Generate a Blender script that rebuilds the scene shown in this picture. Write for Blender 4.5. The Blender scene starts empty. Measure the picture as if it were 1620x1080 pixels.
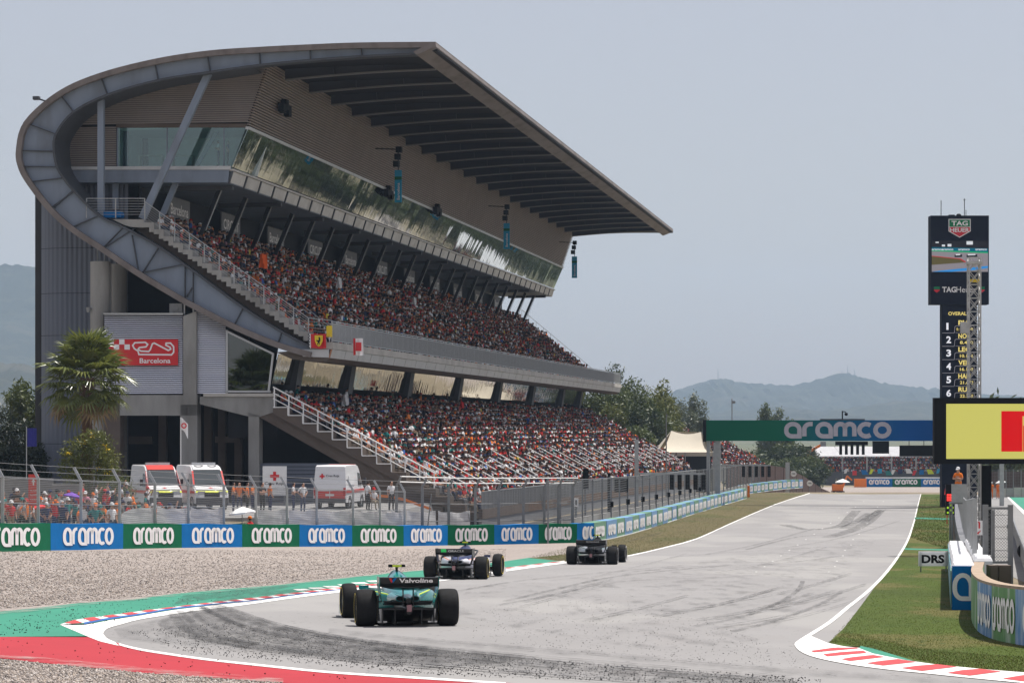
import bpy, bmesh, math, random
import numpy as np
from mathutils import Vector, Matrix
from mathutils.geometry import tessellate_polygon

random.seed(7); rng = np.random.default_rng(7)
R = math.radians
scene = bpy.context.scene
COL = scene.collection

# ------------------------------------------------------------------ camera, sky, sun, exposure
# Units are metres; z = 0 is the height of the lens, the circuit falls away in front of it.
F, CX, HY = 4500.0, 810.0, 678.0           # focal length and level line in photograph pixels (1620 wide)
cam = bpy.data.cameras.new('camera'); cam_o = bpy.data.objects.new('camera', cam); COL.objects.link(cam_o)
cam.sensor_width = 36.0; cam.lens = F / 1620.0 * 36.0; cam.shift_y = (HY - 540.0) / 1620.0
cam.clip_start = 0.5; cam.clip_end = 20000.0
cam_o.location = (0, 0, 0); cam_o.rotation_euler = (R(90), 0, 0)
scene.camera = cam_o
SUN_EL, SUN_AZ = R(70), R(55)              # azimuth from the view direction towards the right
world = bpy.data.worlds.new('World'); scene.world = world; world.use_nodes = True
wn = world.node_tree.nodes; bg = wn['Background']
sky = wn.new('ShaderNodeTexSky'); sky.sky_type = 'NISHITA'; sky.sun_disc = False
sky.sun_elevation = SUN_EL; sky.sun_rotation = SUN_AZ
sky.air_density = 1.0; sky.dust_density = 3.0; sky.ozone_density = 3.0; sky.altitude = 100
veil = wn.new('ShaderNodeMixRGB'); veil.inputs[0].default_value = 0.62; veil.inputs[2].default_value = (3.78, 3.48, 3.50, 1)   # an even milky veil of thin high cloud
world.node_tree.links.new(sky.outputs[0], veil.inputs[1]); world.node_tree.links.new(veil.outputs[0], bg.inputs[0]); bg.inputs[1].default_value = 0.125
sun = bpy.data.lights.new('sun', 'SUN'); sun.energy = 4.85; sun.angle = R(0.55); sun.color = (1.0, 0.955, 0.89)
sun_o = bpy.data.objects.new('sun', sun); COL.objects.link(sun_o)
SUN_DIR = Vector((math.cos(SUN_EL) * math.sin(SUN_AZ), math.cos(SUN_EL) * math.cos(SUN_AZ), math.sin(SUN_EL)))
sun_o.rotation_euler = SUN_DIR.to_track_quat('Z', 'Y').to_euler(); sun_o.location = (60, 40, 120)
scene.view_settings.view_transform = 'Standard'; scene.view_settings.look = 'None'
scene.view_settings.gamma = 1.0; scene.view_settings.use_curve_mapping = False
scene.view_settings.exposure = 0.27
HAZE = 0.000095
scene.render.engine = 'CYCLES'
scene.cycles.max_bounces = 6; scene.cycles.diffuse_bounces = 3; scene.cycles.glossy_bounces = 3
scene.cycles.transparent_max_bounces = 24; scene.cycles.volume_bounces = 1
scene.cycles.use_denoising = True

# ------------------------------------------------------------------ helpers: objects and meshes
def tag(o, label=None, cat=None, group=None, kind=None):
    if label: o['label'] = label
    if cat: o['category'] = cat
    if group: o['group'] = group
    if kind: o['kind'] = kind
    return o

def empty(name, loc=(0, 0, 0), rz=0.0, label=None, cat=None, group=None, rx=0.0):
    o = bpy.data.objects.new(name, None); COL.objects.link(o)
    o.location = loc; o.rotation_euler = (rx, 0, rz); o.empty_display_size = 0.3
    return tag(o, label, cat, group)

def link_mesh(name, me, parent=None):
    o = bpy.data.objects.new(name, me); COL.objects.link(o)
    if parent: o.parent = parent
    return o

def copy_tree(o, parent=None):
    c = o.copy(); COL.objects.link(c); c.parent = parent
    for ch in list(o.children): copy_tree(ch, c)
    return c

class MB:
    def __init__(s): s.v = []; s.f = []; s.m = []
    def add(s, vs, fs, mi=0):
        b = len(s.v); s.v += [tuple(p) for p in vs]
        for f in fs: s.f.append([b + i for i in f]); s.m.append(mi)
    def hexa(s, p, mi=0):                   # p: 4 bottom, 4 top
        s.add(p, [(3, 2, 1, 0), (4, 5, 6, 7), (0, 1, 5, 4), (1, 2, 6, 5), (2, 3, 7, 6), (3, 0, 4, 7)], mi)
    def box(s, x0, x1, y0, y1, z0, z1, mi=0):
        s.hexa([(x0, y0, z0), (x1, y0, z0), (x1, y1, z0), (x0, y1, z0), (x0, y0, z1), (x1, y0, z1), (x1, y1, z1), (x0, y1, z1)], mi)
    def bar(s, a, b, w, h=None, up=(0, 0, 1), mi=0):
        a = Vector(a); b = Vector(b); h = w if h is None else h
        d = (b - a).normalized(); u = Vector(up)
        if abs(d.dot(u)) > 0.999: u = Vector((0, 1, 0))
        r = d.cross(u).normalized() * (w / 2); u = r.cross(d).normalized() * (h / 2)
        s.hexa([a - r - u, b - r - u, b + r - u, a + r - u, a - r + u, b - r + u, b + r + u, a + r + u], mi)
    def tube(s, a, b, r, n=8, r2=None, mi=0, caps=True):
        a = Vector(a); b = Vector(b); r2 = r if r2 is None else r2
        d = (b - a).normalized(); u = Vector((0, 0, 1)) if abs(d.z) < .95 else Vector((1, 0, 0))
        x = d.cross(u).normalized(); y = d.cross(x)
        vs = []
        for c, rr in ((a, r), (b, r2)):
            vs += [c + x * (rr * math.cos(2 * math.pi * i / n)) + y * (rr * math.sin(2 * math.pi * i / n)) for i in range(n)]
        fs = [(i, (i + 1) % n, n + (i + 1) % n, n + i) for i in range(n)]
        if caps: fs += [tuple(range(n))[::-1], tuple(range(n, 2 * n))]
        s.add(vs, fs, mi)
    def path(s, pts, r, n=6, mi=0):
        for a, b in zip(pts[:-1], pts[1:]): s.tube(a, b, r, n, mi=mi)
    def rings(s, rs, mi=0, caps=True, close=True):
        n = len(rs[0]); vs = [p for r in rs for p in r]; fs = []
        for k in range(len(rs) - 1):
            for i in range(n if close else n - 1):
                j = (i + 1) % n
                fs.append((k * n + i, k * n + j, (k + 1) * n + j, (k + 1) * n + i))
        if caps: fs += [tuple(range(n))[::-1], tuple(range((len(rs) - 1) * n, len(rs) * n))]
        s.add(vs, fs, mi)
    def prism(s, poly, fn, c0, c1, mi=0):   # poly: 2-D outline, fn(a, b, c) -> 3-D
        n = len(poly)
        vs = [fn(a, b, c0) for a, b in poly] + [fn(a, b, c1) for a, b in poly]
        fs = [(i, (i + 1) % n, n + (i + 1) % n, n + i) for i in range(n)]
        tri = tessellate_polygon([[Vector((a, b, 0)) for a, b in poly]])
        fs += [tuple(t) for t in tri] + [tuple(i + n for i in t[::-1]) for t in tri]
        s.add(vs, fs, mi)
    def lathe(s, prof, n=24, c=(0, 0, 0), axis='z', mi=0, caps=False):
        vs = []
        for r, h in prof:
            for i in range(n):
                a = 2 * math.pi * i / n; x, y = r * math.cos(a), r * math.sin(a)
                p = (x, y, h) if axis == 'z' else (h, x, y) if axis == 'x' else (x, h, y)
                vs.append((p[0] + c[0], p[1] + c[1], p[2] + c[2]))
        m = len(prof); fs = []
        for k in range(m - 1):
            for i in range(n): fs.append((k * n + i, k * n + (i + 1) % n, (k + 1) * n + (i + 1) % n, (k + 1) * n + i))
        if caps: fs += [tuple(range(n))[::-1], tuple(range((m - 1) * n, m * n))]
        s.add(vs, fs, mi)
    def sphere(s, c, r, n=10, m=6, sc=(1, 1, 1), mi=0):
        prof = []
        c = Vector(c); rs = []
        for k in range(1, m):
            t = math.pi * k / m
            rs.append([c + Vector((r * math.sin(t) * math.cos(2 * math.pi * i / n) * sc[0], r * math.sin(t) * math.sin(2 * math.pi * i / n) * sc[1], -r * math.cos(t) * sc[2])) for i in range(n)])
        s.rings(rs, mi, caps=True)
    def mesh(s, name, mats, smooth=False):
        me = bpy.data.meshes.new(name); me.from_pydata(s.v, [], s.f)
        for m in (mats if isinstance(mats, (list, tuple)) else [mats]): me.materials.append(m)
        if any(s.m): me.polygons.foreach_set('material_index', s.m)
        bm = bmesh.new(); bm.from_mesh(me); bmesh.ops.recalc_face_normals(bm, faces=bm.faces); bm.to_mesh(me); bm.free()
        if smooth:
            me.polygons.foreach_set('use_smooth', [True] * len(me.polygons))
            try: me.set_sharp_from_angle(angle=R(38))
            except Exception: pass
        me.update(); return me

def obj(name, mb, mats, parent=None, label=None, cat=None, group=None, kind=None, smooth=False):
    return tag(link_mesh(name, mb.mesh(name, mats, smooth), parent), label, cat, group, kind)

def np_mesh(name, v, f, mats, mi=None, tint=None, smooth=False):
    """v (n,3), f (m,k) arrays -> mesh; tint (m,3) becomes a per-face colour attribute."""
    me = bpy.data.meshes.new(name); k = f.shape[1]
    me.vertices.add(len(v)); me.vertices.foreach_set('co', np.ascontiguousarray(v, dtype=np.float32).ravel())
    me.loops.add(f.size); me.loops.foreach_set('vertex_index', np.ascontiguousarray(f, dtype=np.int32).ravel())
    me.polygons.add(len(f)); me.polygons.foreach_set('loop_start', np.arange(0, f.size, k, dtype=np.int32))
    try: me.polygons.foreach_set('loop_total', np.full(len(f), k, dtype=np.int32))
    except Exception: pass
    for m in (mats if isinstance(mats, (list, tuple)) else [mats]): me.materials.append(m)
    if mi is not None: me.polygons.foreach_set('material_index', np.ascontiguousarray(mi, dtype=np.int32))
    if tint is not None:
        at = me.attributes.new('tint', 'FLOAT_COLOR', 'FACE')
        at.data.foreach_set('color', np.concatenate([tint, np.ones((len(tint), 1))], 1).astype(np.float32).ravel())
    if smooth: me.polygons.foreach_set('use_smooth', [True] * len(f))
    me.update(calc_edges=True); me.validate(); return me

# ------------------------------------------------------------------ helpers: materials
def new_mat(name):
    m = bpy.data.materials.new(name); m.use_nodes = True
    return m, m.node_tree.nodes, m.node_tree.links, m.node_tree.nodes['Principled BSDF']

def mat(name, col, rough=0.6, metal=0.0, var=0.12, scale=3.0, bump=0.0, bscale=None, spec=0.25, stretch=(1, 1, 1), coat=0.0, dirt=None, dirt_scale=0.6, dirt_amt=0.5):
    """base colour with two octaves of procedural mottling, optional dirt blotches and bump"""
    m, n, l, b = new_mat(name)
    b.inputs['Roughness'].default_value = rough; b.inputs['Metallic'].default_value = metal
    b.inputs['Specular IOR Level'].default_value = spec; b.inputs['Coat Weight'].default_value = coat
    tc = n.new('ShaderNodeTexCoord'); mp = n.new('ShaderNodeMapping'); mp.inputs['Scale'].default_value = stretch
    l.new(tc.outputs['Object'], mp.inputs['Vector'])
    nz = n.new('ShaderNodeTexNoise'); nz.inputs['Scale'].default_value = scale; nz.inputs['Detail'].default_value = 5; nz.inputs['Roughness'].default_value = 0.65
    l.new(mp.outputs[0], nz.inputs['Vector'])
    mr = n.new('ShaderNodeMapRange'); mr.inputs[1].default_value = 0.25; mr.inputs[2].default_value = 0.75
    mr.inputs[3].default_value = 1 - var; mr.inputs[4].default_value = 1 + var
    l.new(nz.outputs[0], mr.inputs[0])
    mx = n.new('ShaderNodeVectorMath'); mx.operation = 'SCALE'; mx.inputs[0].default_value = col[:3]
    l.new(mr.outputs[0], mx.inputs['Scale'])
    out = mx.outputs[0]
    if dirt:
        nd = n.new('ShaderNodeTexNoise'); nd.inputs['Scale'].default_value = dirt_scale; nd.inputs['Detail'].default_value = 6
        l.new(mp.outputs[0], nd.inputs['Vector'])
        r2 = n.new('ShaderNodeMapRange'); r2.inputs[1].default_value = 0.48; r2.inputs[2].default_value = 0.75; r2.inputs[4].default_value = dirt_amt
        l.new(nd.outputs[0], r2.inputs[0])
        mc = n.new('ShaderNodeMixRGB'); l.new(r2.outputs[0], mc.inputs[0]); l.new(out, mc.inputs[1]); mc.inputs[2].default_value = (*dirt, 1); out = mc.outputs[0]
    l.new(out, b.inputs['Base Color'])
    if bump:
        bz = n.new('ShaderNodeTexNoise'); bz.inputs['Scale'].default_value = bscale or scale * 4; bz.inputs['Detail'].default_value = 4
        l.new(mp.outputs[0], bz.inputs['Vector'])
        bp = n.new('ShaderNodeBump'); bp.inputs['Strength'].default_value = bump; bp.inputs['Distance'].default_value = 0.05
        l.new(bz.outputs[0], bp.inputs['Height']); l.new(bp.outputs[0], b.inputs['Normal'])
    return m

def tint_mat(name, rough=0.8):
    m, n, l, b = new_mat(name); b.inputs['Roughness'].default_value = rough; b.inputs['Specular IOR Level'].default_value = 0.08
    a = n.new('ShaderNodeAttribute'); a.attribute_name = 'tint'; l.new(a.outputs['Color'], b.inputs['Base Color']); return m

def emit_mat(name, col, strength=1.0):
    m, n, l, b = new_mat(name); b.inputs['Base Color'].default_value = (*[c * .04 for c in col], 1); b.inputs['Specular IOR Level'].default_value = .05; b.inputs['Roughness'].default_value = .4
    b.inputs['Emission Color'].default_value = (*col, 1); b.inputs['Emission Strength'].default_value = strength; return m

def leaf_mat(name, c1, c2, rough=0.5, scale=0.8, transl=0.25):
    m, n, l, b = new_mat(name); b.inputs['Roughness'].default_value = rough
    tc = n.new('ShaderNodeTexCoord'); nz = n.new('ShaderNodeTexNoise'); nz.inputs['Scale'].default_value = scale; nz.inputs['Detail'].default_value = 6
    l.new(tc.outputs['Object'], nz.inputs['Vector'])
    cr = n.new('ShaderNodeValToRGB'); cr.color_ramp.elements[0].position = .35; cr.color_ramp.elements[0].color = (*c1, 1)
    cr.color_ramp.elements[1].position = .65; cr.color_ramp.elements[1].color = (*c2, 1)
    l.new(nz.outputs[0], cr.inputs[0]); l.new(cr.outputs[0], b.inputs['Base Color'])
    tr = n.new('ShaderNodeBsdfTranslucent'); l.new(cr.outputs[0], tr.inputs['Color'])
    mx = n.new('ShaderNodeMixShader'); mx.inputs[0].default_value = transl
    l.new(b.outputs[0], mx.inputs[1]); l.new(tr.outputs[0], mx.inputs[2]); l.new(mx.outputs[0], n['Material Output'].inputs[0]); return m

def glass_mat(name, tint, refl=0.25, rough=0.02):
    m, n, l, b = new_mat(name)
    t = n.new('ShaderNodeBsdfTransparent'); t.inputs[0].default_value = (*tint, 1)
    g = n.new('ShaderNodeBsdfGlossy'); g.inputs['Roughness'].default_value = rough; g.inputs[0].default_value = (.9, .95, .95, 1)
    fr = n.new('ShaderNodeFresnel'); fr.inputs[0].default_value = 1.5
    mm = n.new('ShaderNodeMath'); mm.operation = 'MULTIPLY_ADD'; mm.inputs[1].default_value = 1.0; mm.inputs[2].default_value = refl * .3; l.new(fr.outputs[0], mm.inputs[0])
    mx = n.new('ShaderNodeMixShader'); l.new(mm.outputs[0], mx.inputs[0]); l.new(t.outputs[0], mx.inputs[1]); l.new(g.outputs[0], mx.inputs[2])
    l.new(mx.outputs[0], n['Material Output'].inputs[0]); return m

def mirror_mat(name, tint, wave=0.06, sx=(2.2, .25, .25)):
    m, n, l, b = new_mat(name); b.inputs['Base Color'].default_value = (*tint, 1); b.inputs['Metallic'].default_value = 1.0; b.inputs['Roughness'].default_value = 0.03
    tc = n.new('ShaderNodeTexCoord'); mp = n.new('ShaderNodeMapping'); mp.inputs['Scale'].default_value = sx; l.new(tc.outputs['Object'], mp.inputs[0])
    nz = n.new('ShaderNodeTexNoise'); nz.inputs['Scale'].default_value = 1.3; nz.inputs['Detail'].default_value = 1.5; l.new(mp.outputs[0], nz.inputs['Vector'])
    bp = n.new('ShaderNodeBump'); bp.inputs['Strength'].default_value = wave; bp.inputs['Distance'].default_value = 0.3
    l.new(nz.outputs[0], bp.inputs['Height']); l.new(bp.outputs[0], b.inputs['Normal']); return m

M = {}
M['steel'] = mat('painted_steel', (.21, .250, .315), .45, 0, .10, .8, dirt=(.13, .14, .155), dirt_scale=.9, dirt_amt=.6, stretch=(1, 1, .35))
M['steel_d'] = mat('dark_steel', (.07, .075, .085), .55, 0, .1, 1.0)
M['rim'] = mat('weathered_rim', (.20, .175, .165), .6, 0, .14, .9, dirt=(.10, .08, .07), dirt_scale=1.1, dirt_amt=.7, stretch=(1, .3, .5))
M['soffit'] = mat('shade_dark_soffit', (.02, .02, .024), .7, 0, .1, .6)  # near-black sheet under the roof, its shade put into the colour
M['beam'] = mat('roof_beam_paint', (.048, .050, .064), .55, 0, .1, .5)
M['flange'] = mat('lit_beam_flange', (.17, .165, .165), .55, 0, .12, .6)  # flanges paler than the beams: light along their edges put into the colour
M['slat'] = mat('brown_slat', (.27, .22, .19), .55, 0, .1, .5)
M['slat_end'] = mat('end_wall_slat', (.25, .22, .205), .6, 0, .1, .5)
M['conc'] = mat('concrete', (.31, .305, .29), .85, 0, .16, 1.1, .25, 6, stretch=(1, 1, .3), dirt=(.14, .13, .115), dirt_scale=.45, dirt_amt=.75)
M['conc_l'] = mat('pale_concrete', (.46, .44, .40), .85, 0, .12, 1.2, .2, 6, dirt=(.25, .23, .2), dirt_scale=.5, dirt_amt=.6)
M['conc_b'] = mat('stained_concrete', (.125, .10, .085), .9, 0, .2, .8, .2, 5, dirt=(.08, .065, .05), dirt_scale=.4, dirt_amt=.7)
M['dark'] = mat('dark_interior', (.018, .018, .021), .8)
M['alu'] = mat('aluminium_sheet', (.50, .51, .52), .4, .35, .08, .7, dirt=(.33, .33, .33), dirt_scale=.5, dirt_amt=.4)
M['alu_s'] = mat('silver_slat', (.70, .71, .76), .36, .65, .06, .8)
M['corr'] = mat('grey_corrugated_sheet', (.135, .152, .19), .5, .1, .08, .35, stretch=(1, 1, .3))
M['galv'] = mat('galvanised_steel', (.42, .43, .43), .45, .5, .14, 4)
M['galv_d'] = mat('dull_galvanised_steel', (.24, .245, .25), .5, .4, .15, 4)
M['wire'] = mat('fence_wire', (.22, .22, .22), .5, .3, .1, 5)
M['white'] = mat('white_paint', (.78, .78, .77), .45, 0, .05, 3)
M['white_rail'] = mat('white_rail_paint', (.80, .79, .77), .4, 0, .05, 3)
M['black'] = mat('black_plastic', (.010, .011, .013), .6, 0, .2, 6, spec=.1)
M['navy'] = mat('navy_panel', (.008, .011, .024), .6, 0, .15, 2, spec=.08)
M['red'] = mat('red_paint', (.62, .03, .035), .45, 0, .06, 2)
M['green_b'] = mat('green_banner', (.0, .125, .055), .6, 0, .10, 1.5, .35, 1.6, spec=.1)
M['blue_b'] = mat('blue_banner', (.0, .145, .42), .6, 0, .10, 1.5, .35, 1.6, spec=.1)
M['white_b'] = mat('white_print', (.84, .82, .82), .5, 0, .04, 2)
M['white_board'] = leaf_mat('white_board_sheet', (.80, .80, .82), (.86, .86, .88), .5, .8, .7)
M['pale'] = mat('pale_painted_panel', (.62, .60, .57), .6, 0, .1, 1.0, dirt=(.34, .32, .29), dirt_scale=.6, dirt_amt=.6)
M['lane'] = mat('dark_lane', (.075, .072, .07), .9, 0, .2, .8)
M['glass'] = glass_mat('clear_glass', (.78, .93, .93), .2)
M['glass_d'] = glass_mat('dark_glass', (.38, .45, .45), .35)
M['mirror'] = mirror_mat('mirror_glass', (.46, .53, .53), .012, (.2, .9, .12))
M['mirror2'] = mirror_mat('bronze_mirror_glass', (.48, .46, .39), .03, (.3, 1.2, .3))
M['tyre'] = mat('tyre_rubber', (.016, .016, .017), .75, 0, .25, 9, .1, 20, spec=.12)
M['yellow'] = mat('yellow_paint', (.75, .55, .03), .45, 0, .05, 3)
M['orange'] = mat('orange_paint', (.80, .20, .02), .5, 0, .06, 3)
M['teal'] = mat('teal_paint', (.0, .17, .16), .25, .2, .06, 3, coat=.6)
M['tarp'] = leaf_mat('white_tarp', (.66, .66, .68), (.78, .78, .79), .7, 1.2, .5)
M['canvas'] = mat('cream_canvas', (.56, .51, .42), .8, 0, .05, .6)

# ------------------------------------------------------------------ the lie of the land:  z = a(Y) + b(X), both piecewise linear, so every cell is flat
AY = [(-300, -1.5), (-50, -2.0), (20, -2.95), (30, -3.2), (40, -3.47), (47, -3.64), (55.5, -3.85), (63, -4.03), (70, -4.21), (80, -4.47), (89, -4.71), (100, -5.0), (111, -5.3),
      (120, -5.5), (130, -5.71), (141, -5.91), (152, -6.08), (168, -6.27), (185, -6.45), (205, -6.61), (225, -6.75), (250, -6.92), (270, -7.05), (300, -7.22), (325, -7.35),
      (333, -7.43), (345, -7.9), (365, -8.8), (400, -10.3), (450, -11.8), (500, -12.1), (560, -11.75), (620, -11.6), (700, -11.5), (6000, -11.5)]
BX = [(-6000, .9), (-30, .9), (-19, .67), (-13, .40), (-8, .18), (-3, 0), (6000, 0)]
ay, az = zip(*AY); bx, bz = zip(*BX)
def gz(x, y): return float(np.interp(y, ay, az) + np.interp(x, bx, bz))
def gp(px, py, lo=24.0, hi=330.0):
    """ground point seen at a photograph pixel"""
    for _ in range(44):
        y = (lo + hi) / 2
        if HY - F * gz((px - CX) / F * y, y) / y > py: lo = y
        else: hi = y
    return ((px - CX) / F * y, y)
def pix(px, py, y): return Vector(((px - CX) / F * y, y, (HY - py) / F * y))

def catmull(pts, k=4):
    if len(pts) < 3: return list(pts)
    out = []; p = [pts[0]] + list(pts) + [pts[-1]]
    for i in range(1, len(p) - 2):
        p0, p1, p2, p3 = [np.array(q, float) for q in p[i - 1:i + 3]]
        for j in range(k):
            t = j / k
            out.append(tuple(.5 * (2 * p1 + (p2 - p0) * t + (2 * p0 - 5 * p1 + 4 * p2 - p3) * t * t + (3 * p1 - p0 - 3 * p2 + p3) * t ** 3)))
    out.append(tuple(pts[-1])); return out

def densify(pts, step=14.0, closed=True):
    out = []; n = len(pts)
    for i in range(n if closed else n - 1):
        a, b = pts[i], pts[(i + 1) % n]; d = math.dist(a, b); k = max(1, int(d / step))
        out += [(a[0] + (b[0] - a[0]) * j / k, a[1] + (b[1] - a[1]) * j / k) for j in range(k)]
    if not closed: out.append(pts[-1])
    return out

def sheet(name, xy, dz, m, kind='structure', parent=None):
    """flat ground sheet dz above the land, cut along the land's fold lines"""
    bm = bmesh.new()
    vs = [bm.verts.new((x, y, 0)) for x, y in xy]
    for t in tessellate_polygon([[Vector((x, y, 0)) for x, y in xy]]):
        try: bm.faces.new([vs[i] for i in t])
        except ValueError: pass
    xs = [p[0] for p in xy]; ys = [p[1] for p in xy]
    for y in ay:
        if min(ys) < y < max(ys): bmesh.ops.bisect_plane(bm, geom=bm.verts[:] + bm.edges[:] + bm.faces[:], plane_co=(0, y, 0), plane_no=(0, 1, 0))
    for x in bx:
        if min(xs) < x < max(xs): bmesh.ops.bisect_plane(bm, geom=bm.verts[:] + bm.edges[:] + bm.faces[:], plane_co=(x, 0, 0), plane_no=(1, 0, 0))
    for v in bm.verts: v.co.z = gz(v.co.x, v.co.y) + dz
    bmesh.ops.recalc_face_normals(bm, faces=bm.faces)
    for f in bm.faces:
        if f.normal.z < 0: f.normal_flip()
    me = bpy.data.meshes.new(name); bm.to_mesh(me); bm.free(); me.materials.append(m)
    o = link_mesh(name, me, parent)
    if kind: o['kind'] = kind
    return o
def psheet(name, px, dz, m, **k): return sheet(name, [gp(*p) for p in densify(px)], dz, m, **k)

# ------------------------------------------------------------------ helpers: lettering
def _arc(cx, cy, rx, ry, a0, a1, n=10):
    return [(cx + rx * math.cos(R(a0 + (a1 - a0) * i / n)), cy + ry * math.sin(R(a0 + (a1 - a0) * i / n))) for i in range(n + 1)]
GLYPH = {
    'a': (.92, [(_arc(.46, .54, .46, .46, 0, 180) + _arc(.42, .42, .42, .42, 180, 270, 6) + [(.92, 0)], True)]),
    'r': (.58, [([(0, 0), (0, .5)] + _arc(.42, .56, .42, .44, 180, 90, 6) + [(.58, 1)], False)]),
    'm': (1.3, [([(0, 0), (0, .6)] + _arc(.325, .67, .325, .33, 180, 0, 8) + [(.65, 0)], False), (_arc(.975, .67, .325, .33, 180, 0, 8) + [(1.3, 0)], False)]),
    'c': (.78, [(_arc(.48, .5, .48, .5, 52, 308, 12), False)]),
    'o': (.96, [(_arc(.48, .5, .48, .5, 0, 342, 14), True)]),
}
def ribbon2d(pts, w, closed):
    n = len(pts); L = []; Rr = []
    for i in range(n):
        a = pts[(i - 1) % n] if (closed or i > 0) else pts[i]; b = pts[(i + 1) % n] if (closed or i < n - 1) else pts[i]
        p = pts[i]
        d1 = Vector((p[0] - a[0], p[1] - a[1])); d2 = Vector((b[0] - p[0], b[1] - p[1]))
        if d1.length < 1e-6: d1 = d2.copy()
        if d2.length < 1e-6: d2 = d1.copy()
        d1.normalize(); d2.normalize(); n1 = Vector((-d1.y, d1.x)); n2 = Vector((-d2.y, d2.x)); m = n1 + n2
        if m.length < 1e-6: m = n1
        m.normalize(); k = min(1.6, 1 / max(.3, m.dot(n1)))
        L.append((p[0] + m.x * w / 2 * k, p[1] + m.y * w / 2 * k)); Rr.append((p[0] - m.x * w / 2 * k, p[1] - m.y * w / 2 * k))
    return L, Rr
def wordmark(mb, org, xd, zd, nd, width, height, stroke, mi=0, word='aramco', gap=.30, eps=.006, r=1.0):
    """heavy rounded lower-case lettering laid on a plane (org = lower left corner)"""
    org = Vector(org); xd = Vector(xd); zd = Vector(zd); nd = Vector(nd)
    width = width / r; tot = sum(GLYPH[c][0] for c in word) + gap * (len(word) - 1); sx = (width - stroke) / tot; x = 0; xd = xd * r
    for c in word:
        w, strokes = GLYPH[c]
        for pts, cl in strokes:
            q = [((x + p[0]) * sx + stroke / 2, p[1] * (height - stroke) + stroke / 2) for p in pts]
            A, B = ribbon2d(q, stroke, cl); n = len(q)
            vs = [org + xd * a + zd * b + nd * eps for a, b in A] + [org + xd * a + zd * b + nd * eps for a, b in B]
            mb.add(vs, [(i, (i + 1) % n, n + (i + 1) % n, n + i) for i in range(n if cl else n - 1)], mi)
        x += w + gap
_txt = {}
def text(mb, s, org, xd, zd, nd, height, width=None, bold=.0, mi=0, eps=.006, centre=False):
    key = (s, bold)
    if key not in _txt:
        cu = bpy.data.curves.new('t', 'FONT'); cu.body = s; cu.size = 1; cu.offset = bold; cu.resolution_u = 3
        o = bpy.data.objects.new('t', cu); COL.objects.link(o)
        dg = bpy.context.evaluated_depsgraph_get(); me = bpy.data.meshes.new_from_object(o.evaluated_get(dg))
        vs = [tuple(v.co) for v in me.vertices]; fs = [tuple(p.vertices) for p in me.polygons]
        bpy.data.objects.remove(o); bpy.data.curves.remove(cu); bpy.data.meshes.remove(me); _txt[key] = (vs, fs)
    vs, fs = _txt[key]
    xs = [v[0] for v in vs]; ysl = [v[1] for v in vs]; x0, x1, y0, y1 = min(xs), max(xs), min(ysl), max(ysl)
    sy = height / (y1 - y0); sx = width / (x1 - x0) if width else sy
    org = Vector(org); xd = Vector(xd); zd = Vector(zd); nd = Vector(nd)
    if centre: org = org - xd * ((x1 - x0) * sx / 2)
    mb.add([org + xd * ((v[0] - x0) * sx) + zd * ((v[1] - y0) * sy) + nd * eps for v in vs], fs, mi)
# ------------------------------------------------------------------ ground materials
def speck_mat(name, base, specks, rough=.9, big=(.25, .12), bump=.0, bump_scale=30, vstretch=(1, 1, 1)):
    """specks: list of (scale, threshold, colour, strength); noise in metres"""
    m, n, l, b = new_mat(name); b.inputs['Roughness'].default_value = rough; b.inputs['Specular IOR Level'].default_value = .25
    tc = n.new('ShaderNodeTexCoord'); mp = n.new('ShaderNodeMapping'); mp.inputs['Scale'].default_value = vstretch; l.new(tc.outputs['Object'], mp.inputs[0])
    nz = n.new('ShaderNodeTexNoise'); nz.inputs['Scale'].default_value = big[0]; nz.inputs['Detail'].default_value = 8; nz.inputs['Roughness'].default_value = .6; l.new(mp.outputs[0], nz.inputs['Vector'])
    mr = n.new('ShaderNodeMapRange'); mr.inputs[1].default_value = .3; mr.inputs[2].default_value = .7; mr.inputs[3].default_value = 1 - big[1]; mr.inputs[4].default_value = 1 + big[1]; l.new(nz.outputs[0], mr.inputs[0])
    sc = n.new('ShaderNodeVectorMath'); sc.operation = 'SCALE'; sc.inputs[0].default_value = base; l.new(mr.outputs[0], sc.inputs['Scale']); out = sc.outputs[0]
    for s, th, c, k in specks:
        z = n.new('ShaderNodeTexNoise'); z.inputs['Scale'].default_value = s; z.inputs['Detail'].default_value = 3; l.new(mp.outputs[0], z.inputs['Vector'])
        r = n.new('ShaderNodeMapRange'); r.inputs[1].default_value = th; r.inputs[2].default_value = th + .06; r.inputs[4].default_value = k; l.new(z.outputs[0], r.inputs[0])
        mx = n.new('ShaderNodeMixRGB'); l.new(r.outputs[0], mx.inputs[0]); l.new(out, mx.inputs[1]); mx.inputs[2].default_value = (*c, 1); out = mx.outputs[0]
    l.new(out, b.inputs['Base Color'])
    if bump:
        z = n.new('ShaderNodeTexNoise'); z.inputs['Scale'].default_value = bump_scale; z.inputs['Detail'].default_value = 3; l.new(tc.outputs['Object'], z.inputs['Vector'])
        bp = n.new('ShaderNodeBump'); bp.inputs['Strength'].default_value = bump; bp.inputs['Distance'].default_value = .04; l.new(z.outputs[0], bp.inputs['Height']); l.new(bp.outputs[0], b.inputs['Normal'])
    return m

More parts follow.
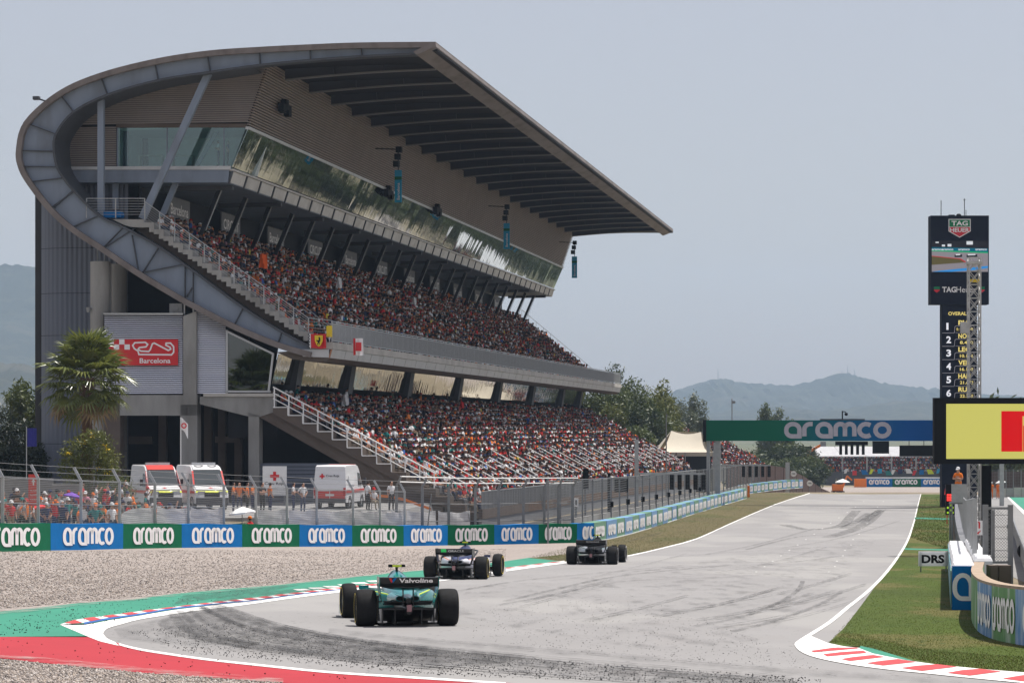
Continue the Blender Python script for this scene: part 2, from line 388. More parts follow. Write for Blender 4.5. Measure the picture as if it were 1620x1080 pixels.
def stain_mat(name, col, scale, th, soft, stretch=(1, 1, 1), amount=.7):
    """a thin stain: dark rubber where a noise passes the threshold, nothing elsewhere"""
    m, n, l, b = new_mat(name); b.inputs['Base Color'].default_value = (*col, 1); b.inputs['Roughness'].default_value = .85
    tc = n.new('ShaderNodeTexCoord'); mp = n.new('ShaderNodeMapping'); mp.inputs['Scale'].default_value = stretch; l.new(tc.outputs['Object'], mp.inputs[0])
    z = n.new('ShaderNodeTexNoise'); z.inputs['Scale'].default_value = scale; z.inputs['Detail'].default_value = 6; z.inputs['Roughness'].default_value = .7; l.new(mp.outputs[0], z.inputs['Vector'])
    r = n.new('ShaderNodeMapRange'); r.inputs[1].default_value = th; r.inputs[2].default_value = th + soft; r.inputs[4].default_value = amount; l.new(z.outputs[0], r.inputs[0])
    t = n.new('ShaderNodeBsdfTransparent'); mx = n.new('ShaderNodeMixShader'); l.new(r.outputs[0], mx.inputs[0]); l.new(t.outputs[0], mx.inputs[1]); l.new(b.outputs[0], mx.inputs[2])
    l.new(mx.outputs[0], n['Material Output'].inputs[0]); return m

def swld_(v, u):
    t = math.atan(655 / 4500.0); return Vector((v * math.cos(t) + u * math.sin(t), 180 - v * math.sin(t) + u * math.cos(t)))
GRAVEL_C = (.30, .26, .235)
M['gravel'] = speck_mat('gravel', GRAVEL_C, [(9, .55, (.19, .165, .15), .75), (13, .60, (.46, .42, .39), .7), (4.5, .60, (.24, .20, .175), .5), (.5, .58, (.36, .31, .27), .5)], big=(.12, .1), bump=.8, bump_scale=16)
M['asphalt'] = speck_mat('pale_asphalt', (.250, .243, .240), [(7, .66, (.10, .10, .10), .75), (.9, .60, (.25, .24, .235), .6), (22, .60, (.23, .22, .22), .45), (.12, .52, (.31, .302, .29), .6)], big=(.35, .07), vstretch=(1, .45, 1))
M['runoff_g'] = speck_mat('green_runoff_paint', (.036, .228, .150), [(9, .66, (.03, .11, .08), .8), (1.2, .58, (.032, .19, .13), .5)], rough=.7, big=(.4, .09))
M['runoff_r'] = speck_mat('red_runoff_paint', (.36, .024, .034), [(9, .69, (.12, .03, .03), .8), (1.0, .56, (.33, .022, .032), .5)], rough=.7, big=(.4, .07))
M['line'] = speck_mat('white_line_paint', (.74, .73, .71), [(6, .64, (.30, .29, .29), .7), (1.1, .60, (.6, .59, .57), .5)], rough=.7, big=(.5, .07))
M['kerb_red'] = speck_mat('red_kerb_paint', (.50, .06, .065), [(6, .66, (.16, .05, .05), .7)], rough=.7, big=(.5, .1))
M['kerb_blue'] = speck_mat('blue_kerb_paint', (.03, .12, .36), [(6, .62, (.1, .1, .12), .6)], rough=.7, big=(.5, .1))
M['grass'] = speck_mat('mown_grass', (.050, .075, .006), [(.30, .50, (.115, .100, .030), .75), (5, .58, (.038, .058, .006), .7), (11, .66, (.12, .11, .03), .6), (1.3, .6, (.042, .07, .005), .7), (.9, .67, (.11, .095, .035), .7)], big=(.18, .22), bump=.7, bump_scale=12, vstretch=(1, .35, 1))
M['grass_dry'] = speck_mat('dry_mown_grass', (.108, .09, .040), [(.30, .52, (.070, .074, .022), .7), (5, .58, (.065, .06, .022), .6), (11, .64, (.18, .15, .08), .6)], big=(.15, .2), bump=.7, bump_scale=12, vstretch=(1, .3, 1))
M['earth'] = speck_mat('dry_earth', (.22, .18, .125), [(1.2, .55, (.10, .10, .045), .7), (8, .6, (.13, .11, .08), .6)], big=(.1, .2))
M['pitroad'] = speck_mat('pit_road_asphalt', (.25, .245, .24), [(1.0, .6, (.21, .2, .2), .6), (7, .66, (.12, .12, .12), .6)], big=(.3, .08))
M['far_land'] = speck_mat('far_land', (.09, .10, .05), [(.02, .5, (.15, .13, .08), .6), (.1, .56, (.05, .065, .03), .7)], big=(.006, .25))

# ------------------------------------------------------------------ the land itself, to the horizon
xs = [-6000, -1500, -400, -150, -60] + [b for b in bx if -60 < b < 60] + [60, 150, 400, 1500, 6000]; xs = sorted(set(xs)); ys = [y for y in ay]
mb = MB(); nx = len(xs)
mb.add([(x, y, gz(x, y)) for y in ys for x in xs], [(j * nx + i, j * nx + i + 1, (j + 1) * nx + i + 1, (j + 1) * nx + i) for j in range(len(ys) - 1) for i in range(nx - 1)])
obj('ground', mb, M['earth'], kind='structure')
sheet('far_land', [(-2500, 640), (2500, 640), (2500, 5800), (-2500, 5800)], .02, M['far_land'])

# ------------------------------------------------------------------ track, run-off and grass
left_line = catmull([(163, 1003), (170, 995), (193, 988), (222, 980.5), (272, 972.5), (321, 965.5), (381, 958.5), (473, 945.5), (542, 937), (620, 928.5), (705, 918.5), (798, 904.5), (894, 891), (940, 886), (991, 880.5), (1053, 866.5), (1102, 853), (1152, 830.5), (1226, 798.5), (1281, 780.6)])
low_line = catmull([(163, 1003), (170, 1011), (188, 1018.5), (222, 1027), (272, 1035), (321, 1042), (374, 1048), (473, 1058.5), (547, 1065), (700, 1074.5), (800, 1081), (1000, 1095)])
right_line = catmull([(1456.5, 781.2), (1450.5, 803), (1443.5, 830), (1430, 863), (1401, 904), (1370, 935.5), (1339, 960), (1309, 984.5), (1275, 1006), (1259, 1017), (1258, 1023), (1268.5, 1033), (1293, 1042), (1339.5, 1051.5), (1400, 1060), (1459, 1066), (1537, 1074), (1620, 1082), (1760, 1095)])
asph = left_line + [(1300, 781.2), (1380, 781.6)] + right_line + [(1760, 1130), (900, 1130)] + low_line[::-1][:-1]
psheet('race_track', asph, .012, M['asphalt'])
# lower gravel apron and the big trap
trap = [(-320, 1000), (-320, 860), (0, 862), (300, 858), (640, 855), (915, 850), (958, 850)] + [(912, 863), (897, 876), (850, 881.5), (835, 882.5), (798, 888), (670, 902), (621, 906), (522, 917), (423, 927), (346, 933), (272, 940), (210, 948.5), (123, 954.5), (49, 963), (0, 968), (-320, 1000)][:-1]
psheet('gravel_trap', trap, .008, M['gravel'])
red_edge = [(-320, 1015), (0, 1042), (74, 1050), (153, 1058), (202, 1063), (272, 1069), (358, 1074.5), (448, 1081), (640, 1093)]
psheet('gravel_apron', red_edge + [(700, 1160), (-600, 1160), (-600, 1015)], .008, M['gravel'])
psheet('red_runoff', [(-320, 1008), (0, 1008), (145, 1008.5), (158, 1015)] + [p for p in low_line if p[0] > 175 and p[1] > 1012] + red_edge[::-1], .016, M['runoff_r'])
up_edge = [(835, 882.5), (798, 888), (670, 902), (621, 906), (522, 917), (423, 927), (346, 933), (272, 940), (210, 948.5), (123, 954.5), (49, 963), (0, 968), (-320, 1000)]
psheet('green_runoff', [(-320, 1008), (0, 1008), (140, 1007), (95, 989)] + [p for p in left_line if 110 < p[0] < 895 and p[1] < 985] + [(896, 889), (858, 884.5)] + up_edge, .016, M['runoff_g'])
# white paint of the outside edge: a wide wedge at the point, narrowing down the straight
def band(line, off, lo=None):
    return list(line) + [(x + o[0], y + o[1]) for (x, y), o in zip(line[::-1], off[::-1])]
k1 = [(95, 989), (133, 989.5), (173, 982), (222, 974.5), (272, 966), (321, 960), (370, 954.5), (400, 951.5), (473, 941), (542, 932.5), (620, 924), (705, 914.5), (798, 900.5), (894, 888.5), (940, 884), (991, 879), (1053, 865), (1102, 851.5), (1152, 829), (1226, 797.3), (1281, 779.6)]
k1 = catmull(k1, 2)
psheet('white_edge_line', k1 + left_line[::-1] + low_line[1:8] + [(188, 1022.5), (158, 1015.5), (138, 1007.5), (123, 1001)], .020, M['line'])
ll = [p for p in low_line if 186 < p[0] < 830]
psheet('white_line', ll + [(x, y + 3.2) for x, y in ll[::-1]], .022, M['line'])
# blue stripe and red teeth of the outside kerb
kb = catmull([(133, 989), (173, 981), (222, 974), (272, 965), (321, 959.5), (370, 954), (400, 951.6), (473, 941.5), (542, 933)], 3)
psheet('blue_kerb_stripe', kb + [(x, y - max(.9, 3.2 - (x - 133) * .008)) for x, y in kb[::-1]], .026, M['kerb_blue'])
ko = catmull([(95, 989), (123, 981), (170, 975), (235, 966), (284, 960), (346, 952.5), (400, 946.5), (473, 937.5), (545, 929), (620, 921), (700, 912), (800, 898.5), (893, 887.2)], 3)
ki = catmull([(110, 988.5), (133, 986.3), (173, 978.5), (222, 971.8), (272, 963.2), (321, 957.8), (370, 952.6), (400, 950.3), (473, 940), (545, 931.8), (620, 923.6), (700, 914.4), (800, 900.2), (893, 888.4)], 3)
psheet('outside_kerb', ko + ki[::-1], .024, M['line'])
def at_x(line, x):
    return (x, float(np.interp(x, [p[0] for p in line], [p[1] for p in line])))
x = 98.0; k = 0
kerb = empty('outside_kerb_teeth', label=None); kerb['kind'] = 'structure'
while x < 880:
    w = 24 + 6 * (x < 300)
    a, b_ = at_x(ko, x + 4), at_x(ko, x + w * .55 + 4); c, d = at_x(ki, x + w * .55 + 16), at_x(ki, x + 16)
    psheet('kerb_tooth', [a, b_, c, d], .030, M['kerb_red'], kind=None, parent=kerb); x += w; k += 1
for i, (x0, x1, y) in enumerate([(463, 492, 932.5), (487, 516, 930.2), (510, 540, 927.8), (533, 562, 925), (555, 584, 922), (578, 606, 919), (600, 627, 916.2)]):
    psheet('runoff_chevron', [(x0, y), (x1 - 8, y - .6), (x1, y + 1.6), (x0 + 8, y + 2.2)], .022, M['line'])
# inside line and kerb on the right
rl = [p for p in right_line if p[1] < 1006.5]
psheet('white_track_limit', rl + [(x + .8 + max(0, (y - 782)) * .034, y + max(0, (y - 880)) * .004) for x, y in rl[::-1]], .020, M['line'])
rk = [p for p in right_line if p[1] >= 1005 or False]
kerb_up = [(1620 + 140, 1082), (1619.5, 1065), (1563, 1060.6), (1485, 1053), (1433, 1045.6), (1381, 1035), (1358, 1026), (1335, 1023.5), (1309, 1018), (1285.6, 1008)]
psheet('inside_kerb', rk + kerb_up, .022, M['line'])
ik = empty('inside_kerb_stripes'); ik['kind'] = 'structure'
for q in [((1283, 1031.2), (1318, 1026.2), (1355, 1026), (1358, 1027.2), (1288, 1033.4)), ((1302.4, 1036.5), (1330, 1033.2), (1366, 1030.8), (1371, 1034.4), (1309, 1039.9)), ((1331, 1044.3), (1350, 1041), (1381.5, 1037.8), (1399.6, 1040.9), (1345, 1047.4)), ((1371, 1050.7), (1395, 1047), (1420.4, 1044.3), (1449, 1048.9), (1397, 1054.6)), ((1425.6, 1058.5), (1450, 1055), (1482.6, 1052.6), (1513.7, 1056.4), (1459, 1063.2)), ((1498, 1066.3), (1522, 1062), (1550, 1059.8), (1583.7, 1064.2), (1534.5, 1070.7)), ((1586, 1075.4), (1612, 1071), (1640, 1067), (1680, 1073), (1625, 1080.5)), ((1690, 1084), (1720, 1078), (1745, 1080), (1730, 1088))]:
    psheet('kerb_stripe', q, .028, M['kerb_red'], kind=None, parent=ik)
psheet('green_kerb_back', [(1358, 1026), (1381, 1035), (1405, 1040), (1433, 1045.6), (1445, 1046), (1412, 1036), (1385, 1027.5), (1362, 1022.5)], .018, M['runoff_g'])
# grass
psheet('asphalt_verge', [p for p in right_line if 860 < p[1] < 1010] + [(1288, 1009), (1311, 1018), (1320, 1016), (1340, 994), (1366, 960), (1390, 927), (1412, 903), (1432, 868)], .0125, M['asphalt'])
psheet('verge_grass', [(835, 882), (858, 884.8), (896, 889.2), (940, 885), (991, 880), (1053, 866), (1102, 852.5), (1152, 830), (1226, 798), (1281, 780.2), (1270, 774.5), (1184, 780), (1095, 805), (1003, 836), (954, 850), (930, 853), (912, 863), (897, 876), (850, 881.3)], .012, M['grass_dry'])
psheet('infield_grass', [(1458, 781.5), (1451, 806), (1444, 833), (1431, 868), (1405, 905), (1385, 927), (1361, 960), (1335, 994), (1311, 1017), (1335, 1023), (1362, 1022.5), (1385, 1027.5), (1412, 1036), (1445, 1046), (1485, 1052.5), (1563, 1060), (1619, 1064.5), (1760, 1082), (1760, 980), (1640, 950), (1560, 930), (1512, 880), (1504, 830), (1502, 781.5)], .014, M['grass'])
# the pit road behind the pit wall
sheet('service_lane', [(p.x, p.y) for p in (swld_(-1.6, -28), swld_(7.1, -24), swld_(7.1, 150), (swld_(-1.6, 150)))], .006, M['lane'])
psheet('pit_road', [(1530, 782.5), (1620, 782.5), (1760, 800), (1760, 1000), (1640, 930), (1575, 900), (1545, 850)], .010, M['pitroad'])
psheet('pit_road_line', [(1592, 785), (1595, 785), (1625, 812), (1700, 870), (1697, 874), (1618, 812)], .020, M['line'])
psheet('pit_exit_paint', [(1597, 786.5), (1640, 786.5), (1700, 840), (1690, 862), (1628, 812.5)], .018, M['runoff_g'])
for yy, xa, xb in ((819.5, 1447, 1509), (868.5, 1431, 1508)):
    psheet('timing_strip', [(xa, yy - 1.2), (xb, yy + .6), (xb, yy + 2.8), (xa, yy + 1)], .022, M['runoff_g'])

# ------------------------------------------------------------------ rubber, skid marks and marbles on the asphalt
M['rubber'] = stain_mat('laid_rubber', (.05, .049, .05), 5.0, .36, .40, (1, .3, 1), .58)
M['rubber_l'] = stain_mat('thin_rubber', (.06, .06, .062), 3.0, .36, .40, (1, .25, 1), .30)
M['rubber_f'] = stain_mat('faint_rubber', (.06, .06, .062), 1.6, .52, .30, (1, .22, 1), .45)
M['dust'] = stain_mat('gravel_dust', (.40, .36, .33), 1.4, .44, .30, (1, 1, 1), .75)
M['furrow'] = stain_mat('raked_furrow', (.20, .17, .15), 1.1, .42, .30, (1, 1, 1), .55)
M['skid'] = stain_mat('skid_mark', (.04, .04, .042), 3.0, .36, .35, (1, .3, 1), .55)
psheet('rubber_patch', catmull([(345, 957), (380, 972), (450, 992), (540, 1010), (690, 1028), (850, 1044), (1050, 1062), (1250, 1077), (1250, 1092), (1040, 1078), (850, 1062), (680, 1050), (520, 1040), (400, 1028), (300, 1012), (260, 996), (250, 984), (290, 970)], 3), .032, M['rubber'], kind=None)['kind'] = 'structure'
psheet('rubber_patch', catmull([(520, 995), (700, 1014), (900, 1028), (1100, 1046), (1300, 1062), (1500, 1077), (1500, 1084), (1290, 1071), (1090, 1054), (880, 1037), (690, 1021), (520, 1003)], 3), .034, M['rubber_l'])
psheet('rubber_patch', [(180, 997), (260, 978), (350, 964), (420, 985), (520, 1005), (640, 1022), (800, 1040), (800, 1056), (600, 1052), (400, 1036), (260, 1020), (190, 1010)], .030, M['rubber_l'])
psheet('rubber_patch', [(740, 930), (1000, 905), (1240, 870), (1390, 850), (1340, 905), (1250, 975), (1180, 1030), (1000, 1025), (850, 1000), (720, 975)], .030, M['rubber_f'])
psheet('rubber_patch', [(345, 946), (400, 938), (470, 932), (540, 927), (440, 946), (385, 957), (330, 958)], .033, M['rubber'])
psheet('rubber_patch', [(275, 957), (290, 943), (380, 933), (480, 925), (430, 935), (350, 946)], .033, M['rubber'])
def skid(pts, w, m='skid', dz=.036):
    p = densify(catmull(pts, 5), 8, closed=False); g = [Vector(gp(*q)) for q in p]; A, B = ribbon2d([(v.x, v.y) for v in g], w * (.95 if w > .45 else .5), False)
    return sheet('skid_mark', A + B[::-1], dz, M[m])
for pts, w in [([(163, 1010), (240, 1016), (360, 1024), (480, 1031), (620, 1040)], .22), ([(200, 1000), (300, 1007), (420, 1020), (560, 1036)], .2), ([(240, 990), (340, 1002), (470, 1022), (640, 1044)], .25),
               ([(800, 952), (870, 935), (960, 915), (1060, 903), (1150, 895)], .35), ([(790, 958), (880, 941), (980, 921), (1120, 915), (1220, 909)], .25), ([(1000, 905), (1100, 897), (1220, 893), (1330, 880)], .3),
               ([(700, 940), (820, 920), (960, 906), (1080, 895)], .3), ([(1100, 992), (1180, 975), (1230, 955), (1262, 935), (1270, 920)], .28), ([(1160, 1000), (1220, 985), (1290, 960), (1330, 938)], .28),
               ([(1240, 830), (1280, 838), (1330, 832), (1345, 818), (1355, 808)], .8), ([(1310, 850), (1345, 840), (1372, 826), (1392, 808)], .9), ([(1335, 836), (1360, 822), (1375, 812)], .7), ([(1365, 826), (1382, 814), (1396, 806)], .8),
               ([(1180, 870), (1260, 850), (1330, 846)], .4), ([(1060, 882), (1160, 874), (1300, 866), (1380, 862)], .25),
               ([(640, 1020), (800, 1035), (1000, 1052), (1250, 1072)], .3), ([(600, 1006), (780, 1022), (980, 1040), (1240, 1062)], .18)]:
    skid(pts, w)
gA = [(345, 957), (450, 992), (600, 1018), (850, 1044), (1250, 1078)]; gB = [(262, 972), (300, 1010), (450, 1036), (700, 1062), (1050, 1088)]
for i in range(22):
    s = rng.random() ** 1.4; p = [(a[0] + (b[0] - a[0]) * s, a[1] + (b[1] - a[1]) * s + rng.normal(0, .5)) for a, b in zip(gA, gB)]; k0 = int(rng.integers(0, 2)); k1 = int(rng.integers(4, 6)); skid(p[k0:k1], rng.uniform(.2, .44), dz=.038 + .0006 * i)
for i in range(16):
    s = rng.random(); y0 = 1000 - 150 * rng.random(); x0 = 780 + 420 * s + (1000 - y0) * .9; skid([(x0, y0), (x0 + 60 + 40 * s, y0 - 16), (x0 + 140 + 60 * s, y0 - 36 - 10 * s)], rng.uniform(.14, .34), 'skid', .052 + .0006 * i)
# expansion joints across the straight
M['joint'] = mat('tar_joint', (.08, .08, .08), .8)
for a, b_ in [((1222, 801), (1451, 808)), ((1130, 868), (1427, 868)), ((1180, 880), (1408, 882)), ((1000, 924), (1378, 931)), ((1245, 806), (1448, 813))][:3]:
    skid([a, ((a[0] + b_[0]) / 2, (a[1] + b_[1]) / 2), b_], .10 if a[1] > 810 else .5, 'skid')
# grid boxes: short white dashes
for i in range(14):
    y = 905 - i * 8.6; t = (905 - y) / 120.0
    for x0 in (1195 + 175 * t + i * .6, 1310 + 90 * t + (i % 2) * 3):
        if y > 786: psheet('grid_mark', [(x0, y), (x0 + 2.6 - 1.6 * t, y - .15), (x0 + 2.6 - 1.6 * t, y + .6 - .2 * t), (x0, y + .7 - .2 * t)], .026, M['line'])

# ------------------------------------------------------------------ loose stones and rubber marbles as real geometry
# dust blown over the painted run-off, wheel furrows in the gravel
psheet('gravel_dust', [(-40, 1036), (74, 1043), (202, 1056), (358, 1069), (448, 1076), (448, 1083), (358, 1077), (202, 1065), (74, 1052), (-40, 1043)], .034, M['dust'])
psheet('gravel_dust', [(-40, 966), (49, 961), (123, 953), (272, 938), (423, 925), (621, 904.5), (798, 887), (798, 889.5), (621, 908.5), (423, 930), (272, 945), (123, 960), (49, 969), (-40, 976)], .034, M['dust'])
for k_, (o1, o2) in enumerate(((8, 12), (17, 20), (27, 30), (36, 41), (48, 51))):
    e_ = [(-40, 966), (123, 953), (272, 938), (423, 925), (621, 904.5), (800, 886)]; psheet('gravel_furrow', catmull([(x, y - o1 * (1 - x / 1100) - 3 * math.sin(x * .01 + k_)) for x, y in e_], 3) + catmull([(x, y - o2 * (1 - x / 1100) - 3 * math.sin(x * .01 + k_)) for x, y in e_[::-1]], 3), .012, M['furrow'])
def inside(px, py, poly):
    poly = np.array(poly); n = len(poly); r = np.zeros(len(px), bool); j = n - 1
    for i in range(n):
        xi, yi = poly[i]; xj, yj = poly[j]
        c = ((yi > py) != (yj > py)) & (px < (xj - xi) * (py - yi) / (yj - yi + 1e-12) + xi); r ^= c; j = i
    return r
def scatter_px(poly, n):
    """points uniform over the picture area of a pixel polygon -> ground xy"""
    a = np.array(poly); x0, y0 = a.min(0); x1, y1 = a.max(0); out = []
    px = rng.uniform(x0, x1, n * 3); py = rng.uniform(y0, y1, n * 3); k = inside(px, py, poly); px, py = px[k][:n], py[k][:n]
    lo = np.full(len(px), 24.0); hi = np.full(len(px), 330.0)
    for _ in range(40):
        y = (lo + hi) / 2; x = (px - CX) / F * y; z = np.interp(y, ay, az) + np.interp(x, bx, bz)
        s = HY - F * z / y > py; lo = np.where(s, y, lo); hi = np.where(s, hi, y)
    return x, y, z
OCT = np.array([(1, 0, 0), (-1, 0, 0), (0, 1, 0), (0, -1, 0), (0, 0, 1), (0, 0, -1)], float)
OCF = np.array([(0, 2, 4), (2, 1, 4), (1, 3, 4), (3, 0, 4), (2, 0, 5), (1, 2, 5), (3, 1, 5), (0, 3, 5)])
def pebbles(name, poly, n, r0, r1, cols, dz=.0, flat=.7):
    x, y, z = scatter_px(poly, n); n = len(x)
    r = rng.uniform(r0, r1, n); V = np.repeat(OCT[None], n, 0) * rng.uniform(.6, 1.25, (n, 6, 1)) * r[:, None, None]; V[:, :, 2] *= flat
    a = rng.uniform(0, 6.28, n); c, s = np.cos(a)[:, None], np.sin(a)[:, None]
    vx = V[:, :, 0] * c - V[:, :, 1] * s; vy = V[:, :, 0] * s + V[:, :, 1] * c
    P = np.stack([vx + x[:, None], vy + y[:, None], V[:, :, 2] + (z + dz + r * .25)[:, None]], 2).reshape(-1, 3)
    Fc = (OCF[None] + 6 * np.arange(n)[:, None, None]).reshape(-1, 3)
    t = np.array(cols)[rng.integers(0, len(cols), n)] * rng.uniform(.75, 1.2, (n, 1)); t = np.repeat(t, 8, 0)
    return tag(link_mesh(name, np_mesh(name, P, Fc, M['stone'], tint=t)), kind='stuff')
M['stone'] = tint_mat('loose_stone', .95)
SC = [(.34, .295, .265), (.42, .375, .345), (.22, .19, .175), (.29, .25, .22), (.48, .44, .41), (.13, .12, .115), (.36, .30, .25)]
pebbles('gravel_stones', [(-30, 1040), (74, 1050), (202, 1063), (358, 1074.5), (448, 1081), (448, 1095), (-30, 1095)], 9000, .010, .030, SC, .006)
pebbles('gravel_stones', [(-30, 966), (123, 953), (272, 939), (423, 926), (621, 905), (800, 887), (800, 868), (-30, 872)], 26000, .012, .034, SC, .006)
pebbles('rubber_marbles', [(200, 1000), (360, 985), (700, 1030), (1000, 1055), (1300, 1075), (1300, 1090), (700, 1070), (300, 1035)], 4200, .005, .015, [(.025, .025, .027)], .02)
pebbles('rubber_marbles', [(760, 960), (1000, 940), (1250, 1030), (1300, 1060), (1000, 1045), (740, 1010)], 1100, .004, .011, [(.03, .03, .032)], .02)
pebbles('rubber_marbles', [(0, 985), (120, 958), (420, 930), (300, 960), (120, 1000), (0, 1006)], 420, .006, .017, [(.03, .035, .032)], .02)
pebbles('rubber_marbles', [(0, 1012), (150, 1018), (420, 1056), (620, 1080), (300, 1068), (0, 1038)], 60, .008, .018, [(.06, .02, .02)], .02)
# grass blades where the verge is close
def blades(name, poly, n, h0, h1, cols, w=.012):
    x, y, z = scatter_px(poly, n); n = len(x); h = rng.uniform(h0, h1, n); a = rng.uniform(0, 6.28, n); lx = rng.normal(0, .4, n) * h; ly = rng.normal(0, .4, n) * h
    dx, dy = np.cos(a) * w, np.sin(a) * w
    P = np.stack([np.stack([x - dx, y - dy, z], 1), np.stack([x + dx, y + dy, z], 1), np.stack([x + lx, y + ly, z + h], 1)], 1).reshape(-1, 3)
    t = np.array(cols)[rng.integers(0, len(cols), n)] * rng.uniform(.7, 1.3, (n, 1))
    return tag(link_mesh(name, np_mesh(name, P, np.arange(3 * n).reshape(-1, 3), M['blade'], tint=t)), kind='stuff')
M['blade'] = tint_mat('grass_blade', .6)
GC = [(.062, .095, .005), (.075, .112, .006), (.048, .08, .004), (.09, .105, .010), (.13, .12, .03)]
GD = [(.16, .135, .055), (.09, .10, .025), (.21, .175, .09), (.08, .09, .02)]
blades('grass_blades', [(1405, 905), (1361, 960), (1311, 1017), (1362, 1023), (1412, 1036), (1485, 1052), (1620, 1065), (1640, 1000), (1560, 960), (1506, 930), (1500, 870), (1440, 850)], 34000, .014, .038, GC + GC + [(.17, .145, .05)], .007)
blades('grass_blades', [(1311, 1017), (1362, 1023), (1412, 1036), (1485, 1052), (1620, 1065), (1620, 1040), (1480, 1030), (1340, 1000)], 14000, .014, .036, GD + GC[:1], .007)
blades('grass_blades', [(1456, 785), (1440, 850), (1500, 870), (1502, 785)], 7000, .04, .09, GC + GD, .02)
blades('grass_blades', [(840, 881), (896, 889), (991, 880), (1102, 852), (1226, 798), (1270, 776), (1184, 782), (1003, 842), (930, 858)], 26000, .025, .055, GD + GC[:2], .011)
# ------------------------------------------------------------------ the grandstand.  Local axes: x = V towards the track, y = U along the straight, z up
TH = math.atan(655 / 4500.0); CT, SN = math.cos(TH), math.sin(TH); Y0 = 180.0; L = 171.0
stand = empty('grandstand', (0, Y0, 0), -TH, 'huge grandstand with curved steel end frame, cantilevered roof and two packed tiers', 'grandstand')
def sv(px, py, u=0.0):
    k = (px - CX) / F
    v = (k * (Y0 + u * CT) - u * SN) / (CT + k * SN); y = Y0 + u * CT - v * SN
    return (v, (HY - py) / F * y)
def S3(px, py, u=0.0): v, z = sv(px, py, u); return (v, u, z)
def swld(v, u, z): return Vector((v * CT + u * SN, Y0 - v * SN + u * CT, z))
def svp(pts, u=0.0): return [sv(*p, u) for p in pts]
fV = lambda a, b, c: (a, c, b)
def sp(name, mb, m, parent=None, kind=None, smooth=False): return obj(name, mb, m, parent or stand, kind=kind, smooth=smooth)

PAIRS = [((690, 76), (658, 87)), ((571, 77), (572, 91)), ((490, 80), (491, 97)), ((410, 84), (411, 105)), ((328, 90), (332, 116)), ((245, 103), (250, 129)), ((160, 125), (170, 152)),
         ((97, 153), (117, 179)), ((47, 197), (90, 213)), ((35, 238), (87, 239)), ((38, 263), (92, 264)), ((51, 287), (102, 281)), ((82, 327), (118, 301)), ((116, 358), (158, 340)),
         ((164, 390), (196, 358)), ((225, 431), (252, 389)), ((292, 471), (292, 417)), ((305, 478), (305, 426)), ((371, 512), (385, 485)), ((440, 541), (446, 523)), ((494, 557), (494, 548))]
po = svp([a for a, b in PAIRS]); pi_ = svp([b for a, b in PAIRS])
SUB = 5; oc = catmull(po, SUB); ic = catmull(pi_, SUB)
def offset(cv, d):
    out = []
    for i, p in enumerate(cv):
        a = cv[max(0, i - 1)]; b = cv[min(len(cv) - 1, i + 1)]; t = Vector((b[0] - a[0], b[1] - a[1])).normalized(); out.append((p[0] + t.y * d, p[1] - t.x * d))
    return out
# going round from the roof tip the outside lies to the right of travel
orim = offset(oc, .36)
if max(p[1] for p in orim) < max(p[1] for p in oc): orim = offset(oc, -.36)
mb = MB(); mb.prism(orim + oc[::-1], fV, -.2, L, 0); sp('roof_shell', mb, M['rim'])
oc2 = offset(oc, -.12) if orim == offset(oc, .36) else offset(oc, .12)
mb = MB(); mb.prism([p for p in oc] + oc2[::-1], fV, .5, L - .1); sp('roof_shade_soffit', mb, M['soffit'])
icf = offset(ic, .14) if orim == offset(oc, .36) else offset(ic, -.14)
nR = 3 * SUB + 1                                        # stations of the cantilevered roof
mb = MB(); mb.prism(icf[:nR + 1] + ic[:nR + 1][::-1], fV, -.05, .9); mb.prism(icf[nR:] + ic[nR:][::-1], fV, -.05, 3.4); sp('inner_flange', mb, M['steel_d'])
for i in range(len(PAIRS) - 1):
    mb = MB(); a = oc[i * SUB:(i + 1) * SUB + 1]; b = ic[i * SUB:(i + 1) * SUB + 1]
    mb.prism(a + b[::-1], fV, .22, .27); sp('girder_panel', mb, M['steel'])
for i in range(1, len(PAIRS) - 1):
    mb = MB(); a, b = oc[i * SUB], ic[i * SUB]; mb.bar((a[0], .12, a[1]), (b[0], .12, b[1]), .055, .2, up=(0, 1, 0)); sp('stiffener', mb, M['steel_d'])
for a, b in [((160, 395), (212, 362)), ((225, 431), (292, 418)), ((209, 372), (219, 428)), ((86, 328), (117, 300)), ((295, 470), (304, 455))]:
    mb = MB(); mb.bar(S3(*a, .12), S3(*b, .12), .06, .16, up=(0, 1, 0)); sp('stiffener', mb, M['steel_d'])
# roof edge: a folded fascia along the whole front
fas = svp([(683, 68), (690, 69), (691, 75), (660, 88), (655, 83)])
for k in range(21):
    mb = MB(); mb.prism(fas, fV, -.25 + k * 8.15, -.25 + (k + 1) * 8.15 - .03); sp('fascia_panel', mb, M['rim'])
# roof beams
bm0 = MB(); n0 = 3 * SUB
ou, iu = oc2[1:n0 + 1], ic[0:n0 + 1]
bm0.prism(ou + iu[::-1], fV, -.07, .07)
for j in (5, 10): bm0.bar((oc2[j][0], -.16, oc2[j][1]), (ic[j][0], -.16, ic[j][1]), .1, .2, up=(0, 1, 0))
fl0 = MB(); fl0.prism(offset(iu, .04) + offset(iu, -.04)[::-1], fV, -.26, .26)
bme = bm0.mesh('roof_beam', M['beam']); fme = fl0.mesh('flange', M['flange'])
for k in range(1, 23):
    o = link_mesh('roof_beam', bme, stand); o.location = (0, 7.4 * k, 0); c = link_mesh('flange', fme, o)
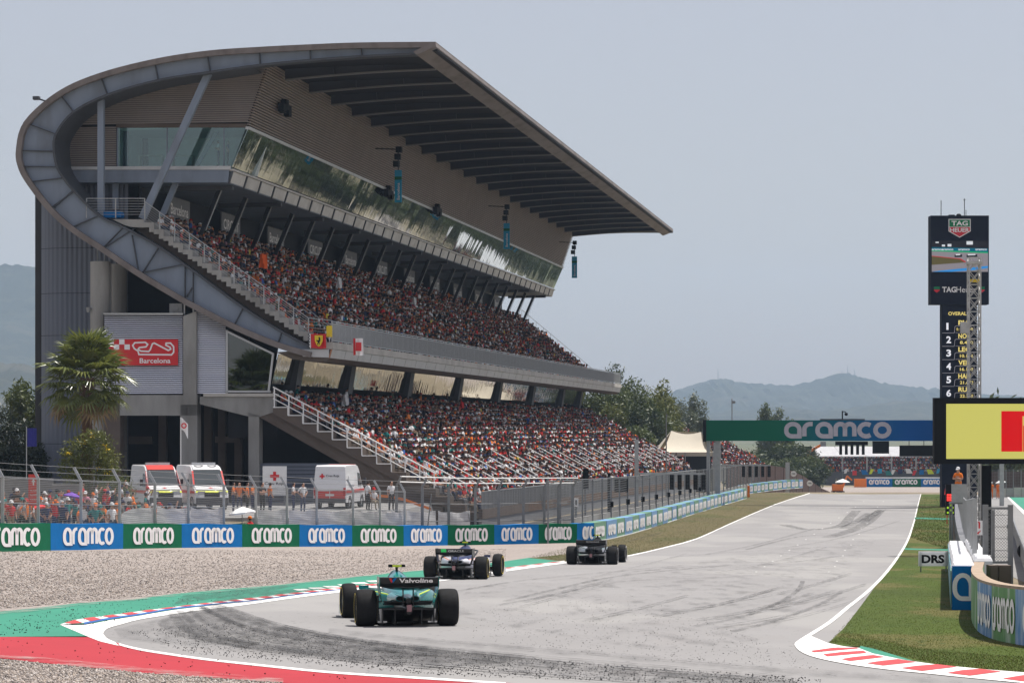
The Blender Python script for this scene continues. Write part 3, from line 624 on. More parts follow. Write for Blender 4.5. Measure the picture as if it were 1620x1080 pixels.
# --- hospitality box under the roof
UB = 3.3; LB = 166.0
A, B = sv(391, 203, UB), sv(430, 82, UB); G0 = sv(365, 265, UB)
ns = 30
for i in range(ns):
    t = (i + .5) / ns; v = A[0] + (B[0] - A[0]) * t; z = A[1] + (B[1] - A[1]) * t; h = (B[1] - A[1]) / ns
    mb = MB(); mb.prism([(v - .12, z - h * .16), (v + .05, z - h * .28), (v + .07, z + h * .26), (v - .10, z + h * .30)], fV, UB + .02, LB); sp('slat', mb, M['slat'])
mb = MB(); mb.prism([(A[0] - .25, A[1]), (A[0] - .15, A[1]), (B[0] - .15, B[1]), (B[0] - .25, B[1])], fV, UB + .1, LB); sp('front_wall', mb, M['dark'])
def left_x(py):                                        # inner edge of the frame, left branch, in pixels
    q = [b for a, b in PAIRS[3:12]]; return float(np.interp(py, [p[1] for p in q], [p[0] for p in q]))
def right_x(py): return 391 + (203 - py) * (29 / 91.0)
py = 107.0
while py < 268:
    x0 = left_x(py); x1 = right_x(py) - 1 if py < 200 else 184
    if not 197 < py < 203:
        a = sv(x0, py, UB + .1); b = sv(x1, py, UB + .1)
        mb = MB(); mb.prism([(UB - .02, a[1] - .05), (UB + .13, a[1] - .045), (UB + .13, a[1] + .062), (UB - .01, a[1] + .055)], lambda p, q, c: (c, p, q), a[0], b[0]); sp('end_slat', mb, M['slat_end'])
    py += 3.45
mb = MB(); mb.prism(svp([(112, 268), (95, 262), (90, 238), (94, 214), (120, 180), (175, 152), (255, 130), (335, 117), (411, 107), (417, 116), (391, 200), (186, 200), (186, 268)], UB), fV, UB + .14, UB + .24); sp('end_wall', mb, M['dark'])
mb = MB(); mb.prism(svp([(184, 196), (391, 196), (390, 202), (184, 202)], UB), fV, UB - .05, UB + .2); sp('head_trim', mb, M['conc_b'])
# slab and its fascia
mb = MB(); mb.prism(svp([(112, 268), (364, 266), (361, 289), (125, 289)], UB), fV, UB - .12, LB); sp('box_floor', mb, M['steel'])
mb = MB(); mb.prism(svp([(112, 264), (366, 263), (366, 269), (112, 269)], UB), fV, UB - .2, UB - .1); sp('floor_trim', mb, M['alu'])
e0, e1 = sv(366, 268, UB), sv(361, 289, UB)
nf = 40; du = (LB - UB) / nf
for k in range(nf):
    mb = MB(); u0 = UB + k * du
    mb.prism([(e0[0] + .02, e0[1] - .12), (e0[0] + .06, e0[1] - .12), (e1[0] + .06, e1[1] + .05), (e1[0] + .02, e1[1] + .05)], fV, u0 + .18, u0 + du - .18); o = sp('edge_panel', mb, M['pale'])
    mb = MB(); mb.prism([(e0[0] + .02, e0[1] - .1), (e0[0] + .14, e0[1] - .1), (e1[0] + .1, e1[1] - .05), (e1[0] + .02, e1[1] - .05)], fV, u0 - .1, u0 + .1); sp('bracket', mb, M['steel_d'])
mb = MB(); mb.prism([(e0[0] - .1, e0[1] - .1), (e0[0] + .2, e0[1] - .1), (e0[0] + .2, e0[1] + .02), (e0[0] - .1, e0[1] + .02)], fV, UB - .1, LB); sp('edge_rail', mb, M['pale'])
for k in range(12):
    u0 = UB + 2 + k * 14.2; mb = MB(); mb.prism([(-24.0, e1[1] - .34), (e1[0] - .2, e1[1] - .3), (e1[0] - .2, e1[1] - .02), (-24.0, e1[1] - .02)], fV, u0, u0 + .3); sp('floor_beam', mb, M['steel_d'])
# leaning front glass, pane by pane, and its trim
npn = 78; dp = (LB - UB) / npn
for k in range(npn):
    u0 = UB + k * dp; j1, j2 = rng.normal(0, .006, 2)
    mb = MB(); b0 = (G0[0] + .08, G0[1] + .02); t0 = (A[0] + .06, A[1] - .05)
    mb.hexa([(b0[0] - .03, u0 + .012, b0[1]), (b0[0] + j1, u0 + .012, b0[1]), (b0[0] + j2, u0 + dp - .012, b0[1]), (b0[0] - .03, u0 + dp - .012, b0[1]),
             (t0[0] - .03, u0 + .012, t0[1]), (t0[0] - j2, u0 + .012, t0[1]), (t0[0] + j1, u0 + dp - .012, t0[1]), (t0[0] - .03, u0 + dp - .012, t0[1])]); sp('window_pane', mb, M['mirror'])
mb = MB(); mb.prism([(A[0] - .1, A[1] - .08), (A[0] + .14, A[1] - .08), (A[0] + .18, A[1] + .10), (A[0] - .1, A[1] + .10)], fV, UB - .05, LB); sp('glass_head', mb, M['alu'])
# glazed end room
for x0, x1, xb in ((187, 264, None), (265, 354, None), (355, 389, 365)):
    mb = MB(); q = [(x0, 265), (x1 if xb is None else xb, 265), (x1, 202), (x0, 202)]; mb.prism(svp(q, UB), fV, UB + .02, UB + .045); sp('end_pane', mb, M['glass'])
for x in (186, 264.5, 354.5):
    mb = MB(); mb.bar(S3(x, 266, UB + .05), S3(x, 201, UB + .05), .08, .1, up=(0, 1, 0)); sp('mullion', mb, M['steel'])
M['room'] = mat('room_wall', (.74, .80, .80), .7)
mb = MB(); mb.prism(svp([(150, 266), (372, 266), (392, 200), (150, 200)], UB), fV, 9.5, 9.6); sp('room_wall', mb, M['room'])
mb = MB(); a = sv(186, 266, UB); b = sv(360, 202, UB); mb.box(a[0] - .1, a[0], UB + .3, 9.5, a[1], b[1]); sp('room_side_wall', mb, M['room'])
mb = MB(); mb.box(a[0], A[0] - .3, UB + .25, 9.5, b[1], b[1] + .08); sp('room_ceiling', mb, M['room'])
mb = MB()
for xx, w, h in ((240, 1.6, .75), (290, 1.4, .75)): c = S3(xx, 264, 5.2); mb.box(c[0] - w / 2, c[0] + w / 2, 4.9, 5.5, c[2] + .7, c[2] + .75); mb.box(c[0] - w / 2, c[0] - w / 2 + .06, 4.9, 5.5, c[2], c[2] + .7); mb.box(c[0] + w / 2 - .06, c[0] + w / 2, 4.9, 5.5, c[2], c[2] + .7)
sp('desk', mb, M['conc_l'])
mb = MB(); c = S3(217, 262, 8.5); mb.box(c[0] - .5, c[0] + .5, 9.3, 9.48, c[2] + .1, c[2] + 2.0); c = S3(205, 262, 8); mb.box(c[0] - .15, c[0] + .15, 9.2, 9.48, c[2], c[2] + 2.4); sp('door', mb, M['steel_d'])
mb = MB(); mb.bar(S3(312, 262, 6), S3(345, 205, 6), .25, .25); sp('room_strut', mb, M['steel'])
# --- steel posts in the open end
for a, b, w in [((160, 347), (160, 150), .40), ((225, 346), (330, 116), .44)]:
    mb = MB(); mb.bar(S3(*a, .75), S3(*b, .75), w, .36, up=(0, 1, 0)); sp('column', mb, M['steel'])
for a, b, w in [((183, 330), (183, 288), .36), ((255, 345), (279, 288), .36)]:
    mb = MB(); mb.bar(S3(*a, 4.0), S3(*b, 4.0), w, .3, up=(0, 1, 0)); sp('column', mb, M['steel'])
# raking struts between upper tier and box
for k in range(22):
    u = 6.4 + 7.3 * k; mb = MB(); mb.bar((-21.9, u, 12.9), (-20.6, u, 15.95), .26, .22, up=(0, 1, 0)); o_ = sp('raking_strut', mb, M['dark']); mb = MB(); mb.bar((-21.5, u - .14, 13.2), (-20.4, u - .14, 15.9), .05, .06, up=(0, 1, 0)); obj('pale_edge', mb, M['galv'], o_)  # thin pale bar along the edge of each dark strut
for x, y in ((46, 156), (31, 197)): mb = MB(); c = S3(x, y, .3); mb.box(c[0] + .3, c[0] + .7, .1, .5, c[2] - .1, c[2] + .12); mb.bar((c[0] + .5, .3, c[2]), (c[0] + 1.3, .3, c[2] - .25), .1); sp('rim_lamp', mb, M['steel_d'])
# back wall of the upper tier with printed panels
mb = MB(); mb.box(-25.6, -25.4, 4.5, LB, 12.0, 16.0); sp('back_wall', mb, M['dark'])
M['panel_g'] = mat('grey_print_panel', (.20, .205, .22), .6)
for k in range(11):
    u = 8.0 + 14.6 * k; mb = MB(); mb.box(-24.6, -24.52, u, u + 5.6, 13.6, 15.7, 0)
    text(mb, 'Barcelona' if k % 2 == 0 else 'CIRCUIT', (-24.52, u + .5, 14.5), (0, 1, 0), (0, 0, 1), (1, 0, 0), .75, 4.6, .02, 1, .02); sp('printed_panel', mb, [M['panel_g'], M['white_b']])
# --- upper tier: end stair, terrace, railings
a = sv(180, 347, .1); b = sv(228, 347, .1)
mb = MB(); mb.prism(svp([(178, 347), (228, 347), (228, 360), (207, 359), (196, 356)], .1), fV, .1, 4.2); sp('landing', mb, M['conc'])
for i in range(17):
    x0 = 228 + i * 15.25; y0 = 352 + i * 10.75
    mb = MB(); mb.prism(svp([(x0, y0), (x0 + 15.6, y0), (x0 + 15.6, y0 + 15), (x0 + 8, y0 + 15), (x0 + 8, y0 + 7.5), (x0, y0 + 7.5)], .1), fV, .1, 1.7); sp('step', mb, M['conc'])
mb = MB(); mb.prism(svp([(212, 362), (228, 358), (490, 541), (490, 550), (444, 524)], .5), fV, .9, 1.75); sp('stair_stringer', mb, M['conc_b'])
def railing(p, q, n, h_px, bars, u, name='stair_railing'):
    rl_ = empty(name); rl_.parent = stand
    for i in range(n + 1):
        t = i / n; x, y = p[0] + (q[0] - p[0]) * t, p[1] + (q[1] - p[1]) * t
        mb = MB(); mb.bar(S3(x, y + h_px, u), S3(x, y, u), .06, .06, up=(0, 1, 0)); obj('post', mb, M['galv'], rl_)
    for k in range(bars):
        f = k / bars * h_px * .95; mb = MB(); mb.tube(S3(p[0], p[1] + f, u), S3(q[0], q[1] + f, u), .03 if k == 0 else .014, 5); obj('rail', mb, M['galv'], rl_)
    return rl_
railing((229, 319), (488, 503), 11, 29, 7, .2)
railing((137, 314), (229, 314), 2, 31, 7, .25)
railing((488, 503), (525, 507), 1, 31, 6, .25)
UPR, UPN = 16, 330
up_f = (-13.6, 5.45); up_b = (-23.5, 13.2)           # seat level of the first and last row
def terrace(front, back, rows, u0, u1, name, drop=.5):
    pr = []; dv = (back[0] - front[0]) / (rows - 1); dz = (back[1] - front[1]) / (rows - 1)
    for i in range(rows):
        v0 = front[0] - dv * .5 + dv * i; z = front[1] + dz * i - .42
        pr += [(v0, z), (v0 + dv, z)]
    pr += [(pr[-1][0], pr[-1][1] - drop), (pr[0][0], pr[0][1] - drop)]
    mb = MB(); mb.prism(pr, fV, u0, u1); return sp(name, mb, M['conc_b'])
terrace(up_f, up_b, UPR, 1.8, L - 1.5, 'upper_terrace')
mb = MB(); mb.box(-25.4, up_b[0] - .3, 4.2, L - 1.5, up_b[1] - .7, up_b[1] - .4); sp('rear_walkway', mb, M['conc_b'])
# balcony front
LBAL = 174.0
mb = MB(); mb.prism(svp([(490, 541), (527, 541), (527, 552), (490, 552)], .1), fV, .1, LBAL); sp('balcony_slab', mb, M['conc_l'])
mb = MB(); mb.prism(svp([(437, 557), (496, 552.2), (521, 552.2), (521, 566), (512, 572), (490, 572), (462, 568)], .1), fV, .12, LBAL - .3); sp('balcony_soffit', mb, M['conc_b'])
M['copper'] = mat('copper_strip', (.42, .2, .11), .6)
q0, q1 = sv(526, 552.5, .1), sv(522.5, 566, .1)
npan = 40; dpn = (LBAL - .4) / npan
for k in range(npan):
    u0 = .1 + k * dpn; mb = MB(); mb.prism([(q0[0] - .08, q0[1]), (q0[0], q0[1]), (q1[0], q1[1]), (q1[0] - .08, q1[1])], fV, u0 + .06, u0 + dpn - .06); sp('balcony_panel', mb, M['alu'])
    mb = MB(); mb.prism([(q0[0] - .1, q0[1]), (q0[0] - .03, q0[1]), (q1[0] - .03, q1[1]), (q1[0] - .1, q1[1])], fV, u0 - .06, u0 + .06); sp('panel_joint', mb, M['copper'])
mb = MB(); mb.prism(svp([(474, 552.5), (521, 552.5), (521, 565.5), (480, 564)], .1), fV, -.02, .1); sp('balcony_end_panel', mb, M['alu'])
vr, zr = sv(524, 541, .1); zt = sv(524, 508, .1)[1]
br = empty('balcony_railing'); br.parent = stand
for k in range(84): mb = MB(); mb.bar((vr, .3 + k * 2.068, zr), (vr, .3 + k * 2.068, zt), .06, .06, up=(0, 1, 0)); obj('post', mb, M['galv'], br)
for z in (zt, zt - .12, zr + .1): mb = MB(); mb.bar((vr, .3, z), (vr, LBAL, z), .06 if z == zt else .04, .05); obj('rail', mb, M['galv'], br)
mb = MB(); u = .4
while u < LBAL: mb.bar((vr, u, zr + .08), (vr, u, zt - .1), .022, .022, up=(0, 1, 0)); u += .125
obj('balusters', mb, M['galv'], br, kind='stuff')
# far-end stair rail against the sky
mb = MB(); mb.tube((up_b[0], L - 1.2, up_b[1] + 1.5), (up_f[0], L - 1.2, up_f[1] + 1.0), .03, 5); sp('end_rail', mb, M['galv_d'])
for k in range(12):
    t = k / 11; v = up_b[0] + (up_f[0] - up_b[0]) * t; z = up_b[1] + (up_f[1] - up_b[1]) * t; mb = MB(); mb.tube((v, L - 1.2, z), (v, L - 1.2, z + 1.5 - .5 * t), .02, 5); sp('rail_post', mb, M['galv_d'])
# small aisle rails in the upper tier
for u in (12, 30, 52, 76, 101, 127, 150):
    mb = MB()
    for z in (0.75, 1.0): mb.tube((-13.4, u, up_f[1] + z - .2), (-16.6, u, up_f[1] + z + 2.3), .035, 5)
    mb.tube((-13.4, u, up_f[1] - .3), (-13.4, u, up_f[1] + .8), .035, 5); mb.tube((-16.6, u, up_f[1] + 2.0), (-16.6, u, up_f[1] + 3.3), .035, 5); sp('aisle_rail', mb, M['galv'])
# --- lower tier
LOR = 17
lo_b = sv(444, 640, 1.5); lo_f = sv(742, 800, 1.5); lo_b = (lo_b[0], lo_b[1] + .1)
terrace(lo_f, lo_b, LOR, 1.4, L, 'lower_terrace', .6)
zig = [(432 + 23.4 * i, 645 + 12.75 * i) for i in range(9)]
for i in range(13):
    x0 = 432 + 23.4 * i; y0 = 645 + 12.75 * i
    mb = MB(); mb.prism(svp([(x0, y0), (x0 + 23.4, y0), (x0 + 23.4, y0 + 22), (x0, y0 + 9)], .1), fV, .1, 1.4); sp('step', mb, M['conc_b'])
mb = MB(); mb.prism(svp([(432, 652), (560, 722), (700, 798), (700, 850), (560, 850), (536, 731), (411, 660), (400, 652)], .3), fV, .35, 1.2); sp('stair_wall', mb, M['conc_b'])
lr = empty('lower_stair_railing'); lr.parent = stand
for k, f in enumerate((0, 9, 18)):
    mb = MB(); mb.tube(S3(432, 612 + f, .15), S3(690, 749 + f, .15), .05 if k == 0 else .035, 6); obj('rail', mb, M['white_rail'], lr)
for i in range(12):
    x = 434 + 23.0 * i; y = 613 + (x - 432) * .531; mb = MB(); mb.bar(S3(x, y + 34, .15), S3(x, y, .15), .07, .07, up=(0, 1, 0)); obj('post', mb, M['white_rail'], lr)
for i in range(8):
    x0 = 432 + 23.4 * i; y0 = 644 + 12.75 * i; mb = MB(); mb.bar(S3(x0, y0, .08), S3(x0 + 23.4, y0, .08), .06); mb.bar(S3(x0 + 23.4, y0, .08), S3(x0 + 23.4, y0 + 12.75, .08), .06, up=(0, 1, 0)); obj('step_edge', mb, M['white_rail'], lr)
# mirror-glass boxes at the back of the lower tier, dark leaning pillars between them
gt, gb = sv(441, 560, 1.5), sv(430, 607, 1.5)
pil = [7.6, 25, 49, 74, 98, 122, 147, 164]; ed = [1.5] + pil + [170.5]
for i in range(len(ed) - 1):
    u0, u1 = ed[i] + (.9 if i else 0), ed[i + 1] - .9; m = max(1, round((u1 - u0) / 5.5))
    for j in range(m):
        a0, a1 = u0 + (u1 - u0) * j / m, u0 + (u1 - u0) * (j + 1) / m - .02; mb = MB(); d = rng.normal(0, .008, 2)
        mb.hexa([(gb[0] - .04, a0, gb[1]), (gb[0] + d[0], a0, gb[1]), (gb[0] + d[1], a1, gb[1]), (gb[0] - .04, a1, gb[1]), (gt[0] - .04, a0, gt[1]), (gt[0], a0, gt[1]), (gt[0] + d[0], a1, gt[1]), (gt[0] - .04, a1, gt[1])]); sp('mirror_pane', mb, M['mirror2'])
for u in pil:
    mb = MB(); mb.prism([(gb[0] - .5, gb[1] - 1.0), (gb[0] + .25, gb[1] - 1.0), (gt[0] + .25, gt[1]), (gt[0] - .5, gt[1])], fV, u - .8, u + .8); sp('pillar', mb, M['steel_d'])
mb = MB(); mb.box(gb[0] - 3, gb[0] - 2.9, 2, L, gb[1] - 3.5, gt[1]); mb.box(gb[0] - 2.9, gb[0] + .3, 1.6, 1.75, gb[1] - 3.5, gb[1] - .1); mb.box(gb[0] - 1.2, gb[0] + .1, 1.8, L, gb[1] - 1.6, gb[1] - 1.4); mb.box(gb[0] - 2.9, gb[0] - .1, L - .2, L - .1, gb[1] - 2.5, gt[1]); sp('rear_wall', mb, M['dark'])
# white handrails down the front half of the lower tier, in pairs
for k in range(24):
    u = 4.2 + 6.9 * k; mb = MB(); f0 = .02 + .04 * rng.random(); f1 = .27 + .08 * rng.random()
    def lp(t, h): return (lo_f[0] + (lo_b[0] - lo_f[0]) * t, lo_f[1] + (lo_b[1] - lo_f[1]) * t + h)
    for dz in (.72, 1.02):
        a, b = lp(f0, dz), lp(f1, dz); mb.tube((a[0], u, a[1]), (b[0], u, b[1]), .042, 5)
    for t in np.linspace(f0, f1, 4):
        a, b = lp(t, -.4), lp(t, 1.02); mb.tube((a[0], u, a[1]), (b[0], u, b[1]), .035, 5)
    sp('aisle_handrail', mb, M['white_rail'])
# front wall of the lower tier: brown band, picket rail; it follows the land down the straight
def fz(u): return float(np.interp(u, (0, 60, 171), (-4.0, -4.35, -5.05)))
vf = sv(762, 775, 1.0)[0]
fw = empty('front_fence'); fw.parent = stand
M['brown_w'] = mat('brown_boards', (.13, .085, .06), .9, 0, .25, 2, .3, 6)
for k in range(24):
    u0, u1 = 1 + k * 7.1, 1 + (k + 1) * 7.1
    def slab(zt0, zt1, zb0, zb1, th): return [(vf - .2, u0, zb0), (vf + th, u0, zb0), (vf + th, u1 - .03, zb1), (vf - .2, u1 - .03, zb1), (vf - .2, u0, zt0), (vf + th, u0, zt0), (vf + th, u1 - .03, zt1), (vf - .2, u1 - .03, zt1)]
    mb = MB(); mb.hexa(slab(fz(u0) - 1.75, fz(u1) - 1.75, -8.2, -8.2, 0)); obj('wall_panel', mb, M['panel_g'], fw)
    mb = MB(); mb.hexa(slab(fz(u0) - 1.12, fz(u1) - 1.12, fz(u0) - 1.75, fz(u1) - 1.75, .05)); obj('brown_board', mb, M['brown_w'] if k > 2 else M['conc_b'], fw)
    mb = MB(); mb.bar((vf, u0, fz(u0)), (vf, u1, fz(u1)), .08, .06); obj('top_rail', mb, M['galv'], fw)
    mb = MB()
    for j in range(30):
        u = u0 + (u1 - u0) * j / 30; mb.bar((vf, u, fz(u) - 1.12), (vf, u, fz(u)), .05, .12, up=(0, 1, 0))
    obj('pickets', mb, M['galv_d'], fw, kind='stuff')
# --- the closed end: stair tower, round columns, silver slats, concrete frame
pr = []
vl, vrr = sv(44, 500, 5)[0], sv(205, 500, 5)[0]; rr = 2.6
path = [(vrr, 4.6)]; n1 = int((vrr - vl - rr) / .17)
path = [(vrr - i * .17, 4.6) for i in range(n1)]; xe = path[-1][0]; rr = xe - vl
path += [(xe - rr * math.sin(R(a)), 4.6 + rr - rr * math.cos(R(a))) for a in np.arange(3, 91, 3.6)] + [(vl, 4.6 + rr + i * .3) for i in range(1, 20)]
zs = [-7.2, -1.0, 2.8, 6.2, 9.0, 12.0, 21.0]
def tower_ring(z, e):
    out = []
    for i, (v, u) in enumerate(path):
        a = path[max(0, i - 1)]; b = path[min(len(path) - 1, i + 1)]; t = Vector((b[0] - a[0], b[1] - a[1])).normalized(); k = (.035 if i % 2 else -.035) + e
        out.append((v - t.y * k * -1 * 1, u + t.x * k, z))
    return out
for z0, z1 in zip(zs[:-1], zs[1:]):
    mb = MB(); mb.rings([tower_ring(z0 + .015, 0), tower_ring(z1 - .015, 0)], caps=False, close=False); sp('tower_cladding', mb, M['corr'])
mb = MB(); mb.rings([tower_ring(-7.2, -.15), tower_ring(21, -.15)], caps=False, close=False); sp('tower_core', mb, M['dark'])
for xc, r, u, y1 in ((159, .66, 1.6, 414), (188, .55, 4.0, 418)):
    c = S3(xc, y1, u); mb = MB()
    for z0, z1 in ((-7.2, -1.5), (-1.47, 2.2), (2.23, 6.0), (6.03, c[2])):
        if z1 > z0: mb.tube((c[0], u, z0), (c[0], u, z1), r, 24)
    sp('round_column', mb, M['conc'], smooth=True)
    mb = MB(); mb.tube((c[0] - .2, u, c[2]), (c[0] - .2, u, c[2] + .9), .05, 6); mb.tube((c[0] + .3, u, c[2]), (c[0] + .3, u, c[2] + .6), .05, 6); sp('column_rod', mb, M['galv_d'])
mb = MB(); c = S3(175, 460, 2.2); mb.tube((c[0], 2.2, -3), (c[0], 2.2, S3(175, 416, 2.2)[2]), .06, 8); sp('drain_pipe', mb, M['galv'])
def slats(x0, x1, y0, y1, n, u, m, top=None, name='silver_slat'):
    for i in range(n):
        ya = y0 + (y1 - y0) * i / n; h = (y1 - y0) / n
        xa, xb = x0, x1
        if top: xb_lim = top(ya); xb = min(x1, xb_lim)
        if xb - xa < 3: continue
        a = sv(xa, ya + h * .9, u); b = sv(xb, ya, u)
        mb = MB(); mb.prism([(u - .06, a[1] + .02), (u + .03, a[1]), (u + .03, b[1] - .02), (u - .015, b[1] - .012)], lambda p, q, c: (c, p, q), a[0], b[0]); sp(name, mb, m)
slats(165.5, 289, 497, 623, 38, .5, M['alu_s'])
mb = MB(); mb.prism(svp([(164, 495), (290, 495), (290, 497.5), (164, 497.5)], .4), fV, .35, .7); sp('panel_cap', mb, M['galv'])
mb = MB(); mb.prism(svp([(164, 497), (290, 497), (290, 624), (164, 624)], .6), fV, .56, .62); sp('panel_back', mb, M['dark'])
slats(311, 357, 482, 623, 42, .5, M['alu_s'], top=lambda y: 311 + max(0, (y - 488)) * 2.0 + 2)
mb = MB(); mb.prism(svp([(311, 490), (357, 515), (357, 624), (311, 624)], .6), fV, .56, .62); sp('panel_back', mb, M['dark'])
for q, m in [([(290, 500), (311, 492), (311, 640), (290, 640)], 'conc'), ([(189, 624.5), (312, 624.5), (312, 657), (189, 657)], 'conc'), ([(285, 640), (312, 640), (312, 850), (285, 850)], 'conc'), ([(393, 652), (410, 657), (410, 850), (393, 850)], 'conc'),
             ([(316, 627), (432, 627), (432, 652), (411, 659), (395, 659), (316, 639)], 'conc'), ([(165, 624.5), (190, 624.5), (190, 850), (165, 850)], 'conc_b')]:
    mb = MB(); mb.prism(svp(q, .3), fV, .30 if q[0][0] != 290 else .25, 1.3); sp('concrete_frame', mb, M[m])
mb = MB(); mb.prism(svp([(322, 622), (434, 622), (434, 627), (322, 627)], .2), fV, .15, 1.4); sp('slab_edge', mb, M['conc_l'])
for x in (292, 306): mb = MB(); mb.bar(S3(x, 500, .9), S3(x, 480, .9), .09, .09, up=(0, 1, 0)); sp('bearing_post', mb, M['galv'])
mb = MB(); mb.prism(svp([(268, 480), (288, 480), (288, 496), (268, 496)], .9), fV, .9, 1.6); c = S3(277, 488, .88); mb.tube((c[0], .86, c[2]), (c[0], .9, c[2]), .22, 16); sp('air_conditioner', mb, M['galv_d'])
mb = MB(); mb.tube(S3(140, 486, 1), S3(140, 494, 1), .16, 12, .12); mb.bar(S3(140, 488, 1), S3(147, 488, 1.2), .06); sp('camera_dome', mb, M['galv_d'])
mb = MB(); v0 = sv(150, 500, 8)[0]; v1 = sv(640, 600, 8)[0]
mb.prism(svp([(150, 860), (150, 380), (200, 408), (300, 464), (372, 500), (440, 545), (428, 620), (434, 655), (600, 748), (625, 860)], 8), fV, 8.0, 8.2); mb.box(sv(189, 600, 1)[0], v1, 1.45, 8.0, sv(0, 626, 1)[1], sv(0, 623, 1)[1]) if False else mb.box(sv(189, 600, 1)[0], sv(430, 600, 1)[0], 1.45, 8.0, sv(0, 627, 1)[1], sv(0, 623, 1)[1]); sp('inner_wall', mb, M['dark'])
# glazed room beneath the curve
gq = [(360, 526), (432, 560), (424, 617), (360, 617)]
mb = MB(); mb.prism(svp(gq, .4), fV, .4, .43); sp('room_glass', mb, M['glass_d'])
for a, b in [((359, 522), (359, 622)), ((359, 619), (428, 619)), ((432, 560), (425, 618)), ((359, 524), (433, 560))]:
    mb = MB(); mb.bar(S3(*a, .38), S3(*b, .38), .12, .12, up=(0, 1, 0)); sp('window_frame', mb, M['alu'])
mb = MB(); a = sv(350, 618, .6); b = sv(432, 560, .6); mb.box(a[0], b[0], .6, 7.9, a[1] - .1, a[1]); mb.box(a[0], a[0] + .1, .6, 7.9, a[1], a[1] + 4); sp('room_floor', mb, M['conc_b'])
mb = MB(); c = S3(367, 612, 3); mb.box(c[0] - .3, c[0] + .4, 2.6, 3.3, c[2] - .2, c[2] + .35); sp('counter', mb, M['yellow'])
# openings at ground level
for x0, x1, y0, y1 in ((197, 240, 690, 702), (340, 380, 690, 700)): mb = MB(); mb.prism(svp([(x0, y0), (x1, y0), (x1, y1), (x0, y1)], 5), fV, 5, 5.3); sp('inner_beam', mb, M['conc_b'])
for x in (258, 330, 352, 378): mb = MB(); mb.bar(S3(x, 850, 5.5), S3(x, 640, 5.5), .5, .5, up=(0, 1, 0)); sp('inner_post', mb, M['conc_b'])
for i in range(16): 
    y0 = 732 + i * 6.0; mb = MB(); mb.prism(svp([(411, y0 + .4), (560, y0 + .4), (560, y0 + 5.4), (411, y0 + 5.4)], .7), fV, .62 + .03 * (i % 2), .75); sp('grey_slat', mb, M['corr'])
# the red track sign
sg = MB(); sg.prism(svp([(172, 536.5), (281.7, 536.5), (281.7, 577.5), (172, 577.5)], .4), fV, .38, .43, 0)
for r_ in range(2):
    for c_ in range(5):
        if (r_ + c_) % 2 == (1 if r_ == 0 else 1): x = 163.5 + 8.4 * c_; sg.prism(svp([(max(172, x), 536.5 + 8.2 * r_), (x + 8.4, 536.5 + 8.2 * r_), (x + 8.4, 544.7 + 8.2 * r_), (max(172, x), 544.7 + 8.2 * r_)], .4), fV, .365, .385, 1) if x + 8.4 > 173 else None
lap = [(890, 690), (884, 668), (860, 652), (850, 632), (864, 615), (930, 612), (946, 625), (935, 641), (893, 646), (885, 656), (902, 668), (952, 671), (962, 660), (976, 622), (988, 617), (1078, 664), (1093, 656), (1090, 645), (1062, 630), (1064, 618), (1092, 617), (1112, 640), (1112, 676), (1098, 692)]
lp2 = [sv(x / 4.045, 390 + y / 4.045, .4) for x, y in lap]; A_, B_ = ribbon2d(lp2, .10, True); n = len(lp2)
sg.add([(v, .366, z) for v, z in A_] + [(v, .366, z) for v, z in B_], [(i, (i + 1) % n, n + (i + 1) % n, n + i) for i in range(n)], 1)
text(sg, 'Barcelona', S3(221, 574.5, .38), (1, 0, 0), (0, 0, 1), (0, -1, 0), .33, 2.05, .018, 1, .012)
tag(obj('sign', sg, [M['red'], M['white_b']], None), 'red circuit sign with white track outline and lettering on the silver slatted wall', 'sign')
sgo = bpy.data.objects['sign']; sgo.location = stand.location; sgo.rotation_euler = stand.rotation_euler
def standobj(name, mb, m, label, cat, group=None, kind=None, smooth=False):
    o = obj(name, mb, m, None, label, cat, group, kind, smooth); o.location = stand.location; o.rotation_euler = stand.rotation_euler; return o
# hanging blue banners and loudspeakers
M['cyan_b'] = mat('cyan_banner', (.02, .32, .55), .5)
for (u, w), lab in zip(((38.5, .55), (96, .6), (150, .62)), ('narrow blue hanging banner nearest the curved end of the grandstand', 'narrow blue hanging banner halfway along the grandstand wall', 'narrow blue hanging banner at the far end of the grandstand')):
    e = empty('hanging_banner', swld(-14.5, u, 17.5), -TH, lab, 'banner', 'banners hanging from the grandstand roof')
    mb = MB(); mb.box(-w / 2, w / 2, -.03, .03, 0, 2.5); obj('cloth', mb, M['cyan_b'], e)
    mb = MB(); mb.box(-w / 2, w / 2, -.04, -.032, 1.75, 2.0); obj('stripe', mb, M['green_b'], e)
    mb = MB(); text(mb, 'Barcelona', (.12, -.035, .2), (0, 0, 1), (-1, 0, 0), (0, -1, 0), .22, 1.3, .01); obj('lettering', mb, M['white_b'], e)
    mb = MB(); mb.bar((0, 0, 2.5), (0, 0, 4.2), .06); mb.bar((0, 0, 4.1), (-1.8, 0, 4.2), .08); obj('bracket', mb, M['black'], e)
    for j in range(3):
        mb = MB(); mb.box(-.45 + .1 * j, .0 + .1 * j, .2, .7, 2.8 + .55 * j, 3.25 + .55 * j); obj('loudspeaker', mb, M['black'], e)
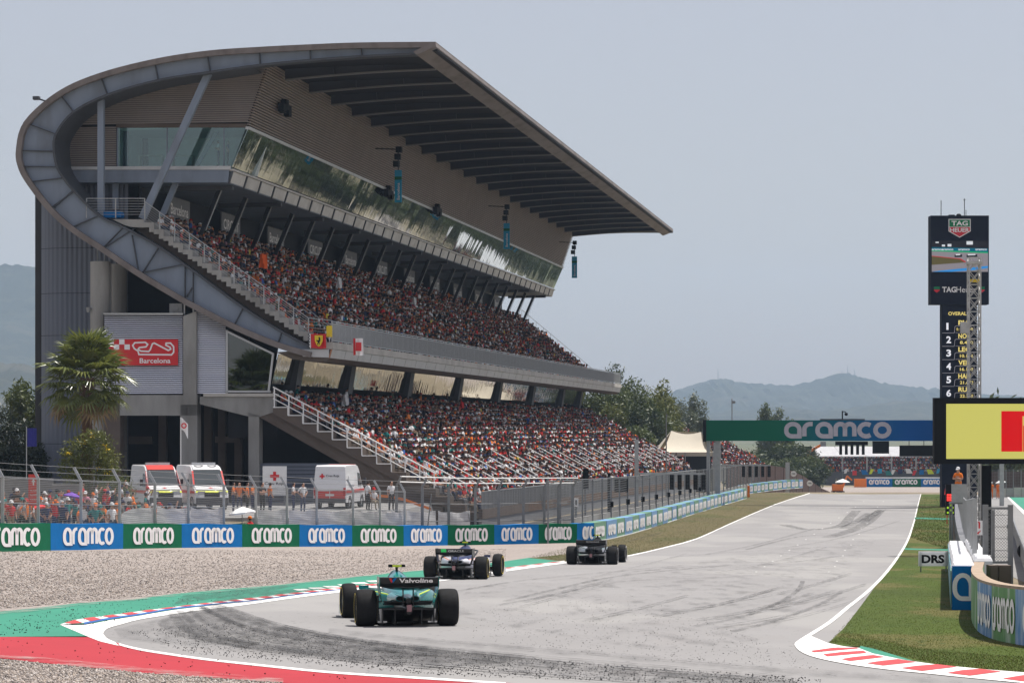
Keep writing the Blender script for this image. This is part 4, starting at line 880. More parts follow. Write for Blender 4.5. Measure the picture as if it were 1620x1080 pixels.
for u, z, lab in ((8.5, 21.6, 'row of small dark loudspeakers high on the brown slatted wall'), (73, 19.6, 'cross shaped cluster of black loudspeakers on the slatted wall'), (50, 19.3, 'small black floodlights low on the brown slatted wall')):
    v = A[0] + .35 + (z - A[1]) * (B[0] - A[0]) / (B[1] - A[1]); mb = MB()
    for j in range(6): mb.box(v - .15, v + .25, u + j * .42, u + j * .42 + .32, z - .35 + (.3 if j in (2, 3) else 0) - j * .02, z + .25 + (.35 if j in (2, 3) else 0))
    e = empty('loudspeaker_cluster', swld(0, 0, 0), -TH, lab, 'loudspeaker'); obj('speaker_boxes', mb, M['black'], e); mb = MB(); mb.bar((v - .5, u + 1, z - .1), (v - .5, u + 1, z + .4), .3); mb.bar((v - .5, u + 1, z), (v, u + 1, z), .12); obj('mount', mb, M['steel_d'], e)
# flags on the balcony corner
def flag(label, x0, x1, y0, y1, u, cols, builder, seed):
    e = empty('flag', stand.location, -TH, label, 'flag'); r = random.Random(seed); n = 9
    a, b = sv(x0, y1, u), sv(x1, y0, u); mb = MB()
    for mi, (s0, s1) in enumerate(cols):
        g = []; 
        for i in range(n + 1):
            s = s0 + (s1 - s0) * i / n; v = a[0] + (b[0] - a[0]) * s; w = .05 * math.sin(s * 9 + seed)
            g.append([(v, u + w, b[1]), (v, u + w * 1.4 + .02, (a[1] + b[1]) / 2), (v + .02, u + w * 1.8, a[1] + .03 * math.sin(s * 7))])
        vs = [p for q in g for p in q]; mb.add(vs, [(i * 3 + j, i * 3 + j + 1, (i + 1) * 3 + j + 1, (i + 1) * 3 + j) for i in range(n) for j in range(2)], mi)
    return e, mb, a, b
e, mb, a, b = flag('red flag with yellow shield and chequered edge hung at the balcony corner', 488, 516, 528, 551, -.25, [(0.13, 1), (0, .13)], None, 2)
obj('cloth', mb, [M['red'], M['white_b']], e)
mb = MB(); cx, cz = sv(505, 539.5, -.25); sh = [(-.26, .36), (.26, .36), (.25, .0), (.14, -.24), (0, -.36), (-.14, -.24), (-.25, 0)]
mb.prism([(cx + x, cz + z) for x, z in sh], fV, -.42, -.36, 0)
hs = [(-.10, -.24), (-.05, -.05), (-.16, .02), (-.15, .07), (-.03, .05), (.02, .12), (-.02, .22), (.05, .27), (.10, .20), (.12, .10), (.10, -.02), (.05, -.08), (.08, -.16), (.03, -.25), (0, -.24), (.03, -.15), (-.03, -.12), (-.06, -.25)]
mb.prism([(cx + x, cz + z) for x, z in hs], fV, -.435, -.418, 1); obj('shield', mb, [M['yellow'], M['black']], e)
mb = MB(); 
for i in range(10):
    for j in range(2):
        if (i + j) % 2: z = a[1] + (b[1] - a[1]) * i / 10; v = a[0] + .06 * j; mb.box(v, v + .06, -.40, -.36, z, z + (b[1] - a[1]) / 10)
obj('chequers', mb, M['navy'], e)
e, mb, a, b = flag('white flag with a red square draped over the balcony rail', 541, 556, 535, 562, 1.0, [(0, .2), (.2, 1)], None, 5)
e.location = swld(.75, 0, 0); obj('cloth', mb, [M['red'], M['white_b']], e); mb = MB(); c = sv(549, 549, .9); mb.box(c[0] - .16, c[0] + .2, .8, .88, c[1] - .25, c[1] + .3); obj('emblem', mb, M['red'], e)
mb = MB(); c = S3(521.5, 533, .2); mb.box(c[0] - .18, c[0] + .18, .05, .2, c[2], c[2] + .72); mb.box(c[0] - .14, c[0] + .14, .03, .05, c[2] + .1, c[2] + .6); standobj('fire_box', mb, M['yellow'], 'small yellow cabinet fixed to the balcony corner railing', 'cabinet')
mb = MB(); c = S3(179, 345, 1.0); mb.rings([[(c[0] + sx * (.62 + e) * (1 if k % 2 == 0 else 1), 1.0 + sy * .4, c[2] + z) for sx, sy in ((-1, -1), (1, -1), (1, 1), (-1, 1))] for k, (z, e) in enumerate(((0, -.05), (.12, .02), (.34, .0), (.42, -.1)))]); standobj('bean_bag', mb, M['blue_b'], 'blue padded lounger on the landing behind the end railing', 'lounger')
# ------------------------------------------------------------------ people
M['skin'] = mat('skin', (.47, .27, .19), .55, 0, .08, 6); M['skin_d'] = mat('tanned_skin', (.33, .18, .12), .55, 0, .08, 6)
M['hair'] = mat('dark_hair', (.03, .022, .018), .6, 0, .2, 20); M['denim'] = mat('denim', (.05, .07, .13), .8, 0, .15, 8); M['shorts'] = mat('khaki_cloth', (.30, .25, .18), .85, 0, .12, 8)
M['cl_black'] = mat('black_cloth', (.018, .018, .022), .85, 0, .2, 8); M['cl_white'] = mat('white_cloth', (.72, .72, .73), .85, 0, .06, 8); M['cl_red'] = mat('red_cloth', (.52, .025, .03), .85, 0, .12, 8)
M['cl_orange'] = mat('orange_cloth', (.78, .19, .025), .85, 0, .1, 8); M['cl_teal'] = mat('teal_cloth', (.02, .2, .19), .85, 0, .1, 8); M['cl_navy'] = mat('navy_cloth', (.02, .03, .09), .85, 0, .15, 8)
M['cl_grey'] = mat('grey_cloth', (.22, .22, .23), .85, 0, .12, 8); M['cl_green'] = mat('olive_cloth', (.09, .11, .05), .85, 0, .12, 8); M['cl_yellow'] = mat('neon_yellow_cloth', (.62, .72, .04), .8, 0, .06, 8); M['cl_pink'] = mat('pink_cloth', (.6, .25, .33), .85, 0, .1, 8)
M['shoe'] = mat('dark_shoe', (.03, .03, .03), .7)
def person_mesh(name, pose):
    sit = pose == 'sit'; hz = .50 if sit else .93
    J = {'pelvis': (0, 0, hz), 'waist': (0, .01, hz + .17), 'chest': (0, .015, hz + .38), 'neck': (0, .01, hz + .545), 'head': (0, .03, hz + .66), 'crown': (0, .025, hz + .78)}
    Rd = {'pelvis': .125, 'waist': .118, 'chest': .14, 'neck': .052, 'head': .092, 'crown': .075}
    Bn = [('pelvis', 'waist', 1), ('waist', 'chest', 1), ('chest', 'neck', 1), ('neck', 'head', 0), ('head', 'crown', 3)]
    for s, k in ((-1, 'l'), (1, 'r')):
        J['sh' + k] = (s * .175, .0, hz + .46); Rd['sh' + k] = .062
        if pose == 'relaxed': el, ha = (s * .25, -.02, hz + .2), (s * .24, .08, hz - .02)
        elif pose == 'phone': el, ha = (s * .24, .12, hz + .26), (s * .10, .30, hz + .56)
        elif pose == 'raised' and s > 0: el, ha = (s * .30, .05, hz + .62), (s * .24, .12, hz + .86)
        elif pose == 'folded': el, ha = (s * .25, .06, hz + .2), (-s * .06, .2, hz + .24)
        elif pose == 'hips': el, ha = (s * .36, -.04, hz + .22), (s * .18, .05, hz + .07)
        elif sit: el, ha = (s * .24, .06, hz + .2), (s * .13, .34, hz + .13)
        else: el, ha = (s * .25, .0, hz + .2), (s * .23, .12, hz + .0)
        J['el' + k] = el; J['ha' + k] = ha; Rd['el' + k] = .043; Rd['ha' + k] = .036
        t = Vector(ha) - Vector(el); fi = Vector(ha) + t.normalized() * .09; J['fi' + k] = tuple(fi); Rd['fi' + k] = .024
        Bn += [('chest', 'sh' + k, 1), ('sh' + k, 'el' + k, 1), ('el' + k, 'ha' + k, 0), ('ha' + k, 'fi' + k, 0)]
        J['hi' + k] = (s * .095, 0, hz - .03); Rd['hi' + k] = .095
        if sit: kn, an, to = (s * .11, .42, hz + .0), (s * .11, .46, .07), (s * .12, .60, .04)
        else: kn, an, to = (s * .11, .02, hz - .45), (s * .115, -.01, .08), (s * .13, .14, .035)
        J['kn' + k] = kn; J['an' + k] = an; J['to' + k] = to; Rd['kn' + k] = .062; Rd['an' + k] = .043; Rd['to' + k] = .036
        Bn += [('pelvis', 'hi' + k, 2), ('hi' + k, 'kn' + k, 2), ('kn' + k, 'an' + k, 2), ('an' + k, 'to' + k, 4)]
    names = list(J); idx = {n: i for i, n in enumerate(names)}
    me = bpy.data.meshes.new(name); me.from_pydata([J[n] for n in names], [(idx[a], idx[b]) for a, b, _ in Bn], [])
    o = bpy.data.objects.new(name, me); COL.objects.link(o)
    sk = o.modifiers.new('skin', 'SKIN'); sk.use_smooth_shade = True; sk.branch_smoothing = .4
    for n in names:
        d = me.skin_vertices[0].data[idx[n]]; r = Rd[n]; wide = 1.35 if n in ('pelvis', 'waist', 'chest') else 1.0
        d.radius = (r * wide if False else r, r); d.use_root = n == 'pelvis'
    ss = o.modifiers.new('sub', 'SUBSURF'); ss.levels = 1; ss.render_levels = 1
    dg = bpy.context.evaluated_depsgraph_get(); out = bpy.data.meshes.new_from_object(o.evaluated_get(dg)); bpy.data.objects.remove(o); bpy.data.meshes.remove(me)
    n = len(out.vertices); co = np.empty(n * 3); out.vertices.foreach_get('co', co); co = co.reshape(-1, 3)
    tz = (co[:, 2] > hz - .02) & (co[:, 2] < hz + .5) & (np.abs(co[:, 0]) < .17); co[tz, 0] *= 1.18          # a torso is wider than deep
    out.vertices.foreach_set('co', co.ravel())
    A_ = np.array([J[a] for a, b, _ in Bn]); B_ = np.array([J[b] for a, b, _ in Bn]); mi = []
    for p in out.polygons:
        c = np.array(p.center); ab = B_ - A_; t = np.clip(((c - A_) * ab).sum(1) / (ab * ab).sum(1), 0, 1); d = np.linalg.norm(A_ + ab * t[:, None] - c, axis=1)
        k = Bn[int(d.argmin())]; m_ = k[2]
        if m_ == 3 and c[1] > .06 and c[2] < hz + .74: m_ = 0           # the face
        if k[0] == 'neck' and c[1] < .0 and c[2] > hz + .60: m_ = 3     # hair at the back of the head
        if k[0].startswith('sh') and np.linalg.norm(c - np.array(J[k[0]])) > .2: m_ = 0   # short sleeves
        mi.append(m_)
    out.materials.clear()
    for q in ('skin', 'cl_white', 'denim', 'hair', 'shoe'): out.materials.append(M[q])
    out.polygons.foreach_set('material_index', mi); out.polygons.foreach_set('use_smooth', [True] * len(mi)); out.name = name; return out
# a small nose, brow and cap peak are added as one more closed shape of the same mesh
PM = {p: person_mesh('person_' + p, p) for p in ('relaxed', 'phone', 'raised', 'folded', 'hips', 'sit')}
def cap_part(parent, col, hz):
    mb = MB(); mb.rings([[(.098 * math.cos(a) * k, .025 + .105 * math.sin(a) * k, hz + z) for a in np.linspace(0, 2 * math.pi, 9)[:-1]] for k, z in ((1.02, .685), (1.0, .73), (.8, .785), (.4, .81))])
    mb.hexa([(-.07, .10, hz + .68), (.07, .10, hz + .68), (.055, .21, hz + .665), (-.055, .21, hz + .665), (-.07, .10, hz + .70), (.07, .10, hz + .70), (.055, .21, hz + .68), (-.055, .21, hz + .68)])
    return mb
CAPM = {}
def person(pose, loc, rz, shirt, trousers, label, group=None, cap=None, scale=1.0, skin=None):
    o = link_mesh('person', PM[pose]); o.location = loc; o.rotation_euler = (0, 0, rz); o.scale = (scale,) * 3
    tag(o, label, 'person', group)
    for i, m_ in ((1, shirt), (2, trousers), (0, skin)):
        if m_: o.material_slots[i].link = 'OBJECT'; o.material_slots[i].material = M[m_]
    if cap:
        hz = .50 if pose == 'sit' else .93; key = (cap, hz)
        if key not in CAPM: CAPM[key] = cap_part(None, cap, hz).mesh('cap', M[cap])
        link_mesh('cap', CAPM[key], o)
    return o
CN = {'cl_black': 'black', 'cl_white': 'white', 'cl_red': 'red', 'cl_orange': 'orange', 'cl_teal': 'teal', 'cl_navy': 'navy', 'cl_grey': 'grey', 'cl_green': 'olive', 'cl_yellow': 'neon yellow', 'cl_pink': 'pink', 'denim': 'denim', 'shorts': 'khaki'}

# ------------------------------------------------------------------ the packed tiers: one light body per seat
def crowd_template():
    mb = MB()
    def ring(z, rx, ry, n=6, y=0): return [(rx * math.cos(2 * math.pi * i / n), y + ry * math.sin(2 * math.pi * i / n), z) for i in range(n)]
    mb.rings([ring(0, .17, .13), ring(.30, .185, .13, y=.01), ring(.48, .20, .105, y=.02), ring(.56, .08, .07, y=.02)], 1, caps=False)
    mb.rings([ring(.555, .055, .06, 5, .03), ring(.62, .085, .095, 5, .04), ring(.71, .088, .10, 5, .04)], 0, caps=False)
    mb.rings([ring(.70, .098, .11, 5, .035), ring(.76, .085, .095, 5, .03), ring(.80, .04, .04, 5, .03)], 3, caps=True)
    for s in (-1, 1):
        mb.bar((s * .21, .02, .46), (s * .24, .06, .22), .085, .085, mi=1); mb.bar((s * .24, .06, .22), (s * .14, .30, .16), .07, .07, mi=0)
        mb.bar((s * .10, .0, .06), (s * .12, .42, .06), .15, .14, mi=2); mb.bar((s * .12, .42, .08), (s * .12, .44, -.38), .11, .11, up=(0, 1, 0), mi=2)
    V = np.array(mb.v); T = []; mi = []
    for f, m_ in zip(mb.f, mb.m):
        for j in range(1, len(f) - 1): T.append((f[0], f[j], f[j + 1])); mi.append(m_)
    return V, np.array(T), np.array(mi)
CV, CF, CM = crowd_template()
SH = np.array([(.50, .03, .03), (.55, .04, .035), (.75, .19, .03), (.80, .24, .05), (.02, .02, .025), (.03, .03, .04), (.02, .03, .08), (.80, .80, .80), (.70, .70, .71), (.20, .20, .21), (.02, .18, .17), (.05, .12, .36), (.65, .55, .10), (.55, .28, .33), (.32, .27, .20), (.10, .12, .06)])
SHP = np.array([.12, .07, .045, .02, .20, .13, .11, .16, .09, .05, .045, .05, .012, .02, .02, .008]); SHP /= SHP.sum()
HT = np.array([(.03, .022, .018), (.06, .04, .03), (.72, .72, .72), (.52, .03, .03), (.78, .22, .03), (.02, .02, .03), (.02, .20, .19), (.30, .24, .17), (.60, .54, .42)])
HTP = np.array([.40, .14, .12, .11, .035, .12, .03, .025, .02]); HTP /= HTP.sum()
TR = np.array([(.035, .05, .10), (.02, .02, .025), (.18, .15, .11), (.06, .065, .08), (.025, .025, .03)]); SKN = np.array([(.32, .18, .125), (.26, .145, .10), (.19, .105, .075), (.38, .23, .165)])
SEATS = []
def tier(front, back, rows, u0, u1, pitch, fill, gaps, tierno):
    for i in range(rows):
        t = i / (rows - 1); v = front[0] + (back[0] - front[0]) * t; z = front[1] + (back[1] - front[1]) * t; u = u0 + rng.uniform(0, pitch)
        while u < u1:
            if rng.random() < fill and all(abs((u - g0) % gp_ - 0) > .55 for g0, gp_ in gaps):
                SEATS.append((v + rng.normal(0, .07), u, z + rng.normal(0, .03), tierno, i))
            u += pitch * rng.uniform(.9, 1.12)
tier(up_f, up_b, UPR, 2.1, L - 2, .50, .96, [(16, 17.0)], 1)
tier(lo_f, lo_b, LOR, 1.8, L - .5, .50, .96, [(4.2, 22.4)], 0)
SEATS = np.array(SEATS)
def in_px(v, u, z):
    X = v * CT + u * SN; Y = Y0 - v * SN + u * CT; return CX + F * X / Y, HY - F * z / Y, Y
PX, PY, YY = in_px(SEATS[:, 0], SEATS[:, 1], SEATS[:, 2])
# those that show largest: near seats of both tiers, kept as people of their own
near_lo = np.where((SEATS[:, 3] == 0) & (SEATS[:, 1] < 9.0))[0]; near_up = np.where((SEATS[:, 3] == 1) & (SEATS[:, 1] < 3.4))[0]
pick = list(near_lo[np.argsort(SEATS[near_lo, 1])][:135]) + list(near_up[np.argsort(SEATS[near_up, 1])][:32])
rest = np.ones(len(SEATS), bool); rest[pick] = False
def build_crowd(name, S, label=None):
    n = len(S); sc = rng.uniform(.95, 1.18, n); stand_up = rng.random(n) < .03; yaw = rng.normal(.08, .30, n) - math.pi / 2      # facing +V (the track)
    P = np.repeat(CV[None], n, 0) * sc[:, None, None]; lean = rng.normal(.04, .10, n); P[:, :, 1] += P[:, :, 2] * lean[:, None]
    nh = rng.normal(0, .03, (n, 2)); P[:, :, 0] += np.where(CV[None, :, 2] > .55, nh[:, :1], 0); P[:, :, 1] += np.where(CV[None, :, 2] > .55, nh[:, 1:], 0)
    c, s = np.cos(yaw)[:, None], np.sin(yaw)[:, None]; x = P[:, :, 0] * c - P[:, :, 1] * s; y = P[:, :, 0] * s + P[:, :, 1] * c
    z = P[:, :, 2] + np.where(stand_up, .42, 0)[:, None]
    V = np.stack([x + S[:, 0:1], y + S[:, 1:2], z + S[:, 2:3]], 2).reshape(-1, 3); m = len(CV)
    Fc = (CF[None] + m * np.arange(n)[:, None, None]).reshape(-1, 3)
    sh = SH[rng.choice(len(SH), n, p=SHP)] * rng.uniform(.62, 1.12, (n, 1)); ht = HT[rng.choice(len(HT), n, p=HTP)] * rng.uniform(.55, 1.05, (n, 1)); tr = TR[rng.integers(0, len(TR), n)]; sk = SKN[rng.integers(0, 4, n)]
    pal = np.stack([sk, sh, tr, ht], 1); T = pal[np.repeat(np.arange(n), len(CF)), np.tile(CM, n)]
    o = link_mesh(name, np_mesh(name, V, Fc, M['crowd'], tint=T)); o.location = stand.location; o.rotation_euler = stand.rotation_euler
    return tag(o, kind='stuff')
M['crowd'] = tint_mat('crowd_cloth', .85)
build_crowd('crowd', SEATS[rest & (SEATS[:, 3] == 1)]); build_crowd('crowd', SEATS[rest & (SEATS[:, 3] == 0)])
SHN = ['cl_red', 'cl_red', 'cl_orange', 'cl_black', 'cl_white', 'cl_navy', 'cl_grey', 'cl_teal', 'cl_white', 'cl_black', 'cl_black']; CAPN = ['cl_white', 'cl_red', 'cl_black', 'cl_orange', None, None, 'cl_teal']
ORD = ['front row', 'second row', 'third row', 'fourth row', 'fifth row', 'sixth row', 'seventh row', 'eighth row', 'ninth row', 'tenth row', 'eleventh row', 'twelfth row', 'thirteenth row', 'fourteenth row', 'fifteenth row', 'sixteenth row', 'top row']
for q in pick:
    v, u, z, tn, rw = SEATS[q]; sh = random.choice(SHN); cp = random.choice(CAPN); tr = random.choice(['denim', 'shorts', 'cl_black', 'cl_grey'])
    near = 'beside the stair' if u < 3.6 else 'near the stair' if u < 6.2 else 'farther in'
    lab = f"spectator in {CN[sh]} shirt" + (f" and {CN[cp]} cap" if cp else "") + f", {ORD[int(rw)]} of {'lower' if tn == 0 else 'upper'} tier, {near}"
    person('sit', swld(v, u, z - .50), -math.pi / 2 - TH + rng.normal(0, .25), sh, tr, lab, 'spectators seated in the lower tier' if tn == 0 else 'spectators seated in the upper tier', cp, rng.uniform(.93, 1.05), random.choice([None, 'skin_d']))
# two people in the glazed end room
c = S3(346, 263, 4.6); person('folded', swld(c[0], 4.6, c[2]), math.pi / 2, 'cl_white', 'cl_navy', 'person in a pale shirt sitting near the corner of the glazed end room')
c = S3(364, 263, 4.2); person('hips', swld(c[0] - .15, 4.2, c[2]), -math.pi / 2, 'cl_navy', 'cl_black', 'person in dark clothes standing at the corner of the glazed end room')
for x, sh in ((385, 'cl_white'), (396, 'cl_grey'), (375, 'cl_black')):
    c = S3(x, 614, 2.2); person('relaxed', swld(c[0], 2.2, c[2] - .1), rng.uniform(0, 6), sh, 'cl_black', f'person in {CN[sh]} behind the dark glass beneath the curved frame')

# flags waved above the crowd
for (px, py, w, h, u, m_, lab) in ((416, 413, .62, .95, 10, 'orange_flag', 'big orange cloth held up in the upper tier'), (536, 447, .45, .75, 24, 'cl_white', 'white cloth waved in the upper tier above the balcony corner'), (655, 476, .4, .6, 60, 'cl_white', 'small white cloth held up in the middle of the upper tier'), (546, 632, .5, .7, 12, 'cl_white', 'white cloth held up at the back of the lower tier'), (730, 600 + 40, .4, .5, 55, 'cl_red', 'red cloth held up at the back of the lower tier')):
    if m_ not in M: M[m_] = mat(m_, (.85, .13, .02), .7)
    c = S3(px, py, u); e = empty('flag', swld(c[0], u, c[2] - .5), -TH, lab, 'flag'); mb = MB(); n_ = 6
    mb.rings([[(-w / 2 + w * k / n_ * (1 - .25 * j / 3) + .12 * j / 3, .08 * math.sin(k * 1.1 + j), -h / 2 + h * j / 3 + .05 * math.sin(k)) for j in range(4)] for k in range(n_ + 1)], caps=False, close=False); c_ = obj('cloth', mb, M[m_], e, smooth=True); c_.location = (0, 0, .5); mb = MB(); mb.tube((-w / 2, 0, -.5), (-w / 2, 0, h / 2 + .55), .015, 5); obj('stick', mb, M['galv_d'], e)
# ------------------------------------------------------------------ racing cars.  Local axes: x right, y forward, z up; origin on the road under the rear axle
M['carbon'] = mat('carbon_fibre', (.014, .015, .017), .35, 0, .25, 8, coat=.3)
M['rimdark'] = mat('dark_wheel_cover', (.03, .03, .033), .35, .3, .1, 5)
M['metalbr'] = mat('bright_metal', (.55, .55, .55), .3, .9, .1, 5)
M['navy_paint'] = mat('matt_navy_paint', (.02, .03, .10), .4, 0, .06, 3, coat=.2)
M['silver_paint'] = mat('silver_paint', (.42, .43, .45), .3, .6, .06, 3, coat=.4)
M['teal_l'] = mat('bright_teal_paint', (.0, .23, .24), .22, .15, .06, 3, coat=.7)
M['rain'] = mat('dim_rain_light', (.30, .16, .17), .3, 0, .1, 6)
M['white_car'] = mat('white_car_paint', (.66, .66, .72), .25, 0, .05, 3, coat=.5)
M['lime'] = mat('lime_paint', (.60, .75, .05), .4)
M['neon_y'] = mat('fluorescent_yellow', (.80, .85, .05), .4)
def sring(y, cx, cz, hw, hh, n=18, p=2.6):
    out = []
    for i in range(n):
        a = 2 * math.pi * i / n; c, s = math.cos(a), math.sin(a)
        out.append((cx + hw * math.copysign(abs(c) ** (2 / p), c), y, cz + hh * math.copysign(abs(s) ** (2 / p), s)))
    return out
WHEELS = {}
def wheel_meshes(w, stripe):
    key = (w, stripe)
    if key in WHEELS: return WHEELS[key]
    r = .36; h = w / 2
    t = MB(); t.lathe([(.235, -h + .015), (.25, -h), (.31, -h + .004), (.338, -h + .02), (.353, -h + .05), (r, -h + .10), (r + .002, 0), (r, h - .10), (.353, h - .05), (.338, h - .02), (.31, h - .004), (.25, h), (.235, h - .015)], 40, axis='x')
    st = MB()
    for s in (-1, 1): st.lathe([(.268, s * (h + .002)), (.292, s * (h + .003))], 40, axis='x')
    rm = MB()
    for s in (-1, 1): rm.lathe([(.236, s * (h - .02)), (.21, s * (h - .045)), (.08, s * (h - .03)), (.05, s * (h - .02)), (.001, s * (h - .02))], 32, axis='x')
    WHEELS[key] = (t.mesh('tyre', M['tyre'], True), st.mesh('sidewall_stripe', M[stripe]), rm.mesh('wheel_cover', M['rimdark'], True)); return WHEELS[key]
def race_car(label, loc, head, main, second, accent, wing_text, seed, helmet, cam_col, stripe, dlabel, wing_mat='carbon'):
    car = empty('race_car', loc, -head, label, 'race car', 'racing cars on the track', rx=-.021)
    P = lambda n, mb, m, par=None, sm=True: obj(n, mb, m, par or car, smooth=sm)
    # floor, plank and diffuser
    mb = MB(); pl = [(-.74, .38), (-.80, .8), (-.80, 2.2), (-.66, 2.7), (-.40, 2.95), (.40, 2.95), (.66, 2.7), (.80, 2.2), (.80, .8), (.74, .38)]
    mb.prism(pl, lambda a, b, c: (a, b, c), .055, .085); mb.box(-.15, .15, .2, 2.9, .035, .055); P('floor', mb, M['carbon'], sm=False)
    for s in (-1, 1): mb = MB(); mb.hexa([(s * .80, .8, .08), (s * .74, .8, .08), (s * .70, 2.4, .08), (s * .80, 2.3, .08), (s * .80, .8, .13), (s * .75, .8, .12), (s * .72, 2.4, .14), (s * .80, 2.3, .18)]); P('floor_edge', mb, M['carbon'], sm=False)
    mb = MB(); n = 6
    rs = [[(-.50, .35 - .75 * t, .07 + .26 * t ** 1.3), (.50, .35 - .75 * t, .07 + .26 * t ** 1.3), (.50, .35 - .75 * t, .09 + .27 * t ** 1.3), (-.50, .35 - .75 * t, .09 + .27 * t ** 1.3)] for t in np.linspace(0, 1, n)]
    mb.rings(rs)
    for x in (-.5, -.26, .26, .5): mb.hexa([(x - .01, .3, .05), (x + .01, .3, .05), (x + .01, -.40, .05), (x - .01, -.40, .05), (x - .01, .3, .09), (x + .01, .3, .09), (x + .01, -.40, .35), (x - .01, -.40, .35)])
    P('diffuser', mb, M['carbon'], sm=False)
    # gearbox, engine cover, chassis and nose
    mb = MB(); mb.rings([sring(-.50, 0, .33, .05, .09), sring(-.3, 0, .34, .10, .13), sring(.1, 0, .36, .15, .17), sring(.6, 0, .38, .2, .2)]); P('gearbox', mb, M['carbon'])
    mb = MB(); mb.rings([sring(-.38, 0, .52, .05, .05, 18, 2.2), sring(-.1, 0, .53, .12, .10, 18, 2.2), sring(.3, 0, .54, .22, .17, 18, 2.2), sring(.8, 0, .55, .30, .26, 18, 2.1), sring(1.3, 0, .56, .34, .33, 18, 2.0), sring(1.7, 0, .58, .33, .38, 18, 2.0), sring(2.05, 0, .62, .24, .41, 18, 2.0), sring(2.2, 0, .76, .17, .27, 18, 2.2)])
    mb.rings([[(-.012, .35, .60), (.012, .35, .60), (.008, .45, .72), (-.008, .45, .72)], [(-.02, 1.4, .80), (.02, 1.4, .80), (.015, 1.5, .93), (-.015, 1.5, .93)], [(-.03, 1.9, .85), (.03, 1.9, .85), (.03, 1.95, .95), (-.03, 1.95, .95)]])
    P('engine_cover', mb, [M[main]])
    for s in (-1, 1):
        mb = MB(); mb.rings([sring(.55, s * .17, .44, .05, .10, 16, 2.6), sring(.8, s * .26, .44, .13, .17, 16, 2.6), sring(1.3, s * .42, .42, .24, .22, 16, 3), sring(1.8, s * .52, .42, .25, .24, 16, 3.2), sring(2.3, s * .54, .44, .22, .22, 16, 3.4), sring(2.62, s * .53, .47, .19, .16, 16, 3.6)]); P('sidepod', mb, [M[second]])
        mb = MB(); mb.box(s * .53 - .15, s * .53 + .15, 2.60, 2.635, .38, .56); P('sidepod_inlet', mb, M['carbon'], sm=False)
        mb = MB(); mb.bar((s * .22, 2.75, .62), (s * .60, 2.8, .66), .02); mb.box(s * .60 - .10, s * .60 + .10, 2.76, 2.82, .62, .70); P('mirror', mb, M[main], sm=False)
        mb = MB(); mb.hexa([(s * .24, .35, .575), (s * .255, .35, .57), (s * .60, 1.3, .64), (s * .585, 1.3, .645), (s * .24, .35, .59), (s * .255, .35, .585), (s * .60, 1.3, .655), (s * .585, 1.3, .66)]); P('body_stripe', mb, M[accent], sm=False)
    mb = MB(); mb.rings([sring(2.1, 0, .40, .30, .26, 18, 3), sring(2.6, 0, .40, .30, .25, 18, 3), sring(3.2, 0, .42, .24, .21, 18, 3), sring(3.8, 0, .44, .18, .15, 18, 3), sring(4.3, 0, .38, .14, .10, 18, 2.6), sring(4.72, 0, .28, .10, .06, 18, 2.4)]); P('chassis', mb, M[main])
    mb = MB(); mb.prism([(0, -.15), (.16, -.05), (.17, .12), (.05, .20), (-.05, .20), (-.17, .12), (-.16, -.05)], lambda a, b, c: (a, c, .80 + b * .55), 2.17, 2.215); P('airbox_inlet', mb, M['black'], sm=False)
    # halo
    mb = MB(); hp = [(-.26, 2.05, .66), (-.30, 2.45, .78), (-.26, 2.9, .83), (-.12, 3.15, .83), (0, 3.2, .82), (.12, 3.15, .83), (.26, 2.9, .83), (.30, 2.45, .78), (.26, 2.05, .66)]
    mb.path(catmull(hp, 3), .026, 7); mb.tube((0, 3.2, .82), (0, 3.38, .60), .024, 7); P('halo', mb, M['carbon'])
    mb = MB(); mb.bar((0, 1.98, .95), (0, 1.98, 1.10), .05, .03); P('camera_stalk', mb, M['carbon'], sm=False)
    mb = MB(); mb.rings([sring(1.90, 0, 1.115, .13, .022, 12), sring(2.06, 0, 1.115, .12, .018, 12)]); cp = P('camera_pod', mb, M[cam_col])
    for s in (-1, 1): mb = MB(); mb.box(s * .13 - .035, s * .13 + .035, 1.89, 2.07, 1.09, 1.14); P('camera_lens', mb, M['black'], sm=False)
    # rear wing
    rw = MB()
    prof = lambda c, z0, ch, sw, th: [(c, z0), (c + ch * .3, z0 - sw * .55 - th), (c + ch * .7, z0 - sw - th * .6), (c + ch, z0 - sw * .9), (c + ch * .7, z0 - sw + th * .5), (c + ch * .3, z0 - sw * .35)]
    fl = [(-.60, .955), (-.575, .965), (-.50, .865), (-.40, .79), (-.415, .775), (-.52, .84)]
    rw.prism(fl, lambda a, b, c: (c, a, b), -.57, .57); r_o = P('rear_wing', rw, M[wing_mat], sm=False)
    mb = MB()
    xs_ = np.linspace(-.57, .57, 13); rs = []
    for x in xs_:
        dz = .09 * (abs(x) / .57) ** 2.2; rs.append([(x, -.42, .755 + dz), (x, -.28, .70 + dz), (x, -.10, .72 + dz), (x, -.10, .735 + dz), (x, -.28, .725 + dz), (x, -.42, .775 + dz)])
    mb.rings(rs); P('main_plane', mb, M['carbon'], r_o)
    for s in (-1, 1):
        e = MB(); q = [(-.60, .97), (-.06, .97), (-.02, .80), (-.10, .62), (-.22, .48), (-.34, .42), (-.46, .46), (-.50, .60), (-.56, .80)]
        e.prism(q, lambda a, b, c: (c + s * (-.10 * max(0, (.74 - b) / .32) ** 1.3), a, b), s * .575 - .008, s * .575 + .008); P('endplate', e, M['teal' if main == 'teal_l' else 'carbon'], r_o, sm=False)
    mb = MB(); dv = Vector((0, .075, -.10)).normalized()
